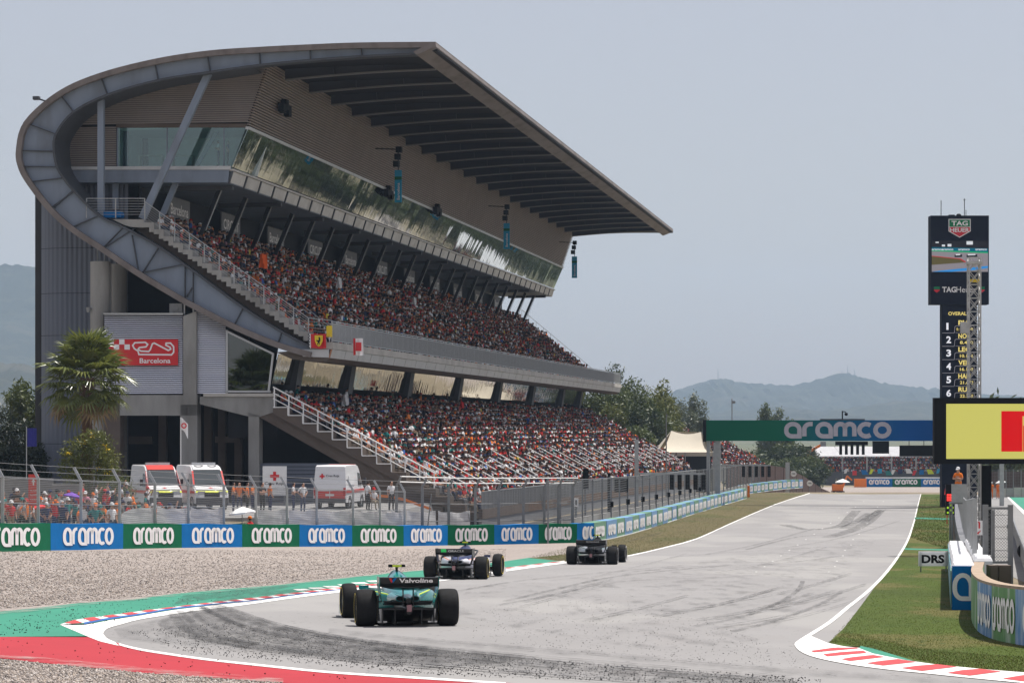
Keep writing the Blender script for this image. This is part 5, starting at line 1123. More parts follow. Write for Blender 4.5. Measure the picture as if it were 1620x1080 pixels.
    if wing_text == 'Valvoline':
        zd = Vector((0, -.08, .115)).normalized()
        text(mb, 'Valvoline', (-.20, -.540, .862), (1, 0, 0), zd, (0, -.80, -.60), .105, .66, .03, 0, .012); P('lettering', mb, M['white_b'], r_o, sm=False)
        mb = MB(); o_ = Vector((-.40, -.540, .862)); nn = Vector((0, -.80, -.60)) * .012
        def q(a, b): return o_ + Vector((a, 0, 0)) + zd * b + nn
        mb.add([q(0, .115), (q(.05, .115)), q(.08, .03), q(.055, 0)], [(0, 1, 2, 3)], 0); mb.add([q(.065, .05), q(.10, .115), q(.155, .115), q(.085, .0)], [(0, 1, 2, 3)], 1); P('emblem', mb, [M['red'], M['blue_b']], r_o, sm=False)
    elif wing_text:
        zd = Vector((0, -.08, .115)).normalized(); text(mb, wing_text, (-.18, -.542, .868), (1, 0, 0), zd, (0, -.80, -.60), .075, .5, .02, 0, .012); P('lettering', mb, M['silver_paint'], r_o, sm=False)
        if main == 'navy_paint':
            mb = MB(); mb.hexa([tuple(Vector((x, -.540, .860)) + zd * b + Vector((0, -.8, -.6)) * d) for d in (.004, .014) for x, b in ((-.40, 0), (-.24, 0), (-.24, .11), (-.40, .11))]); P('emblem', mb, M['green_lamp'], r_o, sm=False)
    for s in (-1, 1): mb = MB(); mb.bar((s * .10, -.30, .40), (s * .10, -.33, .72), .02, .14, up=(0, 1, 0)); P('swan_neck', mb, M['carbon'], sm=False)
    mb = MB(); mb.rings([[(x, -.42, .47 + .03 * abs(x)), (x, -.16, .40 + .03 * abs(x)), (x, -.16, .415 + .03 * abs(x)), (x, -.42, .485 + .03 * abs(x))] for x in np.linspace(-.47, .47, 7)]); P('beam_wing', mb, M['carbon'])
    mb = MB(); mb.box(-.045, .045, -.60, -.52, .30, .43); P('rain_light', mb, M['rain'], sm=False)
    mb = MB(); mb.tube((0, -.48, .50), (0, -.1, .52), .06, 14, .06, caps=False); mb.tube((0, -.44, .50), (0, -.43, .50), .05, 14); P('exhaust', mb, M['carbon'])
    for s in (-1, 1): mb = MB(); mb.rings([sring(-.26, s * .15, .54, .085, .055, 14, 2.2), sring(.5, s * .2, .52, .14, .12, 14, 2.3)]); P('cooling_outlet', mb, M['white_car' if main == 'navy_paint' else main]); mb = MB(); mb.rings([sring(-.265, s * .15, .54, .07, .042, 14, 2.2), sring(-.262, s * .15, .54, .07, .042, 14, 2.2)]); P('outlet_mouth', mb, M['black'])
    # front wing
    for k in range(3):
        mb = MB(); rs = []
        for x in np.linspace(-.96, .96, 15):
            y = 4.75 - .30 * k - .18 * (abs(x)) ** 1.5 - .1; z = .10 + .045 * k + .05 * (abs(x) - .3) ** 2; rs.append([(x, y, z), (x, y - .26, z + .06 + .02 * k), (x, y - .26, z + .07 + .02 * k), (x, y, z + .015)])
        mb.rings(rs); P('front_wing_element', mb, M[main if k else 'carbon'], sm=False)
    for s in (-1, 1): mb = MB(); mb.hexa([(s * .955, 3.95, .06), (s * .975, 3.95, .06), (s * .975, 4.6, .06), (s * .955, 4.6, .06), (s * .955, 3.95, .36), (s * .975, 3.95, .36), (s * .975, 4.55, .22), (s * .955, 4.55, .22)]); P('front_wing_endplate', mb, M[second], sm=False)
    # wheels with tyres, covers and the sidewall stripe; suspension
    for y, xc, w in ((0, .80, .40), (3.6, .845, .305)):
        tm, sm_, rm = wheel_meshes(w, stripe)
        for s in (-1, 1):
            wh = empty('wheel'); wh.parent = car; wh.location = (s * xc, y, .358)
            if y > 3: wh.rotation_euler = (0, 0, -head * .35)
            link_mesh('tyre', tm, wh); link_mesh('sidewall_stripe', sm_, wh); link_mesh('wheel_cover', rm, wh)
            inn = s * (xc - w / 2)
            mb = MB()
            for a, b in (((s * .14, y + .35, .30), (inn, y, .22)), ((s * .14, y - .12, .27), (inn, y, .22)), ((s * .16, y + .35, .46), (inn, y + .03, .48)), ((s * .14, y - .1, .45), (inn, y + .03, .48)), ((s * .12, y - .18, .36), (inn, y - .12, .34))): mb.bar(a, b, .055, .022)
            P('suspension_arms', mb, M['carbon'], sm=False)
            if y == 0:
                mb = MB(); mb.box(inn - s * .03 - .02, inn - s * .03 + .02, -.13, .20, .12, .60); P('brake_duct', mb, M['carbon'], sm=False)
                mb = MB(); mb.bar((inn - s * .10, -.18, .10), (inn - s * .07, -.18, .34), .05, .05, up=(0, 1, 0)); mb.bar((inn - s * .2, -.2, .09), (inn - s * .02, -.2, .09), .03); P('winglet', mb, M['metalbr'], sm=False)
    # driver: helmet and shoulders show above the cockpit
    d = link_mesh('person', None) if False else None
    mb = MB(); rs = []
    for z, rx, ry in ((.58, .20, .16), (.66, .19, .14), (.70, .08, .09)): rs.append([(rx * math.cos(a), 2.42 + ry * math.sin(a), z) for a in np.linspace(0, 2 * math.pi, 15)[:-1]])
    for z, r in ((.705, .10), (.74, .125), (.80, .138), (.86, .13), (.91, .10), (.935, .05)): rs.append([(r * .95 * math.cos(a), 2.44 + r * 1.12 * math.sin(a), z) for a in np.linspace(0, 2 * math.pi, 15)[:-1]])
    mb.rings(rs); do = obj('person', mb, M[helmet], None, dlabel, 'person', smooth=True); do.location = car.location; do.rotation_euler = car.rotation_euler
    mb = MB(); mb.rings([[(.128 * math.cos(a), 2.445 + .150 * math.sin(a), z) for a in np.linspace(.35, math.pi - .35, 9)] + [(.10 * math.cos(a), 2.445 + .12 * math.sin(a), z) for a in np.linspace(math.pi - .35, .35, 9)] for z in (.775, .845)]); obj('visor', mb, M['black'], do)
    return car
M['green_lamp'] = mat('bright_green_patch', (.02, .55, .12), .4)
def place(px, Y): x = (px - CX) / F * Y; return (x, Y, gz(x, Y) + .012)
race_car('teal racing car with black rear wing lettered Valvoline, nearest on the track', place(643, 55.5), R(-7.8), 'teal_l', 'teal', 'lime', 'Valvoline', 1, 'silver_paint', 'neon_y', 'yellow', 'driver in a pale helmet low in the cockpit of the teal car')
race_car('navy racing car with a green patch on its rear wing, middle of three', place(722, 89), R(7.2), 'navy_paint', 'white_car', 'orange', 'ORACLE', 2, 'orange', 'neon_y', 'yellow', 'driver in an orange helmet in the navy car')
race_car('black and silver racing car leading, farthest of the three', place(937, 111), R(7.4), 'black', 'silver_paint', 'teal', 'PETRONAS', 3, 'red', 'neon_y', 'white_b', 'driver in a red helmet in the black and silver car')
# ------------------------------------------------------------------ advertising barriers along the gravel trap and the straight
def grid_wires(mb, a, b, z0, z1, step=.11, w=.008, za=0.0, zb=0.0):
    """woven wire between two ground points: thin upright and level strands"""
    a = Vector(a); b = Vector(b); L_ = (b - a).length; d = (b - a) / L_; n = int(L_ / step); h = Vector((0, 0, 1))
    for i in range(n):
        p = a + d * (i * step); s = d * (w / 2); b0 = p + h * z0; t0 = p + h * z1
        mb.add([b0 - s, b0 + s, t0 + s, t0 - s], [(0, 1, 2, 3)])
    for j in range(int((z1 - z0) / step) + 1):
        z = z0 + j * step; p = a + h * z; q = b + h * z; s = h * (w / 2); mb.add([p - s, q - s, q + s, p + s], [(0, 1, 2, 3)])
bxs = [-46, 80, 195, 287.5, 383, 474, 557, 638.5, 708.5, 782, 852, 913, 940]
bys = [874, 870.6, 868, 866.3, 865.2, 864.6, 864.2, 863.6, 862.4, 861.3, 859.8, 858.4, 857.4]
bp = [gp(x, y) for x, y in zip(bxs, bys)]
barrier = empty('banner_barrier', (0, 0, 0), 0, 'long green and blue banner barrier with big white lettering along the gravel trap', 'barrier')
HB = 1.06
for i in range(len(bp) - 1):
    a, b = Vector((*bp[i], gz(*bp[i]) - .03)), Vector((*bp[i + 1], gz(*bp[i + 1]) - .03)); d = (b - a); ln = d.length; d2 = d.normalized(); nrm = Vector((d2.y, -d2.x, 0)).normalized()
    col = 'green_b' if i % 2 == 0 else 'blue_b'; mb = MB(); up = Vector((0, 0, HB)); n = 8; rs = []
    for k in range(n + 1):
        t = k / n; p = a + d * t; bulge = nrm * (.010 * math.sin(t * 9 + i * 2.1)); wob = Vector((0, 0, .018 * math.sin(t * 7 + i * 1.7)))
        rs.append([p + bulge, p + bulge * .3 + up + wob, p - nrm * .5 + up + wob, p - nrm * .5])
    mb.rings(rs); o = obj('banner', mb, M[col], barrier)
    zd = (b - a).normalized().cross(nrm) * -1; zd = Vector((0, 0, 1))
    if i < 11:
        mb = MB(); wordmark(mb, a + d * .155 + Vector((0, 0, .21)), d.normalized(), zd, nrm, ln * .70, .70, .118, eps=.018, r=.92 * ln * F / a.y / (bxs[i + 1] - bxs[i])); obj('lettering', mb, M['white_b'], o)
    else:
        mb = MB(); wordmark(mb, a + d * .3 + Vector((0, 0, .21)), d.normalized(), zd, nrm, ln * .66, .70, .118, word='arc', eps=.018, r=.92 * ln * F / a.y / (bxs[i + 1] - bxs[i])); obj('lettering', mb, M['white_b'], o)
M['pale_g'] = mat('washed_green_board', (.15, .30, .20), .5, 0, .08, 2); M['pale_b'] = mat('washed_blue_board', (.16, .31, .52), .5, 0, .08, 2)
def board_strip(name, label, pts, n, col0, hgt=1.06, zfix=None):
    e = empty(name, (0, 0, 0), 0, label, 'barrier'); P_ = [Vector((x, y, gz(x, y) if zfix is None else z)) for (x, y), z in zip(pts, zfix or [0] * len(pts))]
    cum = [0]
    for p, q in zip(P_[:-1], P_[1:]): cum.append(cum[-1] + (q - p).length)
    def at(s):
        k = max(i for i in range(len(P_) - 1) if cum[i] <= s + 1e-6); t = (s - cum[k]) / (cum[k + 1] - cum[k]); return P_[k].lerp(P_[k + 1], t)
    for i in range(n):
        a, b = at(cum[-1] * i / n), at(cum[-1] * (i + 1) / n); d = (b - a).normalized(); nrm = Vector((d.y, -d.x, 0)).normalized(); ln = (b - a).length
        off = nrm * rng.normal(0, .02); h = hgt + rng.normal(0, .012); mb = MB(); u = Vector((0, 0, 1)); aa, bb = a + off + d * .02, b + off - d * .02
        mb.hexa([aa + u * .06, bb + u * .06, bb - nrm * .7 + u * .06, aa - nrm * .7 + u * .06, aa + u * h, bb + u * h, bb - nrm * .7 + u * h, aa - nrm * .7 + u * h])
        o = obj('board', mb, M['pale_g' if (i + col0) % 2 else 'pale_b'], e)
        mb = MB(); wordmark(mb, aa + d * ln * .12 + u * .24, d, u, nrm, ln * .74, h - .46, .34, gap=.22, eps=.02); obj('lettering', mb, M['white_b'], o)
        mb = MB(); mb.hexa([a, b, b - nrm * .75, a - nrm * .75, a + u * .06, b + u * .06, b - nrm * .75 + u * .06, a - nrm * .75 + u * .06]); obj('skirting', mb, M['white'], e)
    return at
sp_px = [(940, 857.4), (970, 852), (1003, 843.6), (1050, 829), (1097, 813.5), (1140, 800.5), (1181, 788.5)]
board_strip('board_barrier', 'long row of faded green and blue boards bordering the left of the straight', [gp(*p) for p in sp_px], 31, 1)
def pt(px, Y): return ((px - CX) / F * Y, Y)
board_strip('board_barrier', 'far row of pale boards curving towards the crest of the straight', [pt(1173, 316), pt(1215, 330), pt(1245, 338), pt(1270, 346)], 15, 0, 1.05, [-7.35, -7.25, -7.15, -7.2])
mb = MB(); x, y = pt(1184, 300); mb.box(x - .1, x + .12, y - .3, y + .3, -7.2, -6.0); obj('end_post', mb, M['orange'], None, 'orange marker at the end of the long board row', 'post')

# ------------------------------------------------------------------ service yard behind the fence
mb = MB(); mb.hexa([(-46, 151, -8), (-6.5, 151, -8), (-4, 183, -8), (-46, 183, -8), (-46, 151, -4.72), (-7.5, 151, -4.72), (-5, 183, -4.72), (-46, 183, -4.72)]); obj('service_yard', mb, M['pitroad'], kind='structure')
YZ = -4.72
# ------------------------------------------------------------------ wire fence with cranked posts
def bline(px):
    y = float(np.interp(px, bxs, [p[1] for p in bp])) + 1.6; return ((px - CX) / F * y, y)
fence = empty('wire_fence', (0, 0, 0), 0, 'wire mesh fence on cranked galvanised posts behind the banner barrier', 'fence')
fpx = [-52, 4, 60.5, 128, 189, 245, 298, 354, 404.6, 454, 501, 558.6, 601, 640]
for i, px in enumerate(fpx):
    x, y = bline(px); z = gz(x, y); h = 2.72; mb = MB(); mb.bar((x, y, z - .1), (x, y, z + h), .11, .09, up=(0, 1, 0)); mb.bar((x, y, z + h - .02), (x - .30, y + .15, z + h + .50), .10, .08, up=(0, 1, 0)); obj('post', mb, M['galv'], fence)
    if i < len(fpx) - 1:
        x2, y2 = bline(fpx[i + 1]); z2 = gz(x2, y2); mb = MB(); grid_wires(mb, (x, y, (z + z2) / 2), (x2, y2, (z + z2) / 2), .95, 2.7, .085, .0135); obj('wire_mesh', mb, M['wire'], fence)
        for k in range(3):
            t = k / 2; mb = MB(); mb.tube((x - .3 * t, y + .15 * t, z + h + .5 * t), (x2 - .3 * t, y2 + .15 * t, z2 + h + .5 * t), .009, 4); obj('strand', mb, M['wire'], fence)
        for zz in (1.0, 1.75, 2.68): mb = MB(); mb.tube((x, y, z + zz), (x2, y2, z2 + zz), .016, 5); obj('rail', mb, M['galv_d'], fence)
fence2 = empty('tall_debris_fence', (0, 0, 0), 0, 'tall dark debris fence with tubular top rails at the bend of the barrier', 'fence')
gpx = [627, 668, 710, 752, 789, 828, 861, 883, 906]
for i, px in enumerate(gpx):
    x, y = bline(px); y += .8; x = (px - CX) / F * y; z = gz(x, y); h = 3.45; mb = MB(); mb.bar((x, y, z), (x, y, z + h - .5), .15, .12, up=(0, 1, 0)); mb.bar((x, y, z + h - .5), (x + .25, y - .2, z + h), .12, .1, up=(0, 1, 0)); obj('post', mb, M['galv_d'], fence2)
    if i < len(gpx) - 1:
        px2 = gpx[i + 1]; x2, y2 = bline(px2); y2 += .8; x2 = (px2 - CX) / F * y2; z2 = gz(x2, y2); mb = MB(); grid_wires(mb, (x, y, (z + z2) / 2), (x2, y2, (z + z2) / 2), .9, h - .5, .085, .0115); obj('wire_mesh', mb, M['wire'], fence2)
        for zz, o_, m_ in ((h, .25, 'white_rail'), (h - .27, .1, 'white_rail'), (2.1, 0, 'galv_d'), (1.2, 0, 'galv_d')): mb = MB(); mb.tube((x + o_, y - o_, z + zz), (x2 + o_, y2 - o_, z2 + zz), .035 if m_ == 'white_rail' else .025, 6); obj('rail', mb, M[m_], fence2)
for px, dx in ((672, 10), (745, -8), (868, -14)):
    x, y = bline(px); y += 1.8; z = gz(x, y); mb = MB(); mb.tube((x, y, z), (x + dx * .03, y - .6, z + 2.6), .035, 6); obj('brace', mb, M['galv_d'], fence2)
# white tarpaulins tied along the foot of the fence
tarp = empty('fence_tarpaulin', (0, 0, 0), 0, 'wrinkled white tarpaulins tied along the foot of the wire fence', 'tarpaulin')
for i, (p0, p1) in enumerate([(189, 245), (245, 298), (298, 354), (404.6, 454), (454, 501), (501, 558.6), (558.6, 601), (601, 640), (640, 690), (690, 745)]):
    n = 10; rs = []; (xa, ya), (xb, yb) = bline(p0 + 2), bline(p1 - 2); ya += .25 + (1.3 if p0 >= 640 else 0); yb += .25 + (1.3 if p0 >= 640 else 0)
    for k in range(n + 1):
        t = k / n; x, y = xa + (xb - xa) * t, ya + (yb - ya) * t; z = gz(x, y); top = 1.72 - .07 * math.sin(math.pi * t) + .03 * math.sin(t * 13 + i) - (.9 * max(0, .35 - t) if i == 0 else 0)
        rs.append([(x, y + .10 * math.sin(t * 8 + j * 1.3 + i) * (j / 5), z + .75 + (top - .75) * j / 5) for j in range(6)])
    mb = MB(); mb.rings(rs, caps=False, close=False); obj('sheet', mb, M['tarp'], tarp, smooth=True)
# ------------------------------------------------------------------ debris fence along the left of the straight
def Yat(px, V): return (Y0 * SN - V) / (SN - CT * (px - CX) / F)
def at_v(V, Y): return ((V + (Y - Y0) * SN) / CT, Y)
sf = empty('debris_fence', (0, 0, 0), 0, 'long wire debris fence on posts behind the faded boards, in front of the grandstand', 'fence')
Ys = list(np.arange(150, 345, 5.0))
for i, Y in enumerate(Ys):
    x, y = at_v(6.2, Y); z = gz(x, y); h = 3.3; mb = MB(); mb.bar((x, y, z), (x, y, z + h), .10, .10, up=(0, 1, 0)); obj('post', mb, M['galv_d'], sf)
    if i < len(Ys) - 1:
        x2, y2 = at_v(6.2, Ys[i + 1]); z2 = gz(x2, y2)
        mb = MB(); mb.hexa([(x, y, z - .3), (x2, y2, z2 - .3), (x2 - .25, y2, z2 - .3), (x - .25, y, z - .3), (x, y, z + 1.12), (x2, y2, z2 + 1.12), (x2 - .25, y2, z2 + 1.12), (x - .25, y, z + 1.12)]); obj('concrete_block', mb, M['conc'], sf)
        mb = MB(); grid_wires(mb, (x, y, (z + z2) / 2), (x2, y2, (z + z2) / 2), 1.1, 3.3, .15, .022); obj('wire_mesh', mb, M['wire'], sf)
        mb = MB(); mb.tube((x, y, z + h), (x2, y2, z2 + h), .02, 5); obj('rail', mb, M['galv_d'], sf)
        if 5 < i < 22 and i % 2 == 0: mb = MB(); mb.box(x - .1, x + .15, y - .25, y + .2, z + 1.45, z + 1.8); obj('lamp_box', mb, M['black'], sf)
# signal poles and light bars over the verge
def light_bar(label, px, V, ytop, ybar, reach, yb0, nlights):
    Y = Yat(px, V); x, y = at_v(V, Y); e = empty('signal_gantry', (x, y, gz(x, y)), 0, label, 'signal'); Z = lambda q: (HY - q) / F * Y - gz(x, y)
    mb = MB(); mb.box(-.14, .14, -.14, .14, 0, Z(ytop)); obj('pole', mb, M['galv'], e)
    mb = MB(); mb.bar((0, -.1, Z(ybar)), (reach, -.1, Z(ybar + 1)), .12, .14); mb.bar((0, -.1, Z(ybar + 12)), (reach * .35, -.1, Z(ybar + 1)), .08); obj('arm', mb, M['galv'], e)
    for k in range(nlights):
        xx = reach - .15 - (nlights - 1 - k) * reach * .115; mb = MB(); mb.box(xx - .14, xx + .14, -.35, -.05, Z(ybar + 2) - 1.05, Z(ybar + 2)); l_ = obj('signal_light', mb, M['black'], e)
        for j in range(4): mb = MB(); mb.tube((xx, -.37, Z(ybar + 2) - .15 - .25 * j), (xx, -.35, Z(ybar + 2) - .15 - .25 * j), .09, 10); obj('lens', mb, M['carbon'], l_)
light_bar('grey pole with a side arm carrying five black signal lights, nearer of two', 1007, 5.5, 695, 748.5, 4.9, 0, 5)
light_bar('thin grey pole with five black signal lights, farther of two', 1131, 5.6, 700, 735, 5.4, 0, 5)
def pole_thing(name, label, px, V, ytop, parts, cat='signal'):
    Y = Yat(px, V); x, y = at_v(V, Y); e = empty(name, (x, y, gz(x, y)), 0, label, cat); s = Y / F; zg = gz(x, y)
    mb = MB(); mb.tube((0, 0, 0), (0, 0, (HY - ytop) * s - zg), .11 if name == 'screen_pole' else .07, 10); obj('pole', mb, M['black'] if name == 'screen_pole' else M['galv_d'], e)
    for nm, x0, x1, y0, y1, m_ in parts: mb = MB(); mb.box((x0 - px) * s, (x1 - px) * s, -.3, .05, (HY - y1) * s - zg, (HY - y0) * s - zg); obj(nm, mb, M[m_], e)
    return e
pole_thing('screen_pole', 'black pole with a square black screen on its arm', 963.5, 5.0, 748, [('arm', 963, 982, 754.5, 757, 'galv_d'), ('screen', 972, 993, 757, 778, 'black')])
pole_thing('signal_pole', 'tall black signal head on a post beside the debris fence', 926, 4.2, 745, [('signal_head', 922, 931, 741, 773, 'black')])
pole_thing('extinguisher_sign', 'small white sign with red extinguisher symbol on the left fence', 911, 6.0, 789, [('plate', 907, 915, 788, 801, 'white'), ('symbol', 910, 912.5, 790, 798, 'red')], 'sign')
pole_thing('street_lamp', 'slim lamp post rising beyond the start gantry', 1158, -2, 630, [('lamp', 1157, 1163, 634, 638, 'galv_d')], 'lamp post')
pole_thing('street_lamp', 'thin post standing before the cream tent', 1054, -1.5, 655, [('lamp', 1053, 1055.5, 655, 659, 'galv_d')], 'lamp post')
# ------------------------------------------------------------------ the start gantry
ug = 82.0; g0 = sv(1113, 680, ug); vR = 33.0; Yg = swld(g0[0], ug, 0).y; zt_, zb_ = (HY - 664.5) / F * Yg, (HY - 697) / F * Yg
gan = empty('start_gantry', swld(g0[0], ug, 0), -TH, 'wide green to blue gantry with white lettering spanning the straight', 'gantry')
m, n, l, b = new_mat('gantry_print'); tc = n.new('ShaderNodeTexCoord'); sx_ = n.new('ShaderNodeSeparateXYZ'); mr = n.new('ShaderNodeMapRange'); cr = n.new('ShaderNodeValToRGB')
l.new(tc.outputs['Object'], sx_.inputs[0]); l.new(sx_.outputs[0], mr.inputs[0]); mr.inputs[1].default_value = 7.0; mr.inputs[2].default_value = 18.5; l.new(mr.outputs[0], cr.inputs[0])
cr.color_ramp.elements[0].color = (.0, .135, .075, 1); cr.color_ramp.elements[1].color = (.0, .10, .37, 1); l.new(cr.outputs[0], b.inputs['Base Color']); b.inputs['Roughness'].default_value = .6; b.inputs['Specular IOR Level'].default_value = .1; M['gantry'] = m
W_ = vR - g0[0]
mb = MB(); mb.box(.25, W_, 0, 1.4, zb_, zt_); obj('beam', mb, M['gantry'], gan)
mb = MB(); mb.box(-.05, .25, -.05, 1.45, zb_ - .1, zt_ + .05); obj('end_frame', mb, M['black'], gan)
M['grey_print'] = mat('grey_white_print', (.50, .48, .54), .5)
mb = MB(); wordmark(mb, (7.35, 0, zb_ + .22), (1, 0, 0), (0, 0, 1), (0, -1, 0), 9.7, 1.52, .40, gap=.34, eps=.02); obj('lettering', mb, M['grey_print'], gan)
for x in (.25, 1.05): mb = MB(); mb.box(x, x + (.3 if x < 1 else .45), .3, .8, -7.5, zb_); obj('post', mb, M['galv'], gan)
mb = MB(); mb.box(W_ - .5, W_ - .1, .3, .8, -7.5, zb_); obj('post', mb, M['galv'], gan)
gs = Yg / F
def gx(px): return (px - 1113) * gs / 1.0
mb = MB(); mb.box(gx(1296), gx(1366), .4, 1.0, zt_, zt_ + .12); obj('roof_plate', mb, M['conc_b'], gan)
mb = MB(); mb.tube((gx(1331), .6, zt_ + .1), (gx(1331), .6, zt_ + .85), .06, 8); mb.bar((gx(1331), .6, zt_ + .8), (gx(1337), .6, zt_ + .75), .08); mb.sphere((gx(1337), .6, zt_ + .55), .16); obj('camera_dome', mb, M['black'], gan)
mb = MB(); mb.box(gx(1320), gx(1371), .2, .6, zb_ - .4, zb_ - .05); st_ = obj('signal_bracket', mb, M['black'], gan)
for k in range(5): x = gx(1328.5 + 8.8 * k); mb = MB(); mb.box(x - .13, x + .13, .1, .5, zb_ - 1.25, zb_ - .3); obj('signal_light', mb, M['black'], gan)
for x0, x1, z0, z1 in ((1378, 1404, 1.15, .02), (1420, 1473, 1.4, .4)): mb = MB(); mb.box(gx(x0), gx(x1), .2, .5, zb_ - z0, zb_ - z1); obj('hanging_screen', mb, M['black'], gan)
for x in (1435, 1458): mb = MB(); mb.bar((gx(x), .35, zb_ - .4), (gx(x), .35, zb_), .06); obj('hanger', mb, M['black'], gan)
# ------------------------------------------------------------------ timing tower
YT = 252.0; TS = YT / F
def TX(px): return (px - 1518.5) * TS
def TZ(py): return (HY - py) * TS
tow = empty('timing_tower', ((1518.5 - CX) * TS, YT, 0), 0, 'tall dark timing tower with screen, shield logo and driver order', 'tower')
mb = MB(); mb.box(TX(1472.5), TX(1564.5), 0, 1.6, TZ(481.5), TZ(341)); obj('head', mb, M['navy'], tow)
mb = MB(); mb.box(TX(1490.5), TX(1546), .15, 1.4, -9, TZ(482)); obj('column', mb, M['navy'], tow)
nd = (0, -1, 0); X_, Z_ = (1, 0, 0), (0, 0, 1)
M['logo_g'] = mat('logo_green', (.0, .19, .07), .4); M['logo_r'] = mat('logo_red', (.62, .03, .05), .4)
mb = MB(); f0 = lambda a, b_, c: (a, c, b_)
def poly(pts, y0, y1, mi): mb.prism([(TX(x), TZ(y)) for x, y in pts], f0, y0, y1, mi)
poly([(1500.5, 346.5), (1535.5, 346.5), (1535.5, 366), (1518, 376), (1500.5, 366)], -.04, 0, 2); poly([(1501.8, 347.8), (1534.2, 347.8), (1534.2, 358.6), (1501.8, 358.6)], -.07, -.04, 0); poly([(1501.8, 359.6), (1534.2, 359.6), (1534.2, 365.2), (1518, 374.4), (1501.8, 365.2)], -.07, -.04, 1)
text(mb, 'TAG', (TX(1505), -.07, TZ(357.2)), X_, Z_, nd, 7.6 * TS, 26 * TS, .03, 2, .02); text(mb, 'HEUER', (TX(1502.8), -.07, TZ(367.4)), X_, Z_, nd, 6.6 * TS, 30.4 * TS, .025, 2, .02); obj('shield_logo', mb, [M['logo_g'], M['logo_r'], M['white_b']], tow)
mb = MB(); text(mb, 'TAG', (TX(1490.5), 0, TZ(462.5)), X_, Z_, nd, 9 * TS, 22 * TS, .03, 0, .02); text(mb, 'Heuer', (TX(1513), 0, TZ(462.5)), X_, Z_, nd, 9 * TS, 31 * TS, .0, 0, .02); obj('lettering', mb, M['white_b'], tow)
for xc in (1482, 1553):
    mb = MB(); poly([(xc - 4.6, 453.5), (xc + 4.6, 453.5), (xc + 4.6, 457.5), (xc - 4.6, 457.5)], -.04, 0, 0); poly([(xc - 4.6, 458), (xc + 4.6, 458), (xc + 4.6, 459.5), (xc, 463), (xc - 4.6, 459.5)], -.04, 0, 1); obj('shield_logo', mb, [M['logo_g'], M['logo_r']], tow)
def em(nm, c, s=.9): M[nm] = emit_mat(nm, c, s)
em('sc_dark', (.015, .015, .02)); em('sc_gb', (.0, .10, .16)); em('sc_grey', (.22, .20, .22)); em('sc_brown', (.09, .075, .03)); em('sc_blue', (.03, .22, .55)); em('sc_red', (.4, .03, .04)); em('sc_white', (.6, .62, .65)); em('sc_green', (.0, .30, .12)); em('num_white', (.70, .70, .75)); em('num_yellow', (.72, .58, .18))
mb = MB()
def spoly(pts, y, mi): mb.add([(TX(x), y, TZ(py)) for x, py in pts], [tuple(range(len(pts)))], mi)
spoly([(1474, 381), (1563, 381), (1563, 430), (1474, 430)], -.02, 0); spoly([(1474, 391), (1563, 393), (1563, 398.5), (1474, 395.5)], -.03, 1); spoly([(1474, 397), (1563, 399), (1563, 430), (1474, 430)], -.025, 2); spoly([(1474, 395.5), (1563, 398.5), (1563, 400.5), (1474, 397.5)], -.032, 8)
spoly([(1474, 404.5), (1520, 409), (1530, 415), (1495, 417.5), (1474, 419)], -.03, 3); spoly([(1474, 404.5), (1520, 409), (1530, 415), (1528, 416), (1518, 410), (1474, 405.6)], -.035, 5); spoly([(1488, 428), (1563, 420.5), (1563, 424), (1540, 427.5), (1505, 430), (1474, 430)], -.03, 4)
for i, (x, w) in enumerate(((1510, 12), (1529, 17))): spoly([(x, 403), (x + w, 402.5), (x + w, 406.5), (x, 407)], -.035, 0); spoly([(x + 2, 402), (x + w - 3, 401.8), (x + w - 3, 403.6), (x + 2, 404)], -.037, 6)
for x0 in (1474, 1490, 1516, 1543): text(mb, 'aramco', (TX(x0), -.035, TZ(396.2)), X_, Z_, nd, 2.6 * TS, 18 * TS, .02, 6, .005)
for x, y, w, h_ in ((1490, 387, 5, 3), (1499, 386, 6, 4), (1529, 381.5, 10, 5.5), (1480, 382.5, 5, 2)): spoly([(x, y), (x + w, y), (x + w, y + h_), (x, y + h_)], -.03, 6)
obj('screen', mb, [M[k] for k in ('sc_dark', 'sc_gb', 'sc_grey', 'sc_brown', 'sc_blue', 'sc_red', 'sc_white', 'sc_red', 'sc_green')], tow)
mb = MB(); text(mb, 'OVERALL', (TX(1500.5), .15, TZ(498.6)), X_, Z_, nd, 5.6 * TS, 33 * TS, .02, 0, .02); obj('heading', mb, M['num_yellow'], tow)
rows = [('PIA', '1:19.739'), ('NOR', '8.430'), ('LEC', '10.114'), ('VER', '16.160'), ('HAM', '21.673'), ('RUS', '22.768')]
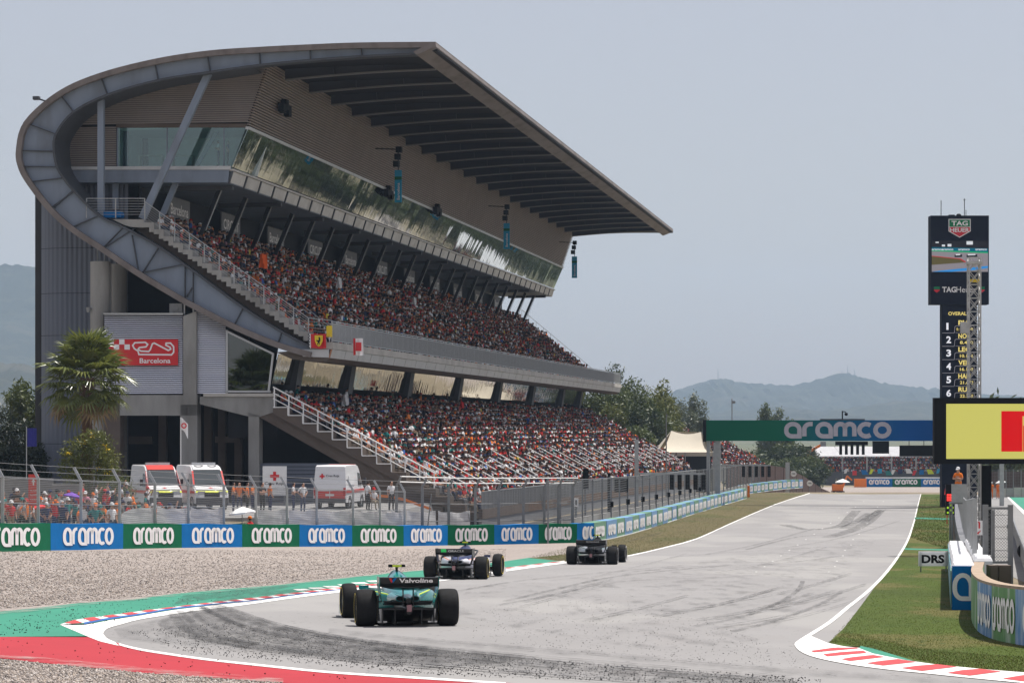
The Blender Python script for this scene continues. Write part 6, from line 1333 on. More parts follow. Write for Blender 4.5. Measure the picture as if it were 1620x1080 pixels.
for i, (nm, tm) in enumerate(rows):
    y = 521.5 + 21.1 * i; mb = MB(); text(mb, str(i + 1), (TX(1497.5), .15, TZ(y)), X_, Z_, nd, 11 * TS, (3.4 if i == 0 else 7.5) * TS, .03, 0, .02)
    text(mb, nm, (TX(1516.5), .15, TZ(y - 7.5)), X_, Z_, nd, 7.6 * TS, 19 * TS, .03, 1, .02); text(mb, tm, (TX(1514 if i == 0 else 1519), .15, TZ(y + 1.5)), X_, Z_, nd, 5 * TS, (26 if i == 0 else 21) * TS, .02, 1, .02)
    x0, x1, yt, yb = 1491, 1545, y - 15.5, y + 5; fr = .35
    mb.bar((TX(x0), .12, TZ(yb)), (TX(1510), .12, TZ(yb)), .04, .04, mi=2); mb.bar((TX(1510), .12, TZ(yb)), (TX(1511), .12, TZ(y - 5)), .04, .04, up=(0, 1, 0), mi=2); mb.bar((TX(1511), .12, TZ(y - 5)), (TX(1513), .12, TZ(y - 6.2)), .04, .04, up=(0, 1, 0), mi=2); mb.bar((TX(1513), .12, TZ(y - 6.2)), (TX(1541), .12, TZ(y - 6.2)), .04, .04, mi=2); mb.bar((TX(1541), .12, TZ(y - 6.2)), (TX(1543), .12, TZ(yb)), .04, .04, up=(0, 1, 0), mi=2); mb.bar((TX(1512), .12, TZ(yb - .5)), (TX(1543), .12, TZ(yb - .5)), .03, .03, mi=2)
    obj('result_row', mb, [M['num_white'], M['num_yellow'], M['grey_print']], tow)
mb = MB(); mb.tube((TX(1491), .8, TZ(341)), (TX(1491), .8, TZ(316)), .035, 5); obj('aerial', mb, M['black'], tow); mb = MB(); mb.tube((TX(1528), .8, TZ(341)), (TX(1528), .8, TZ(313)), .035, 5); mb.bar((TX(1526), .8, TZ(315)), (TX(1530), .8, TZ(315)), .04); mb.tube((TX(1530.5), .8, TZ(341)), (TX(1530.5), .8, TZ(331)), .03, 5); obj('aerial', mb, M['black'], tow)
mb = MB(); mb.box(TX(1503), TX(1512), .5, 1.1, TZ(341), TZ(339)); mb.sphere((TX(1519), .8, TZ(341)), .25); obj('roof_unit', mb, M['black'], tow)
# ------------------------------------------------------------------ lattice mast and the yellow screen
YM = 128.0; MS = YM / F
mast = empty('lattice_mast', ((1541 - CX) * MS, YM, gz((1541 - CX) * MS, YM)), 0, 'grey lattice mast standing in front of the timing tower', 'mast'); zg = gz((1541 - CX) * MS, YM)
ht = (HY - 407.5) * MS - zg; hw = .255; M['mast'] = mat('mast_steel', (.46, .46, .45), .5, .2, .15, 4)
nb = 22
for sx_2, sy_2 in ((-1, -1), (1, -1), (1, 1), (-1, 1)): mb = MB(); mb.tube((sx_2 * hw, sy_2 * hw, 0), (sx_2 * hw, sy_2 * hw, ht), .035, 6); obj('leg', mb, M['mast'], mast)
for k in range(nb):
    z0, z1 = ht * k / nb, ht * (k + 1) / nb; mb = MB()
    for a, b_ in (((-hw, -hw), (hw, -hw)), ((hw, -hw), (hw, hw)), ((hw, hw), (-hw, hw)), ((-hw, hw), (-hw, -hw))):
        mb.bar((a[0], a[1], z0), (b_[0], b_[1], z1), .03); mb.bar((b_[0], b_[1], z0), (a[0], a[1], z1), .03); mb.bar((a[0], a[1], z1), (b_[0], b_[1], z1), .03)
    obj('brace', mb, M['mast'], mast)
for z, w in ((ht - .3, .34), (ht - 1.1, .2)): mb = MB(); mb.box(-w, w, -w, w, z, z + .12); obj('collar', mb, M['yellow'] if w < .3 else M['mast'], mast)
mb = MB(); mb.box(-.62, -.28, -.35, .0, ht - 3.4, ht - 2.9); mb.bar((-.3, -.1, ht - 2.9), (-.45, -.1, ht - 3.1), .05); obj('floodlight', mb, M['mast'], mast)
mb = MB(); mb.box(.32, .75, -.2, .3, 0, (HY - 736) * MS - zg); obj('cable_duct', mb, M['black'], mast)
YS = 125.0; SS = YS / F; scr = empty('video_screen', ((1478 - CX) * SS, YS, 0), 0, 'large yellow video screen with a red block in a black frame', 'screen')
q = lambda px, py: ((px - 1478) * SS, (HY - py) * SS)
em('scr_yellow', (.50, .47, .115), .95); em('scr_red', (.55, .008, .01), .95)
x0, z0 = q(1478, 733.5); x1, z1 = q(1800, 629); mb = MB(); mb.box(x0, x1, 0, .5, z0, z1); obj('frame', mb, M['black'], scr)
a = q(1497, 725.5); b_ = q(1795, 638.5); mb = MB(); mb.box(a[0], b_[0], -.02, 0, a[1], b_[1]); obj('display', mb, M['scr_yellow'], scr)
mb = MB(); f0 = lambda a, b_, c: (a, c, b_); mb.prism([q(*p) for p in [(1584, 650), (1660, 650), (1660, 658), (1617.5, 658), (1617.5, 714), (1584, 714)]], f0, -.035, -.02); mb.prism([q(*p) for p in [(1618.5, 673), (1645, 673), (1645, 714), (1618.5, 714)]], f0, -.035, -.02); obj('graphic', mb, M['scr_red'], scr)
for px in (1700, 1780): x = q(px, 0)[0]; mb = MB(); mb.box(x - .1, x + .1, .5, .8, gz(20, YS), z1 - .3); obj('support', mb, M['black'], scr)
# ------------------------------------------------------------------ right-hand wall, Tecpro-style blocks, painted concrete end
fl = Vector((*gp(1506, 965), 0)); fr_dir = Vector((.150, .989, 0)); rt = Vector((.989, -.150, 0))
tec = empty('block_barrier', (0, 0, 0), 0, 'row of white topped crash blocks with a blue end panel lettered a', 'barrier')
M['white_wr'] = mat('wrapped_white_plastic', (.66, .66, .67), .4, 0, .08, 3, .25, 7, dirt=(.4, .38, .36), dirt_scale=2, dirt_amt=.5)
for r_, (w0, w1, s0, dh, n) in enumerate(((0, .52, 0, 0, 26), (.56, .98, 5.0, .06, 22))):
    for k in range(n):
        p = fl + fr_dir * (s0 + k * 1.55) + rt * (w0 + rng.normal(0, .008)); z = gz(p.x, p.y); d = fr_dir * 1.5; w = rt * (w1 - w0); u = Vector((0, 0, 1)); h = 1.0 + dh + rng.normal(0, .012); mb = MB()
        p0 = Vector((p.x, p.y, z)); e_ = .05
        mb.rings([[p0, p0 + w, p0 + w + d, p0 + d], [p0 + u * (h - .07), p0 + w + u * (h - .07), p0 + w + d + u * (h - .07), p0 + d + u * (h - .07)], [p0 + rt * e_ + fr_dir * e_ + u * h, p0 + w - rt * e_ + fr_dir * e_ + u * h, p0 + w - rt * e_ + d - fr_dir * e_ + u * h, p0 + rt * e_ + d - fr_dir * e_ + u * h]])
        obj('block', mb, M['white_wr'], tec)
p0 = Vector((fl.x, fl.y, gz(fl.x, fl.y))) - fr_dir * .06; mb = MB(); u = Vector((0, 0, 1)); w = rt * .52
mb.hexa([p0, p0 + w, p0 + w + fr_dir * .05, p0 + fr_dir * .05, p0 + u * .99, p0 + w + u * .99, p0 + w + fr_dir * .05 + u * .99, p0 + fr_dir * .05 + u * .99]); eo = obj('end_panel', mb, M['blue_b'], tec)
mb = MB(); wordmark(mb, p0 + u * .22 + rt * .01, rt, u, -fr_dir, .46, .62, .10, word='a', eps=.012); obj('lettering', mb, M['white_b'], eo)
for k in range(26):
    col = 'pale_b' if k % 2 else 'pale_g'; a = fl + fr_dir * (k * 1.55) - rt * .03; z = gz(a.x, a.y); b_ = a + fr_dir * 1.53; mb = MB(); mb.hexa([(a.x, a.y, z + .03), (a.x + .02, a.y, z + .03), (b_.x + .02, b_.y, z + .03), (b_.x, b_.y, z + .03), (a.x, a.y, z + .88), (a.x + .02, a.y, z + .88), (b_.x + .02, b_.y, z + .88), (b_.x, b_.y, z + .88)]); obj('side_board', mb, M[col], tec)
cpx = [(1541, 955), (1536.5, 972), (1537.5, 984), (1544, 996), (1556, 1005), (1574, 1012.5), (1600, 1018.5), (1628, 1023), (1680, 1031), (1760, 1042)]
cw = [Vector((*gp(*p), 0)) for p in catmull(cpx, 4)]; cum = [0]
for p, q_ in zip(cw[:-1], cw[1:]): cum.append(cum[-1] + (q_ - p).length)
wall = empty('painted_wall', (0, 0, 0), 0, 'curved concrete wall painted in faded green and blue with sandy top', 'wall')
M['paint_g'] = mat('scuffed_green_paint', (.12, .28, .10), .6, 0, .15, 2, dirt=(.62, .64, .60), dirt_scale=3.2, dirt_amt=1.0, stretch=(1, 1, .22)); M['paint_b'] = mat('scuffed_blue_paint', (.10, .24, .46), .6, 0, .15, 2, dirt=(.58, .64, .70), dirt_scale=3.2, dirt_amt=.95, stretch=(1, 1, .22)); M['sand'] = mat('sandy_wall_top', (.36, .28, .21), .95, 0, .25, 5, .4, 14)
def wseg(s0, s1, k=8):
    out = []
    for i in range(k + 1):
        s = s0 + (s1 - s0) * i / k; j = max(i2 for i2 in range(len(cw) - 1) if cum[i2] <= s + 1e-6); t = min(1, (s - cum[j]) / (cum[j + 1] - cum[j])); p = cw[j].lerp(cw[j + 1], t); d = (cw[j + 1] - cw[j]).normalized(); out.append((p, d))
    return out
cpix = [CX + F * p.x / p.y for p in cw]; kmin = cpix.index(min(cpix))
bnd = [0] + [cum[next(i for i in range(kmin, len(cw)) if cpix[i] >= q_)] for q_ in (1546, 1568, 1602)] + [cum[-1] - .01]
# the boundaries follow the printed boards seen in the picture
for i in range(len(bnd) - 1):
    if bnd[i + 1] - bnd[i] < .1: continue
    sg_ = wseg(bnd[i], bnd[i + 1]); fr_ = []; bk = []
    for p, d in sg_: nr = Vector((-d.y, d.x, 0)); fr_.append(p); bk.append(p + nr * .24)
    mb = MB(); rs = []
    for f_, b2 in zip(fr_, bk): z = gz(f_.x, f_.y); rs.append([(f_.x, f_.y, z), (f_.x, f_.y, z + .95), (b2.x, b2.y, z + .95), (b2.x, b2.y, z)])
    mb.rings(rs); o = obj('painted_panel', mb, M['paint_g' if i % 2 == 0 else 'paint_b'], wall)
    mb = MB(); rs = [[(f_.x, f_.y, gz(f_.x, f_.y) + .95), (f_.x, f_.y, gz(f_.x, f_.y) + 1.0), (b2.x, b2.y, gz(f_.x, f_.y) + 1.0), (b2.x, b2.y, gz(f_.x, f_.y) + .95)] for f_, b2 in zip(fr_, bk)]; mb.rings(rs); obj('sandy_top', mb, M['sand'], wall)
    ln = bnd[i + 1] - bnd[i]; mb = MB(); w2 = MB(); wordmark(w2, (0, 0, 0), Vector((1, 0, 0)), (0, 0, 1), (0, -1, 0), min(ln * .90, 2.6), .60, .13, eps=0, r=max(.35, min(ln * .9, 2.6) / 3.2))
    vs = []
    for x, y, z in w2.v:
        (p, d), = wseg(bnd[i] + ln * .1 + x, bnd[i] + ln * .1 + x, 1)[:1]; nr = Vector((-d.y, d.x, 0)); q_ = p - nr * .02; vs.append((q_.x, q_.y, gz(p.x, p.y) + .18 + z))
    mb.add(vs, w2.f); obj('lettering', mb, M['white_b'], o)
# DRS board on the grass
x, y = gp(1477, 905); e = empty('marker_board', (x, y, gz(x, y)), 0, 'white board lettered DRS standing on the grass verge', 'sign'); s = y / F; h0 = gz(x, y)
za, zb2 = (HY - 895) * s - h0, (HY - 871.5) * s - h0; mb = MB(); mb.box(-24 * s, 24 * s, 0, .03, za, zb2); obj('panel', mb, M['white_board'], e); mb = MB(); text(mb, 'DRS', (-19 * s, 0, za + 4.6 * s), X_, Z_, nd, 13.5 * s, 36 * s, .045, 0, .008); obj('lettering', mb, M['black'], e)
for xx in (-20, 20): mb = MB(); mb.box(xx * s - .02, xx * s + .02, .03, .06, 0, zb2); obj('leg', mb, M['galv_d'], e)
# pit wall and fence down the right side
def rline(Y): t = (Y - 104) / (300 - 104.0); return (16.4 + (46.3 - 16.4) * t, Y)
pw = empty('pit_wall', (0, 0, 0), 0, 'grey concrete pit wall running down the right of the straight', 'wall')
for k in range(26):
    (x, y), (x2, y2) = rline(100 + 8 * k), rline(108 + 8 * k); z, z2 = gz(x, y), gz(x2, y2); mb = MB(); mb.hexa([(x, y, z), (x + .35, y, z), (x2 + .35, y2 - .06, z2), (x2, y2 - .06, z2), (x, y, z + 1.0), (x + .35, y, z + 1.0), (x2 + .35, y2 - .06, z2 + 1.0), (x2, y2 - .06, z2 + 1.0)]); obj('wall_block', mb, M['panel_g'], pw)
pf = empty('pit_fence', (0, 0, 0), 0, 'chain link debris fence on grey posts along the pit wall', 'fence')
def fline(Y): t = (Y - 75) / 225.0; return (12.2 + (46.9 - 12.2) * t, Y)
Yf = list(np.arange(75, 300, 6.0))
for i, Y in enumerate(Yf):
    x, y = fline(Y); z = gz(x, y); mb = MB(); mb.bar((x, y, z), (x, y, z + 2.5), .11, .11, up=(0, 1, 0)); obj('post', mb, M['galv'], pf)
    if i < len(Yf) - 1: x2, y2 = fline(Yf[i + 1]); mb = MB(); grid_wires(mb, (x, y, z), (x2, y2, z), 1.0, 2.5, .10, .008); obj('wire_mesh', mb, M['galv_d'], pf); mb = MB(); mb.tube((x, y, z + 2.5), (x2, y2, gz(x2, y2) + 2.5), .03, 6); obj('rail', mb, M['galv'], pf)
def fpost(px, y0, y1, Y, w, name='post', m_='galv_d', par=None):
    x = (px - CX) / F * Y; mb = MB(); mb.box(x - w / 2, x + w / 2, Y - w / 2, Y + w / 2, (HY - y1) / F * Y, (HY - y0) / F * Y); return obj(name, mb, M[m_], par)
gate = empty('fence_gate', (0, 0, 0), 0, 'grey steel gate frame with chain link beside the painted wall', 'gate'); Yq = 72.0
for px, w in ((1559, .13), (1598.5, .12)): fpost(px, 798, 925, Yq, w, par=gate)
fpost(1571, 806, 890, Yq + 8, .09, par=gate)
for py in (803.5, 889): mb = MB(); mb.bar(pix(1559, py, Yq), pix(1598, py, Yq), .06); obj('crossbar', mb, M['galv_d'], gate)
a, b_ = pix(1562, 889, Yq), pix(1596, 889, Yq); mb = MB()
for i in range(-14, 9):
    for s_ in (1, -1):
        w_, h_ = (b_ - a).x, 86 / F * Yq; c0 = i * .075; t0, t1 = max(0, -c0), min(h_, w_ - c0)
        if t1 > t0:
            xs0, xs1 = (c0 + t0, c0 + t1) if s_ > 0 else (w_ - c0 - t0, w_ - c0 - t1); mb.bar((a.x + xs0, Yq, a.z + t0), (a.x + xs1, Yq, a.z + t1), .007, .007, up=(0, 1, 0))
obj('chain_link', mb, M['wire'], gate)
for k in range(5): z = a.z + .3 * k; mb = MB(); mb.bar((a.x, Yq, z), (b_.x, Yq, z), .015); obj('wire', mb, M['wire'], gate)
a = pix(1542, 846, 80); b_ = pix(1555.5, 823, 80); e = empty('extinguisher_sign', (a.x, 80, gz(a.x, 80)), 0, 'white sign with red extinguisher and arrow by the steel gate', 'sign'); z0_, z1_ = a.z - gz(a.x, 80), b_.z - gz(a.x, 80); w_ = b_.x - a.x
mb = MB(); mb.box(0, w_, 0, .02, z0_, z1_); obj('plate', mb, M['white'], e); mb = MB(); mb.box(.05, .10, .02, .06, 0, z0_ + .3); obj('post', mb, M['galv_d'], e)
mb = MB(); mb.box(w_ * .45, w_ * .62, -.012, 0, z0_ + .19, z0_ + .36); mb.box(w_ * .38, w_ * .55, -.012, 0, z0_ + .35, z0_ + .38); mb.prism([(w_ * .25, z0_ + .03), (w_ * .4, z0_ + .10), (w_ * .43, z0_ + .08), (w_ * .68, z0_ + .14), (w_ * .66, z0_ + .10), (w_ * .46, z0_ + .05), (w_ * .47, z0_ + .03)], lambda a, b, c: (a, c, b), -.012, 0); obj('symbol', mb, M['red'], e)
for px0, px1, nm in ((1566, 1579, 'left'), (1580, 1600, 'right')):
    a = pix(px0, 925, 66); b_ = pix(px1, 894, 66); mb = MB(); mb.box(a.x, b_.x, 66, 66.5, a.z - .3, b_.z); mb.box(a.x + .02, b_.x - .02, 65.98, 66, a.z - .28, b_.z - .03); obj('steel_cabinet', mb, M['conc_b'], None, f'{"narrow" if nm == "left" else "wide"} brown metal cabinet behind the painted wall', 'cabinet')
for k in range(14):
    a = pix(1604 + 2.6 * k, 0, 62 + 1.3 * (13 - k)); break
rb = empty('steel_rail_barrier', (0, 0, 0), 0, 'grey corrugated rail barrier beside the pit road', 'barrier')
for k in range(12):
    p, q_ = gp(1607 - 3.2 * k + 30, 962 - 11 * k), gp(1607 - 3.2 * (k + 1) + 30, 962 - 11 * (k + 1)); z = gz(*p); z2 = gz(*q_); mb = MB(); mb.hexa([(p[0], p[1], z), (p[0] + .06, p[1], z), (q_[0] + .06, q_[1], z2), (q_[0], q_[1], z2), (p[0], p[1], z + .85), (p[0] + .06, p[1], z + .85), (q_[0] + .06, q_[1], z2 + .85), (q_[0], q_[1], z2 + .85)]); mb.tube((p[0], p[1], z + .85), (q_[0], q_[1], z2 + .85), .05, 6); obj('rail_panel', mb, M['galv_d'], rb)
x, y = gp(1622, 884); mb = MB(); mb.lathe([(.16, -.12), (.28, -.15), (.33, -.1), (.34, 0), (.33, .1), (.28, .15), (.16, .12)], 24, (x, y, gz(x, y) + .34), 'y'); obj('loose_tyre', mb, M['tyre'], None, 'black tyre standing at the right edge beside the pit road', 'tyre', smooth=True)
# flag panel and marshal post at the far end of the pit wall
Yp = 150.0; e = empty('light_signal', (*pt(1503.5, Yp), gz(*pt(1503.5, Yp))), 0, 'narrow light panel showing red and lime squares by the pit wall', 'signal'); s = Yp / F; zg2 = gz(*pt(1503.5, Yp))
em('lit_red', (.95, .05, .04), 1.6); em('lit_lime', (.35, .6, .03), .8)
mb = MB(); mb.box(-7 * s, 7 * s, 0, .25, (HY - 814) * s - zg2, (HY - 766) * s - zg2); obj('case', mb, M['black'], e)
for nm, m_, y0, y1 in (('red_light', 'lit_red', 781, 792), ('lime_light', 'lit_lime', 796, 812)):
    mb = MB()
    for r_ in range(3 if nm == 'red_light' else 4):
        for c_ in range(3):
            if nm == 'red_light' or (r_ + c_) % 2 == 0: x0 = (-5.5 + 3.8 * c_) * s; z0 = (HY - y1) * s - zg2 + r_ * 3.9 * s; mb.box(x0, x0 + 3.0 * s, -.02, 0, z0, z0 + 3.1 * s)
    obj(nm, mb, M[m_], e)
for (px, y0, y1, m_, lab) in ((1498, 768, 782, 'red', 'red pit board leaning on the pit wall'), (1503, 764, 776, 'navy', 'navy pit board held over the pit wall')):
    a = pix(px - 4, y1, 155); b_ = pix(px + 5, y0, 155); mb = MB(); mb.hexa([(a.x, 155, a.z), (b_.x, 155, a.z), (b_.x, 155.05, a.z), (a.x, 155.05, a.z), (a.x + .1, 155.2, b_.z), (b_.x + .1, 155.2, b_.z), (b_.x + .1, 155.25, b_.z), (a.x + .1, 155.25, b_.z)]); mb.bar((a.x + .15, 155.03, a.z - 1.6), (a.x + .15, 155.03, a.z), .04); obj('pit_board', mb, M[m_], None, lab, 'board')
a = pix(1516, 765, 140); e = empty('marshal_platform', (a.x, 140, gz(a.x, 140)), 0, 'grey steel platform at the pit wall carrying a marshal', 'platform'); zp = a.z - gz(a.x, 140)
zp -= .9; mb = MB(); mb.box(-.4, .4, -.4, .4, zp - .08, zp); obj('deck', mb, M['galv_d'], e); mb = MB(); mb.box(-.4, .4, -.44, -.40, zp, zp + .9); obj('front_board', mb, M['galv'], e)
for sx_2 in (-.36, .36):
    for sy_2 in (-.36, .36): mb = MB(); mb.bar((sx_2, sy_2, 0), (sx_2, sy_2, zp), .06); obj('leg', mb, M['galv_d'], e)
person('folded', (a.x, 140, a.z - .9), 2.6, 'cl_orange', 'cl_orange', 'marshal in orange overalls and white helmet on the pit wall platform', None, 'cl_white')
# ------------------------------------------------------------------ vehicles in the service yard
M['van_w'] = mat('white_van_paint', (.72, .72, .73), .3, 0, .03, 1, coat=.4); M['van_r'] = mat('red_van_paint', (.60, .05, .04), .35, 0, .05, 1, coat=.3); M['windscreen'] = mat('windscreen', (.05, .06, .065), .08, 0, .1, 1, spec=.8); M['lamp_red'] = mat('tail_lamp', (.45, .02, .02), .2); M['lamp_clear'] = mat('head_lamp', (.6, .62, .65), .15, .3); M['bumper'] = mat('grey_bumper', (.08, .08, .085), .6); M['plate'] = mat('plate', (.7, .7, .68), .4)
def van(label, loc, rz, nose, stripe, text_s, beacon):
    """local: x forward (nose), y left, z up; origin under the middle"""
    e = empty('ambulance', loc, rz, label, 'ambulance', 'emergency vans in the service yard'); Lh, w, h = 2.85, .98, 2.58
    prof = [(-Lh, .42), (-Lh, 1.0), (-Lh + .03, 1.7), (-Lh + .16, 2.5), (-Lh + .30, h), (.75, h), (1.10, h - .06), (1.45, 2.30), (2.10, 1.42), (2.72, 1.16), (2.88, .95), (2.90, .42)]
    f = lambda a, b, c: (a, c, b); mb = MB(); rs = []
    for y, k in ((-w, .0), (-w, 1), (w, 1), (w, 0)):
        pass
    rs = [[(a * (1 - .006 * i_), y * (1 - .10 * max(0, (b - 1.15) / 1.43)), b - (.04 if abs(i_) else 0)) for a, b in prof] for y, i_ in ((-w, 1), (-w + .06, 0), (w - .06, 0), (w, 1))]
    mb.rings(rs); obj('body', mb, M['van_w'], e, smooth=True)
    mb = MB(); mb.hexa([(1.50, -.80, 2.27), (2.13, -.86, 1.46), (2.13, .86, 1.46), (1.50, .80, 2.27), (1.53, -.80, 2.30), (2.16, -.86, 1.49), (2.16, .86, 1.49), (1.53, .80, 2.30)]); obj('windscreen', mb, M['windscreen'], e)
    for s in (-1, 1):
        yw = lambda z: s * (w * (1 - .10 * max(0, (z - 1.15) / 1.43)) + .008)
        mb = MB(); mb.prism([(.85, 1.35), (1.95, 1.35), (1.45, 2.05), (.85, 2.1)], lambda a, b, c: (a, yw(b) + c, b), -.01, .01); obj('side_window', mb, M['windscreen'], e)
        mb = MB(); mb.prism([(-Lh + .05, .95), (2.6, .95), (2.6, 1.12), (-Lh + .05, 1.12)], lambda a, b, c: (a, yw(b) + c, b), -.008, .012); obj('side_stripe', mb, M[stripe], e)
        mb = MB(); mb.prism([(-1.9, 1.4), (-.3, 1.4), (-.3, 1.95), (-1.9, 1.95)], lambda a, b, c: (a, yw(b) + c, b), -.008, .01); obj('side_panel', mb, M['van_w'], e)
        mb = MB(); mb.box(2.78, 2.9, s * .62 - .22, s * .62 + .22, .88, 1.10); obj('headlamp', mb, M['lamp_clear'], e)
        mb = MB(); mb.box(-Lh - .03, -Lh + .05, s * .88 - .07, s * .88 + .07, .8, 1.25); obj('tail_lamp', mb, M['lamp_red'], e)
        mb = MB(); mb.bar((1.7, s * .95, 1.45), (1.75, s * 1.2, 1.5), .05); mb.box(1.66, 1.80, s * 1.2 - .08, s * 1.2 + .08, 1.40, 1.78); obj('mirror', mb, M['bumper'], e)
        for x in (-1.75, 1.95):
            wh = empty('wheel'); wh.parent = e; wh.location = (x, s * (w - .11), .34)
            mb = MB(); mb.lathe([(.20, -.11), (.32, -.11), (.345, -.06), (.345, .06), (.32, .11), (.20, .11)], 22, axis='y'); obj('tyre', mb, M['tyre'], wh, smooth=True)
            mb = MB(); mb.lathe([(.20, -.10), (.12, -.08), (.001, -.09)], 18, axis='y'); mb.lathe([(.20, .10), (.12, .08), (.001, .09)], 18, axis='y'); obj('rim', mb, M['metalbr'], wh, smooth=True)
            mb = MB(); mb.lathe([(.37, -.05), (.45, -.05), (.45, .05), (.37, .05)], 20, (x, s * (w - .02), .34), 'y'); obj('wheel_arch', mb, M['bumper'], e)
    mb = MB(); mb.box(2.80, 2.98, -.95, .95, .30, .72); obj('front_bumper', mb, M['bumper'], e); mb = MB(); mb.box(-Lh - .12, -Lh + .02, -.95, .95, .38, .62); obj('rear_bumper', mb, M['bumper'], e)
    mb = MB(); mb.box(2.86, 2.93, -.45, .45, .76, 1.02); obj('grille', mb, M['black'], e)
    mb = MB(); mb.hexa([(2.12, -.9, 1.43), (2.74, -.9, 1.175), (2.74, .9, 1.175), (2.12, .9, 1.43), (2.12, -.9, 1.45), (2.74, -.9, 1.195), (2.74, .9, 1.195), (2.12, .9, 1.45)]); obj('bonnet', mb, M['van_w'], e)
    mb = MB(); mb.hexa([(2.80, -.95, 1.11), (2.875, -.95, 1.01), (2.875, .95, 1.01), (2.80, .95, 1.11), (2.82, -.95, 1.12), (2.895, -.95, 1.02), (2.895, .95, 1.02), (2.82, .95, 1.12)]); obj('hi_vis_band', mb, M['neon_y'], e)
    mb = MB(); mb.box(2.38, 2.50, -.03, .03, 1.33, 1.345); 
    # red front of the roof with beacons, rear doors
    mb = MB(); mb.prism([(.78, h - .02), (1.12, h - .08), (1.47, 2.31), (1.50, 2.34), (1.13, h - .04), (.78, h + .02)], f, -.80, .80); obj('roof_front', mb, M[nose], e)
    if beacon and nose == 'van_w':
        for s in (-1, 1): mb = MB(); mb.lathe([(.20, -.01), (.27, -.01), (.27, .015), (.20, .015)], 18, (1.02, s * .4, h - .015), 'z'); obj('roof_ring', mb, M['black'], e); mb = MB(); mb.bar((1.52, s * .86, 2.25), (2.14, s * .90, 1.45), .10, .05); obj('red_pillar', mb, M['van_r'], e)
    if beacon and nose == 'van_r':
        for s in (-1, 1): mb = MB(); mb.prism([(1.45, 2.28), (1.55, 2.28), (2.75, 1.16), (2.86, .80), (1.9, .80), (1.95, 1.3)], lambda a, b, c: (a, s * (w * (1 - .10 * max(0, (b - 1.15) / 1.43)) + .012) + c, b), -.008, .008); obj('red_wing', mb, M['van_r'], e)
    if beacon:
        mb = MB(); mb.box(.35, .7, -.7, .7, h + .01, h + .16); obj('light_bar', mb, M['lamp_clear'], e)
    for s in (-1, 1):
        mb = MB(); mb.hexa([(-Lh - .012, s * .02, .62), (-Lh - .012, s * .90, .62), (-Lh + .05, s * .90, .62), (-Lh + .05, s * .02, .62), (-Lh + .13, s * .02, 2.40), (-Lh + .13, s * .82, 2.40), (-Lh + .2, s * .82, 2.40), (-Lh + .2, s * .02, 2.40)]); d = obj('rear_door', mb, M['van_w'], e)
        mb = MB(); mb.hexa([(-Lh - .022, s * .02, .62), (-Lh - .022, s * .91, .62), (-Lh, s * .91, .62), (-Lh, s * .02, .62), (-Lh + .028, s * .02, 1.52), (-Lh + .028, s * .88, 1.52), (-Lh + .06, s * .88, 1.52), (-Lh + .06, s * .02, 1.52)]); obj('red_panel', mb, M['van_r'], d)
    mb = MB(); mb.box(-Lh - .03, -Lh - .01, -.26, .26, .78, .90); obj('number_plate', mb, M['plate'], e)
    mb = MB(); o0 = Vector((-Lh + .045, .62, 1.78)); zdv = Vector((.105, 0, 1)).normalized(); c_ = M['red']
    mb.add([o0 + Vector((-.02, 0, 0)) + Vector((0, -a, 0)) + zdv * b_ for a, b_ in ((.0, .10), (.0, .2), (.1, .2), (.1, .3), (.2, .3), (.2, .2), (.3, .2), (.3, .1), (.2, .1), (.2, 0), (.1, 0), (.1, .1))], [tuple(range(12))]); obj('red_cross', mb, c_, e)
    mb = MB(); text(mb, text_s, o0 + Vector((0, -.38, .08)), (0, -1, 0), zdv, (-1, 0, 0), .17, .8, .02, 0, .02); obj('lettering', mb, M['bumper'], e)
    mb = MB(); zc = 1.30; mb.add([(2.47 + .05 * k, y, zc - .02 * k + .025) for k, y in ((0, -.04), (0, .04), (1, .04), (1, .12), (2.4, .12), (2.4, .04), (3.4, .04), (3.4, -.04), (2.4, -.04), (2.4, -.12), (1, -.12), (1, -.04))], [tuple(range(12))]); obj('bonnet_cross', mb, M['red'], e)
    return e
def yard(px, Y): return ((px - CX) / F * Y, Y, YZ)
van('white and red ambulance van seen from behind beside the lower tier stair', yard(537, 170), R(82), 'van_r', 'van_r', 'Creu Roja', False)
van('ambulance with red cab roof facing the track, left of the two parked together', yard(246, 168), R(-71), 'van_r', 'van_r', 'Creu Roja', True)
van('ambulance with white front and black roof marks, right of the two parked together', yard(318, 168), R(-71), 'van_w', 'van_r', 'Creu Roja', True)
# signs and screens in the yard
def board(name, label, cat, px0, px1, y0, y1, Y, m_, th=.06, extra=None, legs=False):
    a, b_ = pix(px0, y1, Y), pix(px1, y0, Y); e = empty(name, ((a.x + b_.x) / 2, Y, gz(a.x, Y) if Y < 151 else YZ), 0, label, cat); w = (b_.x - a.x) / 2; zb = e.location.z
    mb = MB(); mb.box(-w, w, 0, th, a.z - zb, b_.z - zb); obj('panel', mb, M[m_], e)
    for s in (-1, 1): mb = MB(); mb.box(s * w * .8 - .03, s * w * .8 + .03, th, th + .06, 0, b_.z - zb); obj('post', mb, M['galv_d'], e)
    return e, w, a.z - zb, b_.z - zb
e, w, z0, z1 = board('sign', 'white sign with a red cross and Creu Roja lettering on the grey slats', 'sign', 415.5, 453.5, 737, 783, 176, 'white')
mb = MB(); c = z1 - .62; mb.box(-.09, .09, -.02, 0, c - .28, c + .28); mb.box(-.28, -.091, -.02, 0, c - .09, c + .09); mb.box(.091, .28, -.02, 0, c - .09, c + .09); obj('red_cross', mb, M['red'], e)
mb = MB(); text(mb, 'Creu Roja', (-.62, 0, z1 - 1.2), X_, Z_, nd, .22, 1.22, .015, 0, .012); obj('lettering', mb, M['bumper'], e)
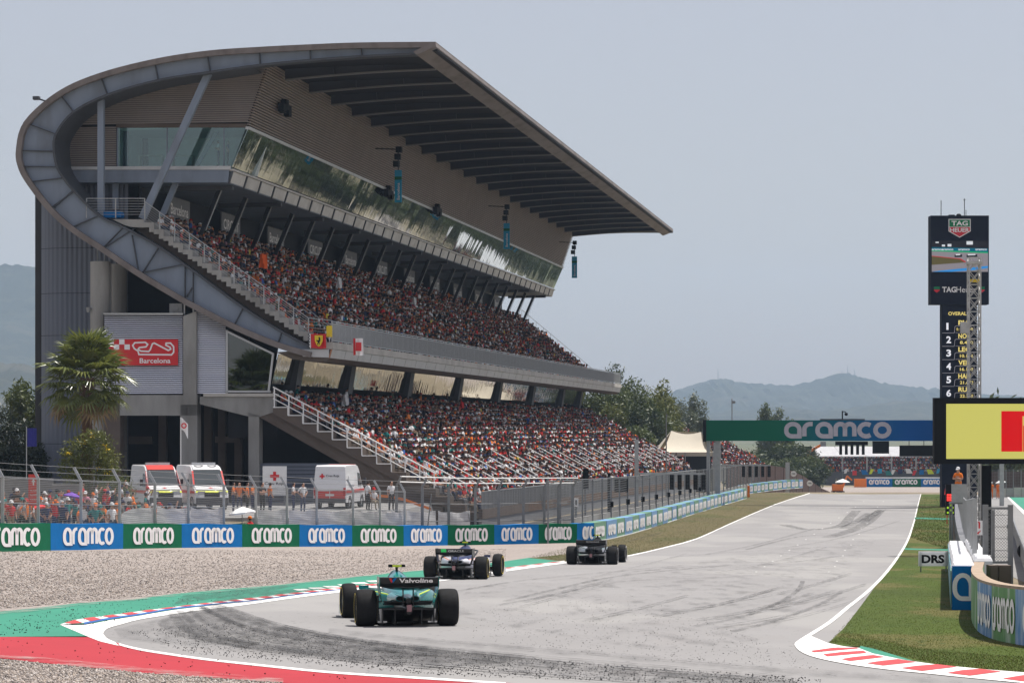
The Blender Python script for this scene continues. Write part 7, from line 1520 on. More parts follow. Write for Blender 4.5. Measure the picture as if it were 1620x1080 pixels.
e, w, z0, z1 = board('sign', 'tall red direction sign with a white arrow behind the fence', 'sign', 45, 61, 750, 800, 128, 'van_r')
mb = MB(); mb.bar((0, -.012, z1 - .50), (0, -.012, z1 - .3), .06, .01, up=(0, 1, 0)); mb.add([(-.10, -.014, z1 - .34), (.10, -.014, z1 - .34), (0, -.014, z1 - .2)], [(0, 1, 2)]); obj('arrow', mb, M['white'], e)
mb = MB()
for k, s in enumerate(('ACCES', 'PADDOCK', 'SORTIDA')): text(mb, s, (-.15, 0, z1 - .75 - .2 * k), X_, Z_, nd, .06, .3, .01, 0, .012)
obj('lettering', mb, M['white'], e)
for i, (p0, p1, y0, y1, Y, lab) in enumerate([(-60, 84, 758, 806, 148, 'wide dark grey site screen at the left behind the crowd'), (82, 128, 767, 806, 147, 'short dark grey site screen beneath the flowering shrub')]):
    e, w, z0, z1 = board('site_screen', lab, 'screen', p0, p1, y0, y1, Y, 'galv_d'); mb = MB(); mb.box(-w, w, -.02, .08, z1, z1 + .05); obj('cap_rail', mb, M['galv'], e)
a, b_ = pix(42, 706, 170), pix(58, 677, 170); mb = MB(); n_ = 6; mb.rings([[(a.x + (b_.x - a.x) * k / n_, 170 + .05 * math.sin(k * 1.5), a.z), (a.x + (b_.x - a.x) * k / n_, 170 + .04 * math.sin(k * 1.5 + 1), b_.z)] for k in range(n_ + 1)], caps=False, close=False); e = empty('banner', (0, 0, 0), 0, 'navy blue banner hanging at the foot of the grey stair tower', 'banner'); M['navy_cl'] = mat('navy_banner', (.03, .03, .22), .7); obj('cloth', mb, M['navy_cl'], e); mb = MB(); mb.tube((a.x, 170, YZ), (a.x, 170, b_.z + .1), .03, 6); obj('pole', mb, M['galv'], e)
c = pix(286, 660, 172); e = empty('flag', (c.x, 172, YZ), 0, 'white flag with a red emblem on a thin pole before the concrete pillar', 'flag'); mb = MB(); mb.tube((0, 0, 0), (0, 0, c.z - YZ), .03, 6); obj('pole', mb, M['white'], e)
mb = MB(); mb.rings([[(.04 + .10 * k, .06 * math.sin(k * 1.4), c.z - YZ - .12 * k - .75 + .1 * math.sin(k)), (.04 + .10 * k, .06 * math.sin(k * 1.4 + .5), c.z - YZ - .1 * k)] for k in range(5)], caps=False, close=False); obj('cloth', mb, M['white'], e)
mb = MB(); mb.lathe([(.10, 0), (.17, 0)], 16, (.2, -.09, c.z - YZ - .5), 'y'); obj('emblem', mb, M['red'], e)
def parasol(label, px, Y, ytop, r, m_, tilt=0, pole_z=None, name='parasol'):
    c = pix(px, ytop, Y); zb = gz(c.x, Y) if Y < 151 else YZ; e = empty(name, (c.x, Y, zb), 0, label, 'parasol' if name == 'parasol' else 'umbrella'); h = c.z - zb
    mb = MB(); n = 8; top = (0, 0, h); ring = [(r * math.cos(2 * math.pi * i / n + .3), r * math.sin(2 * math.pi * i / n + .3), h - .42 * r + tilt * math.cos(2 * math.pi * i / n + .3) * r) for i in range(n)]; mid = [(p[0] * .55, p[1] * .55, h + (p[2] - h) * .45) for p in ring]; val = [(p[0], p[1], p[2] - .08) for p in ring]
    mb.add([top] + mid + ring + val, [(0, 1 + i, 1 + (i + 1) % n) for i in range(n)] + [(1 + i, 9 + i, 9 + (i + 1) % n, 1 + (i + 1) % n) for i in range(n)] + [(9 + i, 17 + i, 17 + (i + 1) % n, 9 + (i + 1) % n) for i in range(n)]); obj('canopy', mb, M[m_], e)
    mb = MB(); mb.tube((0, 0, 0), (0, 0, h), .022, 6); obj('pole', mb, M['galv_d'], e); return e
M['purple'] = mat('purple_cloth', (.16, .06, .40), .7); M['red_cl'] = mat('red_umbrella_cloth', (.75, .03, .03), .6)
parasol('white parasol beside the banner barrier below the fence', 383, bline(383)[1] - .6, 801, .62, 'white', .12)
parasol('purple umbrella held above the crowd behind the fence', 114, 140, 778, .42, 'purple', -.15, name='umbrella'); parasol('bright red umbrella held above the crowd at the left', 56, 134, 796, .52, 'red_cl', .2, name='umbrella')
# ------------------------------------------------------------------ people behind the fence
YAW0 = math.atan2(-.82, -.57)
def ground_at(x, y): return YZ if (y > 151 and x < -7) else gz(x, y)
shirts = ['cl_white', 'cl_red', 'cl_black', 'cl_orange', 'cl_navy', 'cl_grey', 'cl_white', 'cl_teal', 'cl_red', 'cl_black', 'cl_green', 'cl_pink']; caps = ['cl_red', 'cl_white', None, 'cl_black', 'cl_orange', None, 'cl_teal', 'cl_navy']
used = set(); k = 0
for px in list(np.arange(-6, 232, 3.3)) + list(np.arange(232, 300, 9)):
    Y = rng.choice([125, 131, 137, 143, 148, 155]) + rng.uniform(-2, 2); Y = 131 + rng.uniform(-4, 4) if px > 232 else Y; x = (px + rng.normal(0, 1.2) - CX) / F * Y; sh = shirts[k * 5 % len(shirts)] if rng.random() < .6 else random.choice(shirts); cp = caps[int(rng.integers(0, len(caps)))]; tr = random.choice(['denim', 'shorts', 'cl_black', 'cl_navy', 'cl_grey']); pose = random.choice(['relaxed', 'phone', 'folded', 'hips', 'raised', 'relaxed', 'phone'])
    act = {'relaxed': 'arms down', 'phone': 'hands up', 'folded': 'folded arms', 'hips': 'hands on hips', 'raised': 'arm raised'}[pose]
    spot = 'far left' if px < 40 else 'by red sign' if px < 85 else 'below shrub' if px < 150 else 'right of palm' if px < 195 else 'before ambulances'
    dep = 'near fence' if Y < 134 else 'mid crowd' if Y < 146 else 'back row'
    lab = f"person in {CN[sh]} shirt" + (f" and {CN[cp]} cap" if cp else '') + f", {act}, {spot}, {dep}"
    person(pose, (x, Y, ground_at(x, Y) + (.35 if 140 < Y < 151 else 0)), YAW0 + rng.normal(0, .5), sh, tr, lab, 'people behind the wire fence', cp, rng.uniform(.92, 1.06), random.choice([None, 'skin_d', None])); k += 1
mb = MB(); mb.hexa([(-40, 138.5, -7), (-14, 138.5, -7), (-14, 151, -7), (-40, 151, -7), (-40, 139.5, gz(-25, 140) + .34), (-14, 139.5, gz(-25, 140) + .34), (-14, 151, gz(-25, 151) + .36), (-40, 151, gz(-25, 151) + .36)]); obj('earth_bank', mb, M['earth'], kind='structure')
for px, sh, pose, tr, lab in [(369, 'cl_orange', 'folded', 'cl_navy', 'leftmost marshal in orange vest beside the ambulances'), (379, 'cl_orange', 'hips', 'cl_navy', 'marshal in orange vest standing second from the ambulances'), (391, 'cl_orange', 'relaxed', 'cl_black', 'marshal in orange vest in the middle of the orange group'), (400, 'cl_orange', 'folded', 'cl_navy', 'marshal in orange vest just left of a fence post'), (415, 'cl_black', 'folded', 'cl_black', 'dark dressed person among the orange marshals'), (427, 'cl_orange', 'relaxed', 'cl_navy', 'rightmost marshal in orange vest before the red cross sign'),
                              (464, 'cl_white', 'folded', 'cl_navy', 'medic in white shirt with folded arms beside the red cross sign'), (479, 'cl_white', 'hips', 'denim', 'medic in white shirt with hand on hip near the white van'), (619, 'cl_white', 'relaxed', 'cl_black', 'official in white shirt and black trousers right of the white van'),
                              (582, 'cl_white', 'relaxed', 'cl_black', 'medic in white shirt standing at the nose of the white van'), (591, 'cl_white', 'sit', 'shorts', 'person in white shirt and red cap sitting by the white van')]:
    Y = 160 if px < 500 else 164; x = (px - CX) / F * Y; person(pose, (x, Y, YZ if pose != 'sit' else YZ + .05), YAW0 + rng.normal(0, .8), sh, tr, lab, None, 'cl_red' if pose == 'sit' else None, 1.0)
x, y = (396 - CX) / F * (bline(396)[1] - .75), bline(396)[1] - .75; person('sit', (x, y, gz(x, y) + .15), YAW0 + math.pi, 'cl_red', 'cl_red', 'marshal in red under the white parasol at the barrier', None, 'cl_orange', .95)
for k_, (px, V, Y_, sh, pose) in enumerate([(928, 0, 0, 'cl_grey', 'relaxed'), (940, 0, 0, 'cl_black', 'folded'), (949, 0, 0, 'cl_navy', 'relaxed'), (984, 0, 0, 'cl_red', 'hips'), (960, 0, 0, 'cl_white', 'folded'), (1016, 0, 0, 'cl_red', 'relaxed'), (1034, 0, 0, 'cl_orange', 'folded'), (1064, 0, 0, 'cl_teal', 'relaxed'), (1078, 0, 0, 'cl_orange', 'hips'), (1075, 0, 0, 'cl_red', 'raised')]):
    v = vf - .55; Y = Yat(px, v); u = (Y - Y0) / CT; p = swld(v, min(u, 169), fz(u) - 1.12); spot = ['nearest the black signal head', 'behind the square black screen', 'left of the square black screen', 'in a bright top above the debris fence', 'between two darker figures', 'by the grey gantry pole', 'just past the grey gantry pole', 'near the end of the tier', 'close to the cream tent', 'with an arm raised near the cream tent'][k_]
    person(pose, p, -math.pi / 2 - TH, sh, 'denim', f'{CN[sh]} shirted spectator at the lower front rail, {spot}', 'spectators standing at the front rail', 'cl_white' if k_ % 3 == 0 else None)
mb = MB(); pts = [pix(588, 783, 166), pix(615, 785, 165), pix(640, 790, 164), pix(682, 805, 163)]
for a, b_ in zip(pts[:-1], pts[1:]): mb.bar(a, b_, .02, .14)
e = empty('barrier_tape', (0, 0, 0), 0, 'orange barrier netting strung behind the fence', 'tape'); obj('netting', mb, M['orange'], e)
mb = MB()
for p in pts: mb.tube((p.x, p.y, YZ - 1.5), (p.x, p.y, p.z + .1), .025, 5)
obj('stakes', mb, M['galv_d'], e)

# ------------------------------------------------------------------ plants
M['leaf_d'] = leaf_mat('dark_leaf', (.022, .038, .011), (.055, .075, .020)); M['leaf_m'] = leaf_mat('mid_leaf', (.04, .062, .013), (.10, .125, .028)); M['leaf_y'] = leaf_mat('bright_leaf', (.065, .085, .015), (.16, .17, .035)); M['leaf_b'] = leaf_mat('grey_green_leaf', (.065, .085, .05), (.13, .15, .085)); M['bark'] = mat('bark', (.10, .075, .055), .95, 0, .3, 3, .5, 8); M['conif'] = leaf_mat('conifer_needles', (.010, .020, .009), (.026, .038, .016)); M['frond'] = leaf_mat('palm_frond', (.075, .11, .022), (.20, .21, .05), .30, .9, .3); M['frond_dead'] = leaf_mat('dry_palm_frond', (.16, .11, .05), (.30, .20, .09), .6, 1.5, .2); M['flower'] = mat('yellow_flower', (.65, .45, .02), .6); M['palm_trunk'] = mat('palm_trunk', (.12, .075, .05), .95, 0, .3, 4, .6, 10)
def leaves(lobes, n, size, asp=.6, droop=0.0):
    """leaf quads gathered in twigs through the outer part of several lobes"""
    L_ = np.array(lobes); wgt = (L_[:, 3] * L_[:, 4] * L_[:, 5]) ** .7; wgt /= wgt.sum(); nt = n // 6; k = rng.choice(len(L_), nt, p=wgt); d = rng.normal(0, 1, (nt, 3)); d /= np.linalg.norm(d, axis=1)[:, None]; r = rng.uniform(.35, 1.0, nt) ** .55 * rng.uniform(.85, 1.12, nt)
    c = L_[k, :3] + d * r[:, None] * L_[k, 3:6]; c = np.repeat(c, 6, 0) + rng.normal(0, size * .9, (nt * 6, 3)); n = len(c)
    a = rng.normal(0, 1, (n, 3)); a[:, 2] -= droop; a /= np.linalg.norm(a, axis=1)[:, None]; b = np.cross(a, rng.normal(0, 1, (n, 3))); b /= np.linalg.norm(b, axis=1)[:, None]; s = size * rng.uniform(.6, 1.3, n)[:, None]
    V = np.stack([c - a * s, c + b * s * asp * .5, c + a * s, c - b * s * asp * .5], 1).reshape(-1, 3); return V, np.arange(4 * n).reshape(-1, 4)
def tree(label, base, h, spread, m_, n=3600, size=.30, lobes=9, shape='round', group=None, seed=0):
    e = empty('tree', base, 0, label, 'tree', group); r = np.random.default_rng(seed + 11); Ls = []
    for i in range(lobes):
        t = r.uniform(.30, .95)
        if shape == 'column': w = spread * (.55 + .4 * math.sin(math.pi * min(1, t))) * .8; Ls.append((r.normal(0, spread * .25), r.normal(0, spread * .25), h * (.15 + .8 * (i + .5) / lobes), w, w, h / lobes * 1.3))
        elif shape == 'cone': t = (i + .5) / lobes; w = spread * (1.05 - t) * .8 + .3; Ls.append((r.normal(0, .3), r.normal(0, .3), h * (.12 + .84 * t), w, w, h / lobes * .9))
        else: rad = spread * .75 * math.sqrt(max(.05, 1 - ((t - .6) / .48) ** 2)); a = r.uniform(0, 6.28); q_ = r.uniform(.2, 1); Ls.append((rad * q_ * math.cos(a), rad * q_ * math.sin(a), h * t, spread * r.uniform(.28, .46), spread * r.uniform(.28, .46), h * r.uniform(.12, .20)))
    V, Fc = leaves(Ls, n, size); link_mesh('crown', np_mesh('crown', V, Fc, M[m_]), e)
    mb = MB(); mb.tube((0, 0, -.5), (0, 0, h * .45), .022 * h + .08, 9, .012 * h + .04); mb.tube((0, 0, h * .45), (r.normal(0, .3), r.normal(0, .3), h * .85), .012 * h + .04, 7, .03)
    for L0 in Ls[:6]: mb.tube((0, 0, h * r.uniform(.22, .5)), L0[:3], .008 * h + .02, 6, .02)
    obj('trunk', mb, M['bark'], e); return e
# the palm
def palm(label, base, h, R_):
    e = empty('palm_tree', base, 0, label, 'palm'); mb = MB(); rs = []
    for k in range(13):
        z = h * k / 12; r0 = .36 - .08 * k / 12 + (.16 if k > 8 else 0) * (k - 8) / 4 + (.02 if k % 2 else -.02); rs.append([(r0 * math.cos(a), r0 * math.sin(a), z) for a in np.linspace(0, 2 * math.pi, 15)[:-1]])
    mb.rings(rs); obj('trunk', mb, M['palm_trunk'], e)
    fm = []
    for v in range(3):
        mb = MB(); nb_ = 22; pl = 1.15 + .15 * v
        mb.path([(0, 0, 0), (0, pl * .5, .05), (0, pl, 0)], .022, 5); r2 = random.Random(v)
        for i in range(nb_):
            a = R(-115 + 230 * i / (nb_ - 1)); ln = (1.0 + .25 * math.cos(a)) * r2.uniform(.9, 1.1); dx, dy = math.sin(a), math.cos(a); w = .065; px_, py_ = dy * w, -dx * w; cup = .12 * abs(math.sin(a))
            p0 = (0, pl, 0); m1 = (dx * ln * .55, pl + dy * ln * .55, cup + .02); tip = (dx * ln, pl + dy * ln * .95, cup - .24 * ln * r2.uniform(.4, 1.8))
            mb.add([p0, (m1[0] - px_, m1[1] - py_, m1[2] - .02), (m1[0], m1[1], m1[2] + .02), (m1[0] + px_, m1[1] + py_, m1[2] - .02), tip], [(0, 1, 2), (0, 2, 3), (1, 4, 2), (2, 4, 3)])
        fm.append(mb.mesh('frond', M['frond']))
    dead = fm[0].copy(); dead.materials.clear(); dead.materials.append(M['frond_dead'])
    r2 = random.Random(4)
    for k in range(70):
        t = k / 69; az_ = k * 2.399; el = R(82 - 128 * t ** 1.15 + r2.uniform(-9, 9)); o = link_mesh('frond', dead if (t > .88 and r2.random() < .7) else fm[k % 3], e); o.location = (.16 * math.cos(az_), .16 * math.sin(az_), h + .25 - 1.0 * t); d = Vector((math.cos(az_) * math.cos(el), math.sin(az_) * math.cos(el), math.sin(el)))
        q_ = d.to_track_quat('Y', 'Z'); o.rotation_mode = 'QUATERNION'; o.rotation_quaternion = q_; s = r2.uniform(.85, 1.1) * R_ / 2.35; o.scale = (s, s, s)
    return e
c = pix(138, 592, 163); palm('fan palm with a full green crown beside the red sign', (c.x, 163, YZ), c.z - YZ - .2, 2.65)
c = pix(142, 712, 160); e = empty('flowering_shrub', (c.x, 160, YZ), 0, 'large shrub with yellow flowers beneath the palm', 'shrub'); hh = c.z - YZ
Lb = [(-.6, 0, hh - .2, 1.0, 1.0, .9), (.5, .1, hh + .1, 1.0, 1.0, .95), (0, -.1, hh + .6, .8, .8, .6), (-1.0, 0, hh - .9, .8, .8, 1.0), (1.0, 0, hh - .8, .8, .8, 1.0), (0, 0, hh - 1.4, 1.4, 1.0, 1.0)]
V, Fc = leaves(Lb, 5200, .13, .5); link_mesh('foliage', np_mesh('foliage', V, Fc, M['leaf_y']), e)
V, Fc = leaves([(-.45, -.5, hh + .55, .45, .3, .3), (.2, -.4, hh + .9, .4, .3, .2), (1.0, -.5, hh + .2, .35, .3, .3), (.9, -.5, hh - 1.0, .5, .3, .3), (-1.1, -.5, hh - .1, .3, .3, .5)], 130, .07, .9); link_mesh('blossoms', np_mesh('blossoms', V, Fc, M['flower']), e)['kind'] = 'stuff'
mb = MB()
for k in range(5): mb.tube((.1 * k - .2, 0, 0), (.5 * k - 1.0, 0, hh - .3), .05, 6, .02)
obj('stems', mb, M['bark'], e)
for px, w_, y_top, lab in ((190, 20, 752, 'low spiky green shrub left of the ambulances'), (172, 14, 762, 'small dry grassy shrub beneath the flowers')):
    c = pix(px, y_top, 157); e = empty('shrub', (c.x, 157, YZ), 0, lab, 'shrub'); V, Fc = leaves([(0, 0, (c.z - YZ) * .55, .8, .7, (c.z - YZ) * .5)], 900, .17, .25); link_mesh('foliage', np_mesh('foliage', V, Fc, M['leaf_y']), e); mb = MB(); mb.tube((0, 0, 0), (0, 0, .7), .05, 6); obj('stem', mb, M['bark'], e)
for i, (px, y_top, Y, sp_, lab) in enumerate([(14, 640, 215, 2.6, 'dark conifer at the left edge before the hills'), (-26, 655, 205, 2.6, 'dark conifer cut by the left edge of the picture'), (34, 655, 222, 2.0, 'dark evergreen beside the grey stair tower'), (36, 616, 245, 2.4, 'lighter green tree behind the conifers at the left'), (-8, 632, 240, 2.6, 'dark evergreen behind the left conifers'), (22, 700, 190, 2.0, 'low dark bush in front of the left conifers'), (52, 712, 186, 1.3, 'reddish dark bush at the foot of the grey stair tower')]):
    c = pix(px, y_top, Y); b0 = gz(c.x, Y); tree(lab, (c.x, Y, b0), c.z - b0, sp_, 'leaf_m' if i == 3 else 'conif', 4200, .20 if i != 3 else .24, 10, 'cone' if i in (0, 1, 2, 4) else 'round', 'trees left of the grandstand', i)
# trees past the far end of the grandstand
TRE = [(958, 606, 382, 4.6, 'leaf_m'), (985, 598, 395, 5.0, 'leaf_d'), (1008, 612, 388, 4.2, 'leaf_m'), (1030, 622, 398, 4.4, 'leaf_y'), (1050, 618, 402, 3.4, 'leaf_y'), (968, 640, 372, 3.8, 'leaf_y'), (1000, 650, 372, 3.6, 'leaf_d'), (1024, 655, 376, 3.4, 'leaf_d'), (1044, 660, 384, 3.2, 'leaf_m'), (1060, 640, 410, 2.8, 'leaf_m'), (940, 628, 384, 3.6, 'leaf_d'), (1015, 676, 365, 2.8, 'leaf_m')]
TSP = ['just right of the balcony end', 'tallest beyond the balcony end', 'with rounded top in the middle of the clump', 'on the right side of the clump', 'at the right edge of the clump', 'low below the balcony end', 'low in the middle of the clump', 'low and dark at the right of the clump', 'behind the top of the lower tier', 'nearest the poplars', 'half hidden by the balcony end', 'lowest in front of the clump']
for i, (px, yt, Y, sp_, m_) in enumerate(TRE):
    c = pix(px, yt, Y); b0 = gz(c.x, Y); tone = {'leaf_m': 'mid green', 'leaf_d': 'dark green', 'leaf_y': 'yellowish green'}[m_]
    tree(f'{tone} broadleaf tree {TSP[i]}', (c.x, Y, b0), c.z - b0, sp_, m_, 5200, .30, 12, 'round', f'{tone} trees past the grandstand', 20 + i)
NTH = ['first', 'third', 'fourth', 'sixth', 'seventh', 'eighth', 'second', 'fifth', 'ninth', 'tenth', 'eleventh', 'twelfth', 'thirteenth', 'fourteenth']
NTF = ['first', 'second', 'third', 'fourth', 'fifth', 'sixth', 'seventh', 'eighth', 'ninth', 'tenth', 'eleventh', 'twelfth', 'thirteenth', 'fourteenth']
NTC = ['second', 'fifth', 'seventh', 'eighth', 'ninth', 'tenth', 'first', 'third', 'sixth']
for i, (px, yt, Y) in enumerate([(1066, 640, 470), (1075, 634, 480), (1083, 640, 470), (1093, 632, 480), (1101, 627, 480), (1108, 640, 470), (1070, 650, 460), (1087, 652, 460)]):
    c = pix(px, yt, Y); b0 = gz(c.x, Y); tree(f'slender grey green poplar behind the cream tent, {NTH[i]} from the left', (c.x, Y, b0), c.z - b0, 1.25, 'leaf_b', 2600, .28, 9, 'column', 'poplars behind the tent', 40 + i)
for i, (px, yt, Y, sp_, m_) in enumerate([(1196, 722, 520, 5.5, 'leaf_m'), (1218, 706, 530, 6.5, 'leaf_d'), (1238, 700, 540, 6.5, 'leaf_m'), (1256, 712, 530, 5.5, 'leaf_d'), (1270, 728, 520, 4.5, 'leaf_m'), (1284, 738, 510, 4.0, 'leaf_d'), (1180, 728, 545, 5, 'leaf_d'), (1210, 738, 500, 4.0, 'leaf_m'), (1232, 742, 495, 4.2, 'leaf_d')]):
    c = pix(px, yt, Y); b0 = gz(c.x, Y); tree(('mid' if m_ == 'leaf_m' else 'dark') + ' green tree beneath the start gantry, ' + NTC[i] + ' from the left beyond the crest', (c.x, Y, b0), max(3, c.z - b0), sp_, m_, 3000, .42, 10, 'round', ('mid' if m_ == 'leaf_m' else 'dark') + ' trees beyond the crest', 60 + i)
for i, (px, yt) in enumerate(((1217, 646), (1238, 649))):
    c = pix(px, yt, 620); b0 = gz(c.x, 620); tree(['left', 'right'][i] + ' rounded pine crown showing above the start gantry', (c.x, 620, b0), c.z - b0, 2.9, 'leaf_m', 4600, .42, 8, 'round', None, 80 + i)
for i, (px, yt) in enumerate(((1575, 742), (1600, 735), (1630, 738), (1660, 730))):
    c = pix(px, yt, 480); b0 = gz(c.x, 480); tree('distant tree behind the fence at the right edge', (c.x, 480, b0), max(3, c.z - b0), 4, 'leaf_d', 1800, .4, 8, 'round', 'trees at the right edge', 90 + i)
# trees and the pit building stand across the straight; the mirror glass of the stand looks at them
for i in range(30):
    p = swld(36.5 + (i % 3) * 6, 192 + 15 * i, 0); tree('tree in the belt across the track, mirrored in the grandstand glass', (p.x, p.y, gz(p.x, p.y)), 10.5 + (i * 37 % 4), 6.0, ('leaf_m', 'leaf_y', 'leaf_d')[i % 3], 1300, .75, 9, 'round', 'trees across the track', 100 + i)

# ------------------------------------------------------------------ the far end: tent, small stand, crest fence, turn-one stand
def qz(px, py, Y): return pix(px, py, Y)
YT2 = 352; tent = empty('marquee', (0, 0, 0), 0, 'cream peaked marquee past the end of the grandstand', 'tent'); mb = MB(); e0 = [qz(1040, 715, YT2), qz(1128, 715, YT2)]; r0, r1 = qz(1062, 681, YT2 + 5), qz(1109, 683, YT2 + 5); n = 10; rs = []
def sag(a, b, t, s): p = a.lerp(b, t); p.z -= s * math.sin(math.pi * t); return p
el_, er_ = Vector((e0[0].x, YT2, e0[0].z)), Vector((e0[1].x, YT2, e0[1].z)); bl_, br_ = el_ + Vector((0, 10, 0)), er_ + Vector((0, 10, 0))
rows_ = [[sag(a, b, t, .25) for t in np.linspace(0, 1, 7)] for a, b in ((el_, er_), )]
front = [[sag(el_.lerp(r0, t), er_.lerp(r1, t), s, .12 * (1 - t) + .30 * t) - Vector((0, 0, .75 * math.sin(math.pi * t))) for s in np.linspace(0, 1, 9)] for t in np.linspace(0, 1, 7)]
back = [[sag(r0.lerp(bl_, t), r1.lerp(br_, t), s, .1) - Vector((0, 0, .35 * math.sin(math.pi * t))) for s in np.linspace(0, 1, 9)] for t in np.linspace(0, 1, 6)]
mb.rings(front, caps=False, close=False); mb.rings(back, caps=False, close=False)
for a, b, c in ((el_, bl_, r0), (er_, br_, r1)): mb.add([a, b, c], [(0, 1, 2)])
obj('roof', mb, M['canvas'], tent, smooth=True); mb = MB(); mb.hexa([el_ + Vector((0, 0, -.5)), er_ + Vector((0, 0, -.5)), er_ + Vector((0, .05, -.5)), el_ + Vector((0, .05, -.5)), el_, er_, er_ + Vector((0, .05, 0)), el_ + Vector((0, .05, 0))]); obj('valance', mb, M['canvas'], tent)
for p in (el_, er_, bl_, br_, el_.lerp(er_, .5)): mb = MB(); mb.tube((p.x, p.y, -11), p, .07, 6); obj('pole', mb, M['galv'], tent)
mb = MB(); a, b = qz(1054, 716, YT2 + 6), qz(1128, 716, YT2 + 6); mb.box(a.x, b.x, YT2 + 9, YT2 + 9.2, -9, a.z); obj('back_curtain', mb, M['dark'], tent)
ft = M['crowd']
def far_crowd(name, pts_fn, n, bright=1.0):
    P = []; 
    S = np.array([pts_fn() for _ in range(n)]); m = len(CV); yaw = rng.normal(2.6, .4, n); c, s = np.cos(yaw)[:, None], np.sin(yaw)[:, None]; B_ = np.repeat(CV[None], n, 0); x = B_[:, :, 0] * c - B_[:, :, 1] * s; y = B_[:, :, 0] * s + B_[:, :, 1] * c
    V = np.stack([x + S[:, 0:1], y + S[:, 1:2], B_[:, :, 2] + S[:, 2:3]], 2).reshape(-1, 3); Fc = (CF[None] + m * np.arange(n)[:, None, None]).reshape(-1, 3)
    pal = np.stack([SKN[rng.integers(0, 4, n)], SH[rng.choice(len(SH), n, p=SHP)], TR[rng.integers(0, len(TR), n)], HT[rng.choice(len(HT), n, p=HTP)]], 1); T = pal[np.repeat(np.arange(n), len(CF)), np.tile(CM, n)]
    return tag(link_mesh(name, np_mesh(name, V, Fc, ft, tint=T)), kind='stuff')
# the open stand beyond the tent
Yb = 385; es = empty('open_stand', (0, 0, 0), 0, 'small open stand full of people between the tent and the gantry posts', 'stand')
a, b, c, d = qz(1108, 742, Yb), qz(1215, 742, Yb), qz(1196, 728, Yb + 10), qz(1128, 690, Yb + 12)
for i in range(10):
    t = i / 9; p, q_ = a.lerp(d, t), b.lerp(c, t); mb = MB(); mb.hexa([(p.x, p.y, p.z - .6), (q_.x, q_.y, q_.z - .6), (q_.x, q_.y + 1.3, q_.z - .6), (p.x, p.y + 1.3, p.z - .6), (p.x, p.y, p.z - .3), (q_.x, q_.y, q_.z - .3), (q_.x, q_.y + 1.3, q_.z - .3), (p.x, p.y + 1.3, p.z - .3)]); obj('tier_step', mb, M['conc_b'], es)
for x in np.linspace(a.x, b.x, 8): mb = MB(); mb.box(x - .1, x + .1, Yb - .1, Yb + .1, -11, a.z + .6); obj('post', mb, M['galv'], es)
mb = MB(); mb.box(a.x, b.x, Yb - .12, Yb - .05, a.z - 1.6, a.z + .5); obj('front_panel', mb, M['galv'], es)
def fn():
    t = int(rng.integers(0, 10)) / 9; s = rng.random(); p = a.lerp(d, t).lerp(b.lerp(c, t), s); return (p.x, p.y + .6, p.z - .2)
far_crowd('crowd', fn, 520)
def fn():
    s = rng.random(); p = qz(1060 + 22 * s, 676 + 6 * rng.random(), 420); return (p.x, p.y, p.z)
mb = MB(); a2, b2 = qz(1056, 684, 420), qz(1112, 684, 420); mb.box(a2.x, b2.x, 419, 424, -11, a2.z); e2 = empty('viewing_platform', (0, 0, 0), 0, 'raised platform with people seen over the tent roof', 'platform'); obj('base', mb, M['conc'], e2); far_crowd('crowd', lambda: (rng.uniform(a2.x, b2.x - 2.2), rng.uniform(419.3, 423), a2.z), 60)
# brown hoarding and clutter near the crest
hd = empty('brown_hoarding', (0, 0, 0), 0, 'long brown hoarding falling away beyond the crest of the straight', 'fence'); hp = [(1150, 737, 770, 330), (1200, 733, 770, 345), (1240, 739, 775, 360), (1270, 752, 780, 380), (1300, 772, 790, 400), (1318, 780, 790, 410)]
M['hoard'] = mat('brown_hoarding_paint', (.085, .055, .05), .85, 0, .2, 1)
for (p0, t0, b0_, y0_), (p1, t1, b1_, y1_) in zip(hp[:-1], hp[1:]):
    for k in range(3):
        s0, s1 = k / 3, (k + 1) / 3 - .02; L_ = lambda u_, v_, s: u_ + (v_ - u_) * s
        A1, A2 = qz(L_(p0, p1, s0), L_(b0_, b1_, s0), L_(y0_, y1_, s0)), qz(L_(p0, p1, s1), L_(b0_, b1_, s1), L_(y0_, y1_, s1)); B1, B2 = qz(L_(p0, p1, s0), L_(t0, t1, s0), L_(y0_, y1_, s0)), qz(L_(p0, p1, s1), L_(t0, t1, s1), L_(y0_, y1_, s1)); off = Vector((-.1, .15, 0)); mb = MB(); mb.hexa([A1 - Vector((0, 0, 3)), A2 - Vector((0, 0, 3)), A2 + off - Vector((0, 0, 3)), A1 + off - Vector((0, 0, 3)), B1, B2, B2 + off, B1 + off]); obj('hoarding_panel', mb, M['hoard'], hd)
for px, py, lab in ((1255.5, 749, 'round white speed sign at the crest'), (1281, 764, 'second round white sign lower beyond the crest')):
    p = qz(px, py, 352); e = empty('round_sign', (p.x, 352, gz(p.x, 352)), 0, lab, 'sign'); mb = MB(); mb.lathe([(.001, 0), (.36, 0), (.36, .03), (.001, .03)], 18, (0, 0, p.z - gz(p.x, 352)), 'y'); obj('disc', mb, M['white'], e); mb = MB(); text(mb, '100', (-.22, 0, p.z - gz(p.x, 352) - .1), X_, Z_, nd, .2, .44, .02, 0, .02); obj('number', mb, M['black'], e); mb = MB(); mb.tube((0, .05, 0), (0, .05, p.z - gz(p.x, 352)), .04, 6); obj('post', mb, M['galv_d'], e)
p = qz(1246, 755, 350); e = empty('marker_post', (p.x, 350, gz(p.x, 350)), 0, 'pale grey box on a post at the crest beside the round sign', 'post'); mb = MB(); mb.box(-.25, .25, 0, .3, 0, qz(0, 731, 350).z - gz(p.x, 350)); obj('post', mb, M['galv'], e)
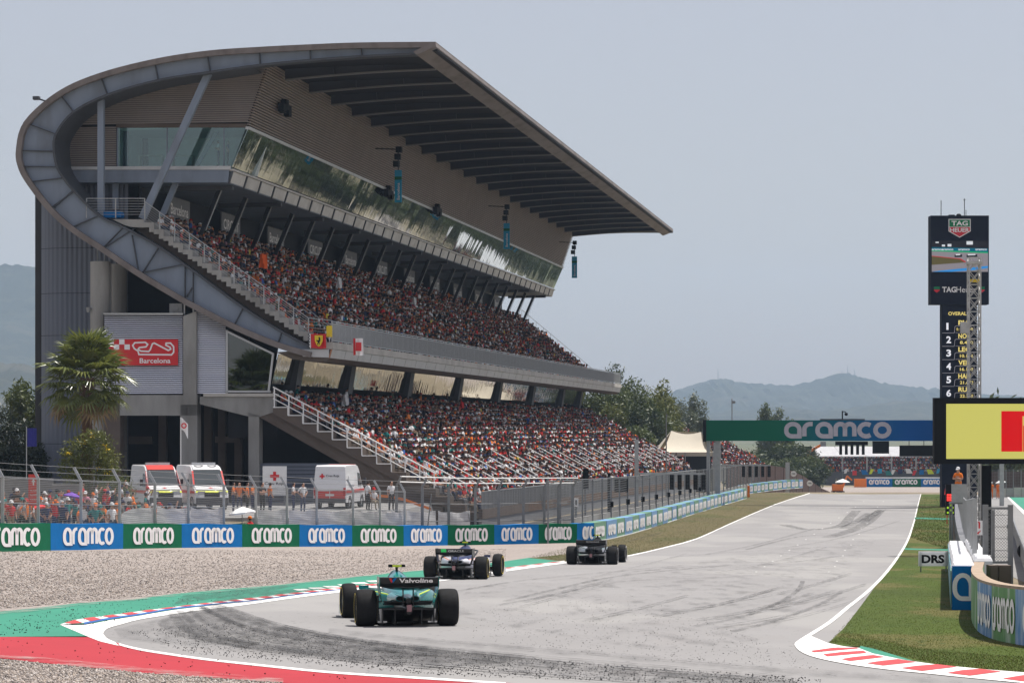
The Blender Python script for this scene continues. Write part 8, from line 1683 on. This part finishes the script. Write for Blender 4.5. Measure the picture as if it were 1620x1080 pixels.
# turn-one stand: white awning, dark crowd, flags
Y1 = 590; st1 = empty('far_stand', (0, 0, 0), 0, 'distant covered stand with white awning roof facing down the straight', 'stand')
A1, B1 = qz(1292, 722, Y1), qz(1525, 722, Y1)
nb2 = 6
for k in range(nb2):
    x0, x1 = A1.x + (B1.x - A1.x) * k / nb2, A1.x + (B1.x - A1.x) * (k + 1) / nb2; z0, z1 = qz(0, 721, Y1).z, qz(0, 706, Y1 + 12).z; mb = MB(); mb.hexa([(x0, Y1 - 1, z0 - .15), (x1 - .1, Y1 - 1, z0 - .15), (x1 - .1, Y1 + 12, z1 - .15), (x0, Y1 + 12, z1 - .15), (x0, Y1 - 1, z0), (x1 - .1, Y1 - 1, z0), (x1 - .1, Y1 + 12, z1), (x0, Y1 + 12, z1)]); obj('awning_bay', mb, M['tarp'], st1)
    mb = MB(); mb.tube((x0 + .2, Y1 - .5, -12), (x0 + .2, Y1 - .5, z0), .18, 6); obj('post', mb, M['galv'], st1)
mb = MB(); mb.box(A1.x - 1, B1.x, Y1 + 13, Y1 + 13.3, -12, qz(0, 706, Y1 + 12).z); obj('back_wall', mb, M['dark'], st1)
for i in range(9): z = -10.3 + i * .55; mb = MB(); mb.box(A1.x, B1.x, Y1 + i * 1.3, Y1 + i * 1.3 + 1.3, -12, z); obj('tier_step', mb, M['conc_b'], st1)
def fn():
    i = int(rng.integers(0, 9)); return (rng.uniform(A1.x, B1.x), Y1 + i * 1.3 + .6, -10.2 + i * .55)
far_crowd('crowd', fn, 1500)
mb = MB(); mb.box(A1.x, B1.x, Y1 - 1.6, Y1 - 1.5, -12, qz(0, 742, Y1).z - .5); obj('front_mesh', mb, M['steel_d'], st1)
fcols = ['cl_white', 'red', 'blue_b', 'cl_yellow', 'cyan_b', 'cl_teal', 'white', 'cl_navy']
for i, px in enumerate([1340, 1352, 1366, 1380, 1392, 1404, 1414, 1424, 1436, 1448, 1458, 1470, 1486, 1500]):
    p = qz(px, 741 + (i * 7 % 4), Y1 - 1.8); w_ = .36 + .08 * (i % 3); tl = .5 * ((i % 3) - 1); mb = MB(); mb.add([(p.x - w_, p.y, p.z), (p.x + w_, p.y, p.z - .1 * tl), (p.x + w_ + tl, p.y - .05, p.z - .95), (p.x - w_ + tl * .6, p.y + .02, p.z - 1.0), (p.x - w_, p.y + .03, p.z), (p.x + w_, p.y + .03, p.z - .1 * tl), (p.x + w_ + tl, p.y - .02, p.z - .95), (p.x - w_ + tl * .6, p.y + .05, p.z - 1.0)], [(0, 1, 2, 3), (7, 6, 5, 4), (0, 4, 5, 1), (1, 5, 6, 2), (2, 6, 7, 3), (3, 7, 4, 0)])
    cn = fcols[i % 8]; tag(obj('flag', mb, M[cn]), f'{["white", "red", "blue", "yellow", "cyan", "teal", "white", "navy"][i % 8]} flag draped on the front of the distant stand, {NTF[i]} from the left', 'flag', 'flags draped along the distant stand')
# gravel and boards before the far stand
psb = [pt(1371, 572), pt(1412, 572), pt(1457, 572), pt(1496, 572), pt(1530, 572)]
sheet('far_gravel', [pt(1290, 505), pt(1560, 505), pt(1620, 572), pt(1250, 572)], .02, M['gravel'])
fb = empty('far_barrier', (0, 0, 0), 0, 'distant barrier of blue and green boards with white lettering across turn one', 'barrier')
for i, (p0, p1) in enumerate(((1371, 1412), (1412, 1457), (1457, 1496), (1496, 1512))):
    A2, B2 = qz(p0, 768, 572), qz(p1, 768, 572); zt2 = qz(0, 757, 572).z; mb = MB(); mb.box(A2.x, B2.x - .03, 572, 573, -12.2, zt2); o = obj('board', mb, M['blue_b' if i % 2 == 0 else 'green_b'], fb); zw = A2.z
    if i < 3: mb = MB(); wordmark(mb, (A2.x + .45, 572, zw + .25), X_, Z_, nd, (B2.x - A2.x) * .8, zt2 - zw - .42, .26, eps=.03); obj('lettering', mb, M['white_b'], o)
    mb = MB(); mb.box(A2.x, B2.x, 572.1, 573.6, zt2, zt2 + .3); obj('white_cap', mb, M['tarp'], fb)
A2, B2 = qz(1352, 768, 570), qz(1371, 768, 570); mb = MB(); mb.box(A2.x, B2.x, 570, 571, -12.2, qz(0, 757, 570).z); obj('orange_block', mb, M['orange'], fb)
# marshal cart, digger, cherry picker beyond the crest
p = qz(1278, 735, 540); e = empty('cherry_picker', (p.x, 540, gz(p.x, 540)), 0, 'orange boom lift reaching up left of the distant awning', 'boom lift'); h = p.z - e.location.z; mb = MB(); mb.bar((0, 0, 1.2), (0, 0, h + 2.4), .5, .5, up=(0, 1, 0)); mb.bar((0, 0, h + 2.4), (2.6, 0, h + 3.8), .45, .45); obj('boom', mb, M['orange'], e); mb = MB(); mb.box(-1.2, 1.2, -.9, .9, .5, 1.3); obj('base', mb, M['orange'], e); mb = MB(); mb.box(2.4, 3.4, -.4, .4, h + 3.5, h + 4.4); obj('basket', mb, M['galv_d'], e)
for s in (-.8, .8): mb = MB(); mb.lathe([(.2, -1.0), (.5, -1.0), (.5, 1.0), (.2, 1.0)], 14, (s, 0, .5), 'y'); obj('wheel', mb, M['tyre'], e)
p = qz(1328, 762, 520); e = empty('digger', (p.x, 520, gz(p.x, 520)), 0, 'small orange recovery digger parked beyond the crest', 'digger'); h = p.z - e.location.z
mb = MB(); mb.box(-1.3, .6, -.8, .8, .6, 1.4 + h * .2); obj('body', mb, M['orange'], e); mb = MB(); mb.box(-.6, .4, -.6, .6, 1.4, 2.9); obj('cab', mb, M['windscreen'], e); mb = MB(); mb.bar((.6, 0, 1.3), (1.4, 0, 3.4), .3); mb.bar((1.4, 0, 3.4), (2.3, 0, 2.6), .25); obj('arm', mb, M['orange'], e)
for s in (-.9, .9): mb = MB(); mb.box(-1.4, .8, s - .2, s + .2, 0, .65); obj('track', mb, M['tyre'], e)
for i, (px, yb, sh) in enumerate(((1310, 775, 'cl_teal'), (1316, 775, 'cl_white'), (1322, 776, 'cl_yellow'), (1300, 774, 'cl_navy'), (1334, 775, 'cl_white'))):
    p = qz(px, 783, 470); person('relaxed', (p.x, 470, gz(p.x, 470)), 2.2 + i, sh, 'cl_black', f'tiny distant marshal in {CN[sh]} beyond the crest', 'marshals beyond the crest', None, 1.0)
parasol('white parasol by the distant marshals beyond the crest', 1333, 470, 757, 1.3, 'white')
# right background behind the pit road
rw_ = empty('far_pit_wall', (0, 0, 0), 0, 'pale grey wall and fence at the far end of the pit road', 'wall'); 
for k in range(7):
    A2, B2 = qz(1556 + 12 * k, 790, 300), qz(1568 + 12 * k, 790, 300); mb = MB(); mb.box(A2.x, B2.x - .03, 300, 300.4, A2.z - .5, qz(0, 772 - (k > 3) * 1.0, 300).z); obj('wall_panel', mb, M['conc_l'] if k % 3 else M['conc'], rw_)
    mb = MB(); mb.tube((A2.x, 300.2, A2.z), (A2.x, 300.2, qz(0, 742, 300).z), .05, 6); obj('post', mb, M['galv_d'], rw_)
mb = MB(); a, b = qz(1552, 772, 300), qz(1650, 772, 300); grid_wires(mb, (a.x, 300.2, a.z), (b.x, 300.2, b.z), 0, 2.0, .16, .02); obj('wire_mesh', mb, M['wire'], rw_)
mb = MB(); a, b = qz(1556, 776, 330), qz(1700, 776, 330); mb.box(a.x, b.x, 330, 330.5, -8, qz(0, 746, 330).z); tag(obj('dark_hoarding', mb, M['hoard']), 'dark hoarding behind the fence at the right edge', 'fence')
parasol('small white parasol behind the pit road fence at the right', 1583, 290, 759, .55, 'white', .15)
for px, lab in ((1569, 'marshal in orange beside the pit road, left one'), (1579, 'marshal in orange under the small white parasol')): p = qz(px, 790, 292); person('relaxed', (p.x, 292, gz(p.x, 292)), 2.4, 'cl_orange', 'cl_orange', lab, None, 'cl_white')

# ------------------------------------------------------------------ hills and the air in front of them
M['hill'] = speck_mat('wooded_hill', (.032, .038, .030), [(.02, .52, (.050, .055, .040), .7), (.05, .58, (.02, .025, .018), .8), (.008, .6, (.075, .07, .055), .5)], big=(.004, .25))
def hill(name, prof, Y, depth, seed, kind='structure'):
    pr = catmull(prof, 8); n = len(pr); r = np.random.default_rng(seed); rows = 14; vs = []; ph = r.uniform(0, 6.28, 12)
    for j in range(rows + 1):
        t = j / rows
        for i, (px, py) in enumerate(pr):
            y = Y - depth * t; x = (px - CX) / F * Y * (1 - .02 * t); z = (HY - py) / F * Y; nzv = sum(math.sin(x * .012 * (k + 1) + ph[k] + t * 3 * (k % 3)) / (k + 1) for k in range(8)); z2 = (z + 14) * (1 - t) ** (1.15 + .25 * math.sin(x * .01 + ph[3])) - 14 + nzv * 5 * math.sin(math.pi * t) + (r.normal(0, 1.0) if j == 0 else r.normal(0, 1.6)) * Y / 4200
            vs.append((x, y, z2))
    mb = MB(); mb.add(vs, [(j * n + i, j * n + i + 1, (j + 1) * n + i + 1, (j + 1) * n + i) for j in range(rows) for i in range(n - 1)]); return obj(name, mb, M['hill'], kind=kind, smooth=True)
hill('far_hill', [(850, 690), (960, 655), (1030, 630), (1060, 620), (1100, 607), (1140, 599), (1170, 604), (1210, 607), (1250, 609), (1290, 601), (1335, 590), (1365, 597), (1400, 606), (1440, 611), (1480, 615), (1540, 622), (1620, 626), (1750, 640), (1950, 668)], 5600, 1200, 1)
hill('near_hill', [(1020, 680), (1100, 658), (1180, 648), (1240, 644), (1300, 650), (1380, 640), (1450, 634), (1530, 646), (1620, 640), (1800, 660)], 4300, 1200, 2)
hill('far_hill', [(-500, 470), (-250, 420), (-100, 408), (0, 417), (45, 421), (110, 440), (220, 500), (420, 600), (600, 670)], 4800, 1500, 3)
hill('near_hill', [(-400, 560), (-150, 568), (0, 573), (45, 578), (120, 600), (260, 650), (400, 680)], 2800, 800, 4)
for px, y0, y1 in ((1136, 599, 583), (1341, 591, 578), (1352, 594, 584), (1332, 591, 585)):
    a, b = qz(px, y0 + 1, 5580), qz(px, y1, 5580); e = empty('radio_mast', (a.x, 5580, a.z), 0, 'thin radio mast on the crest of the distant hill', 'mast', 'radio masts on the hill'); mb = MB(); mb.tube((0, 0, -3), (0, 0, b.z - a.z), .9, 5, .4); obj('shaft', mb, M['galv_d'], e)
hz_ = bpy.data.materials.new('haze'); hz_.use_nodes = True; hn = hz_.node_tree.nodes; hn.remove(hn['Principled BSDF']); pv = hn.new('ShaderNodeVolumePrincipled')
pv.inputs['Color'].default_value = (.55, .74, 1.0, 1); pv.inputs['Density'].default_value = HAZE; pv.inputs['Anisotropy'].default_value = .1; pv.inputs['Density Attribute'].default_value = ''
hz_.node_tree.links.new(pv.outputs[0], hn['Material Output'].inputs['Volume'])
try: hz_.cycles.homogeneous_volume = True
except Exception: pass
mb = MB(); mb.box(-6100, 6100, -310, 6050, -15.5, 330); obj('haze', mb, hz_, kind='stuff')
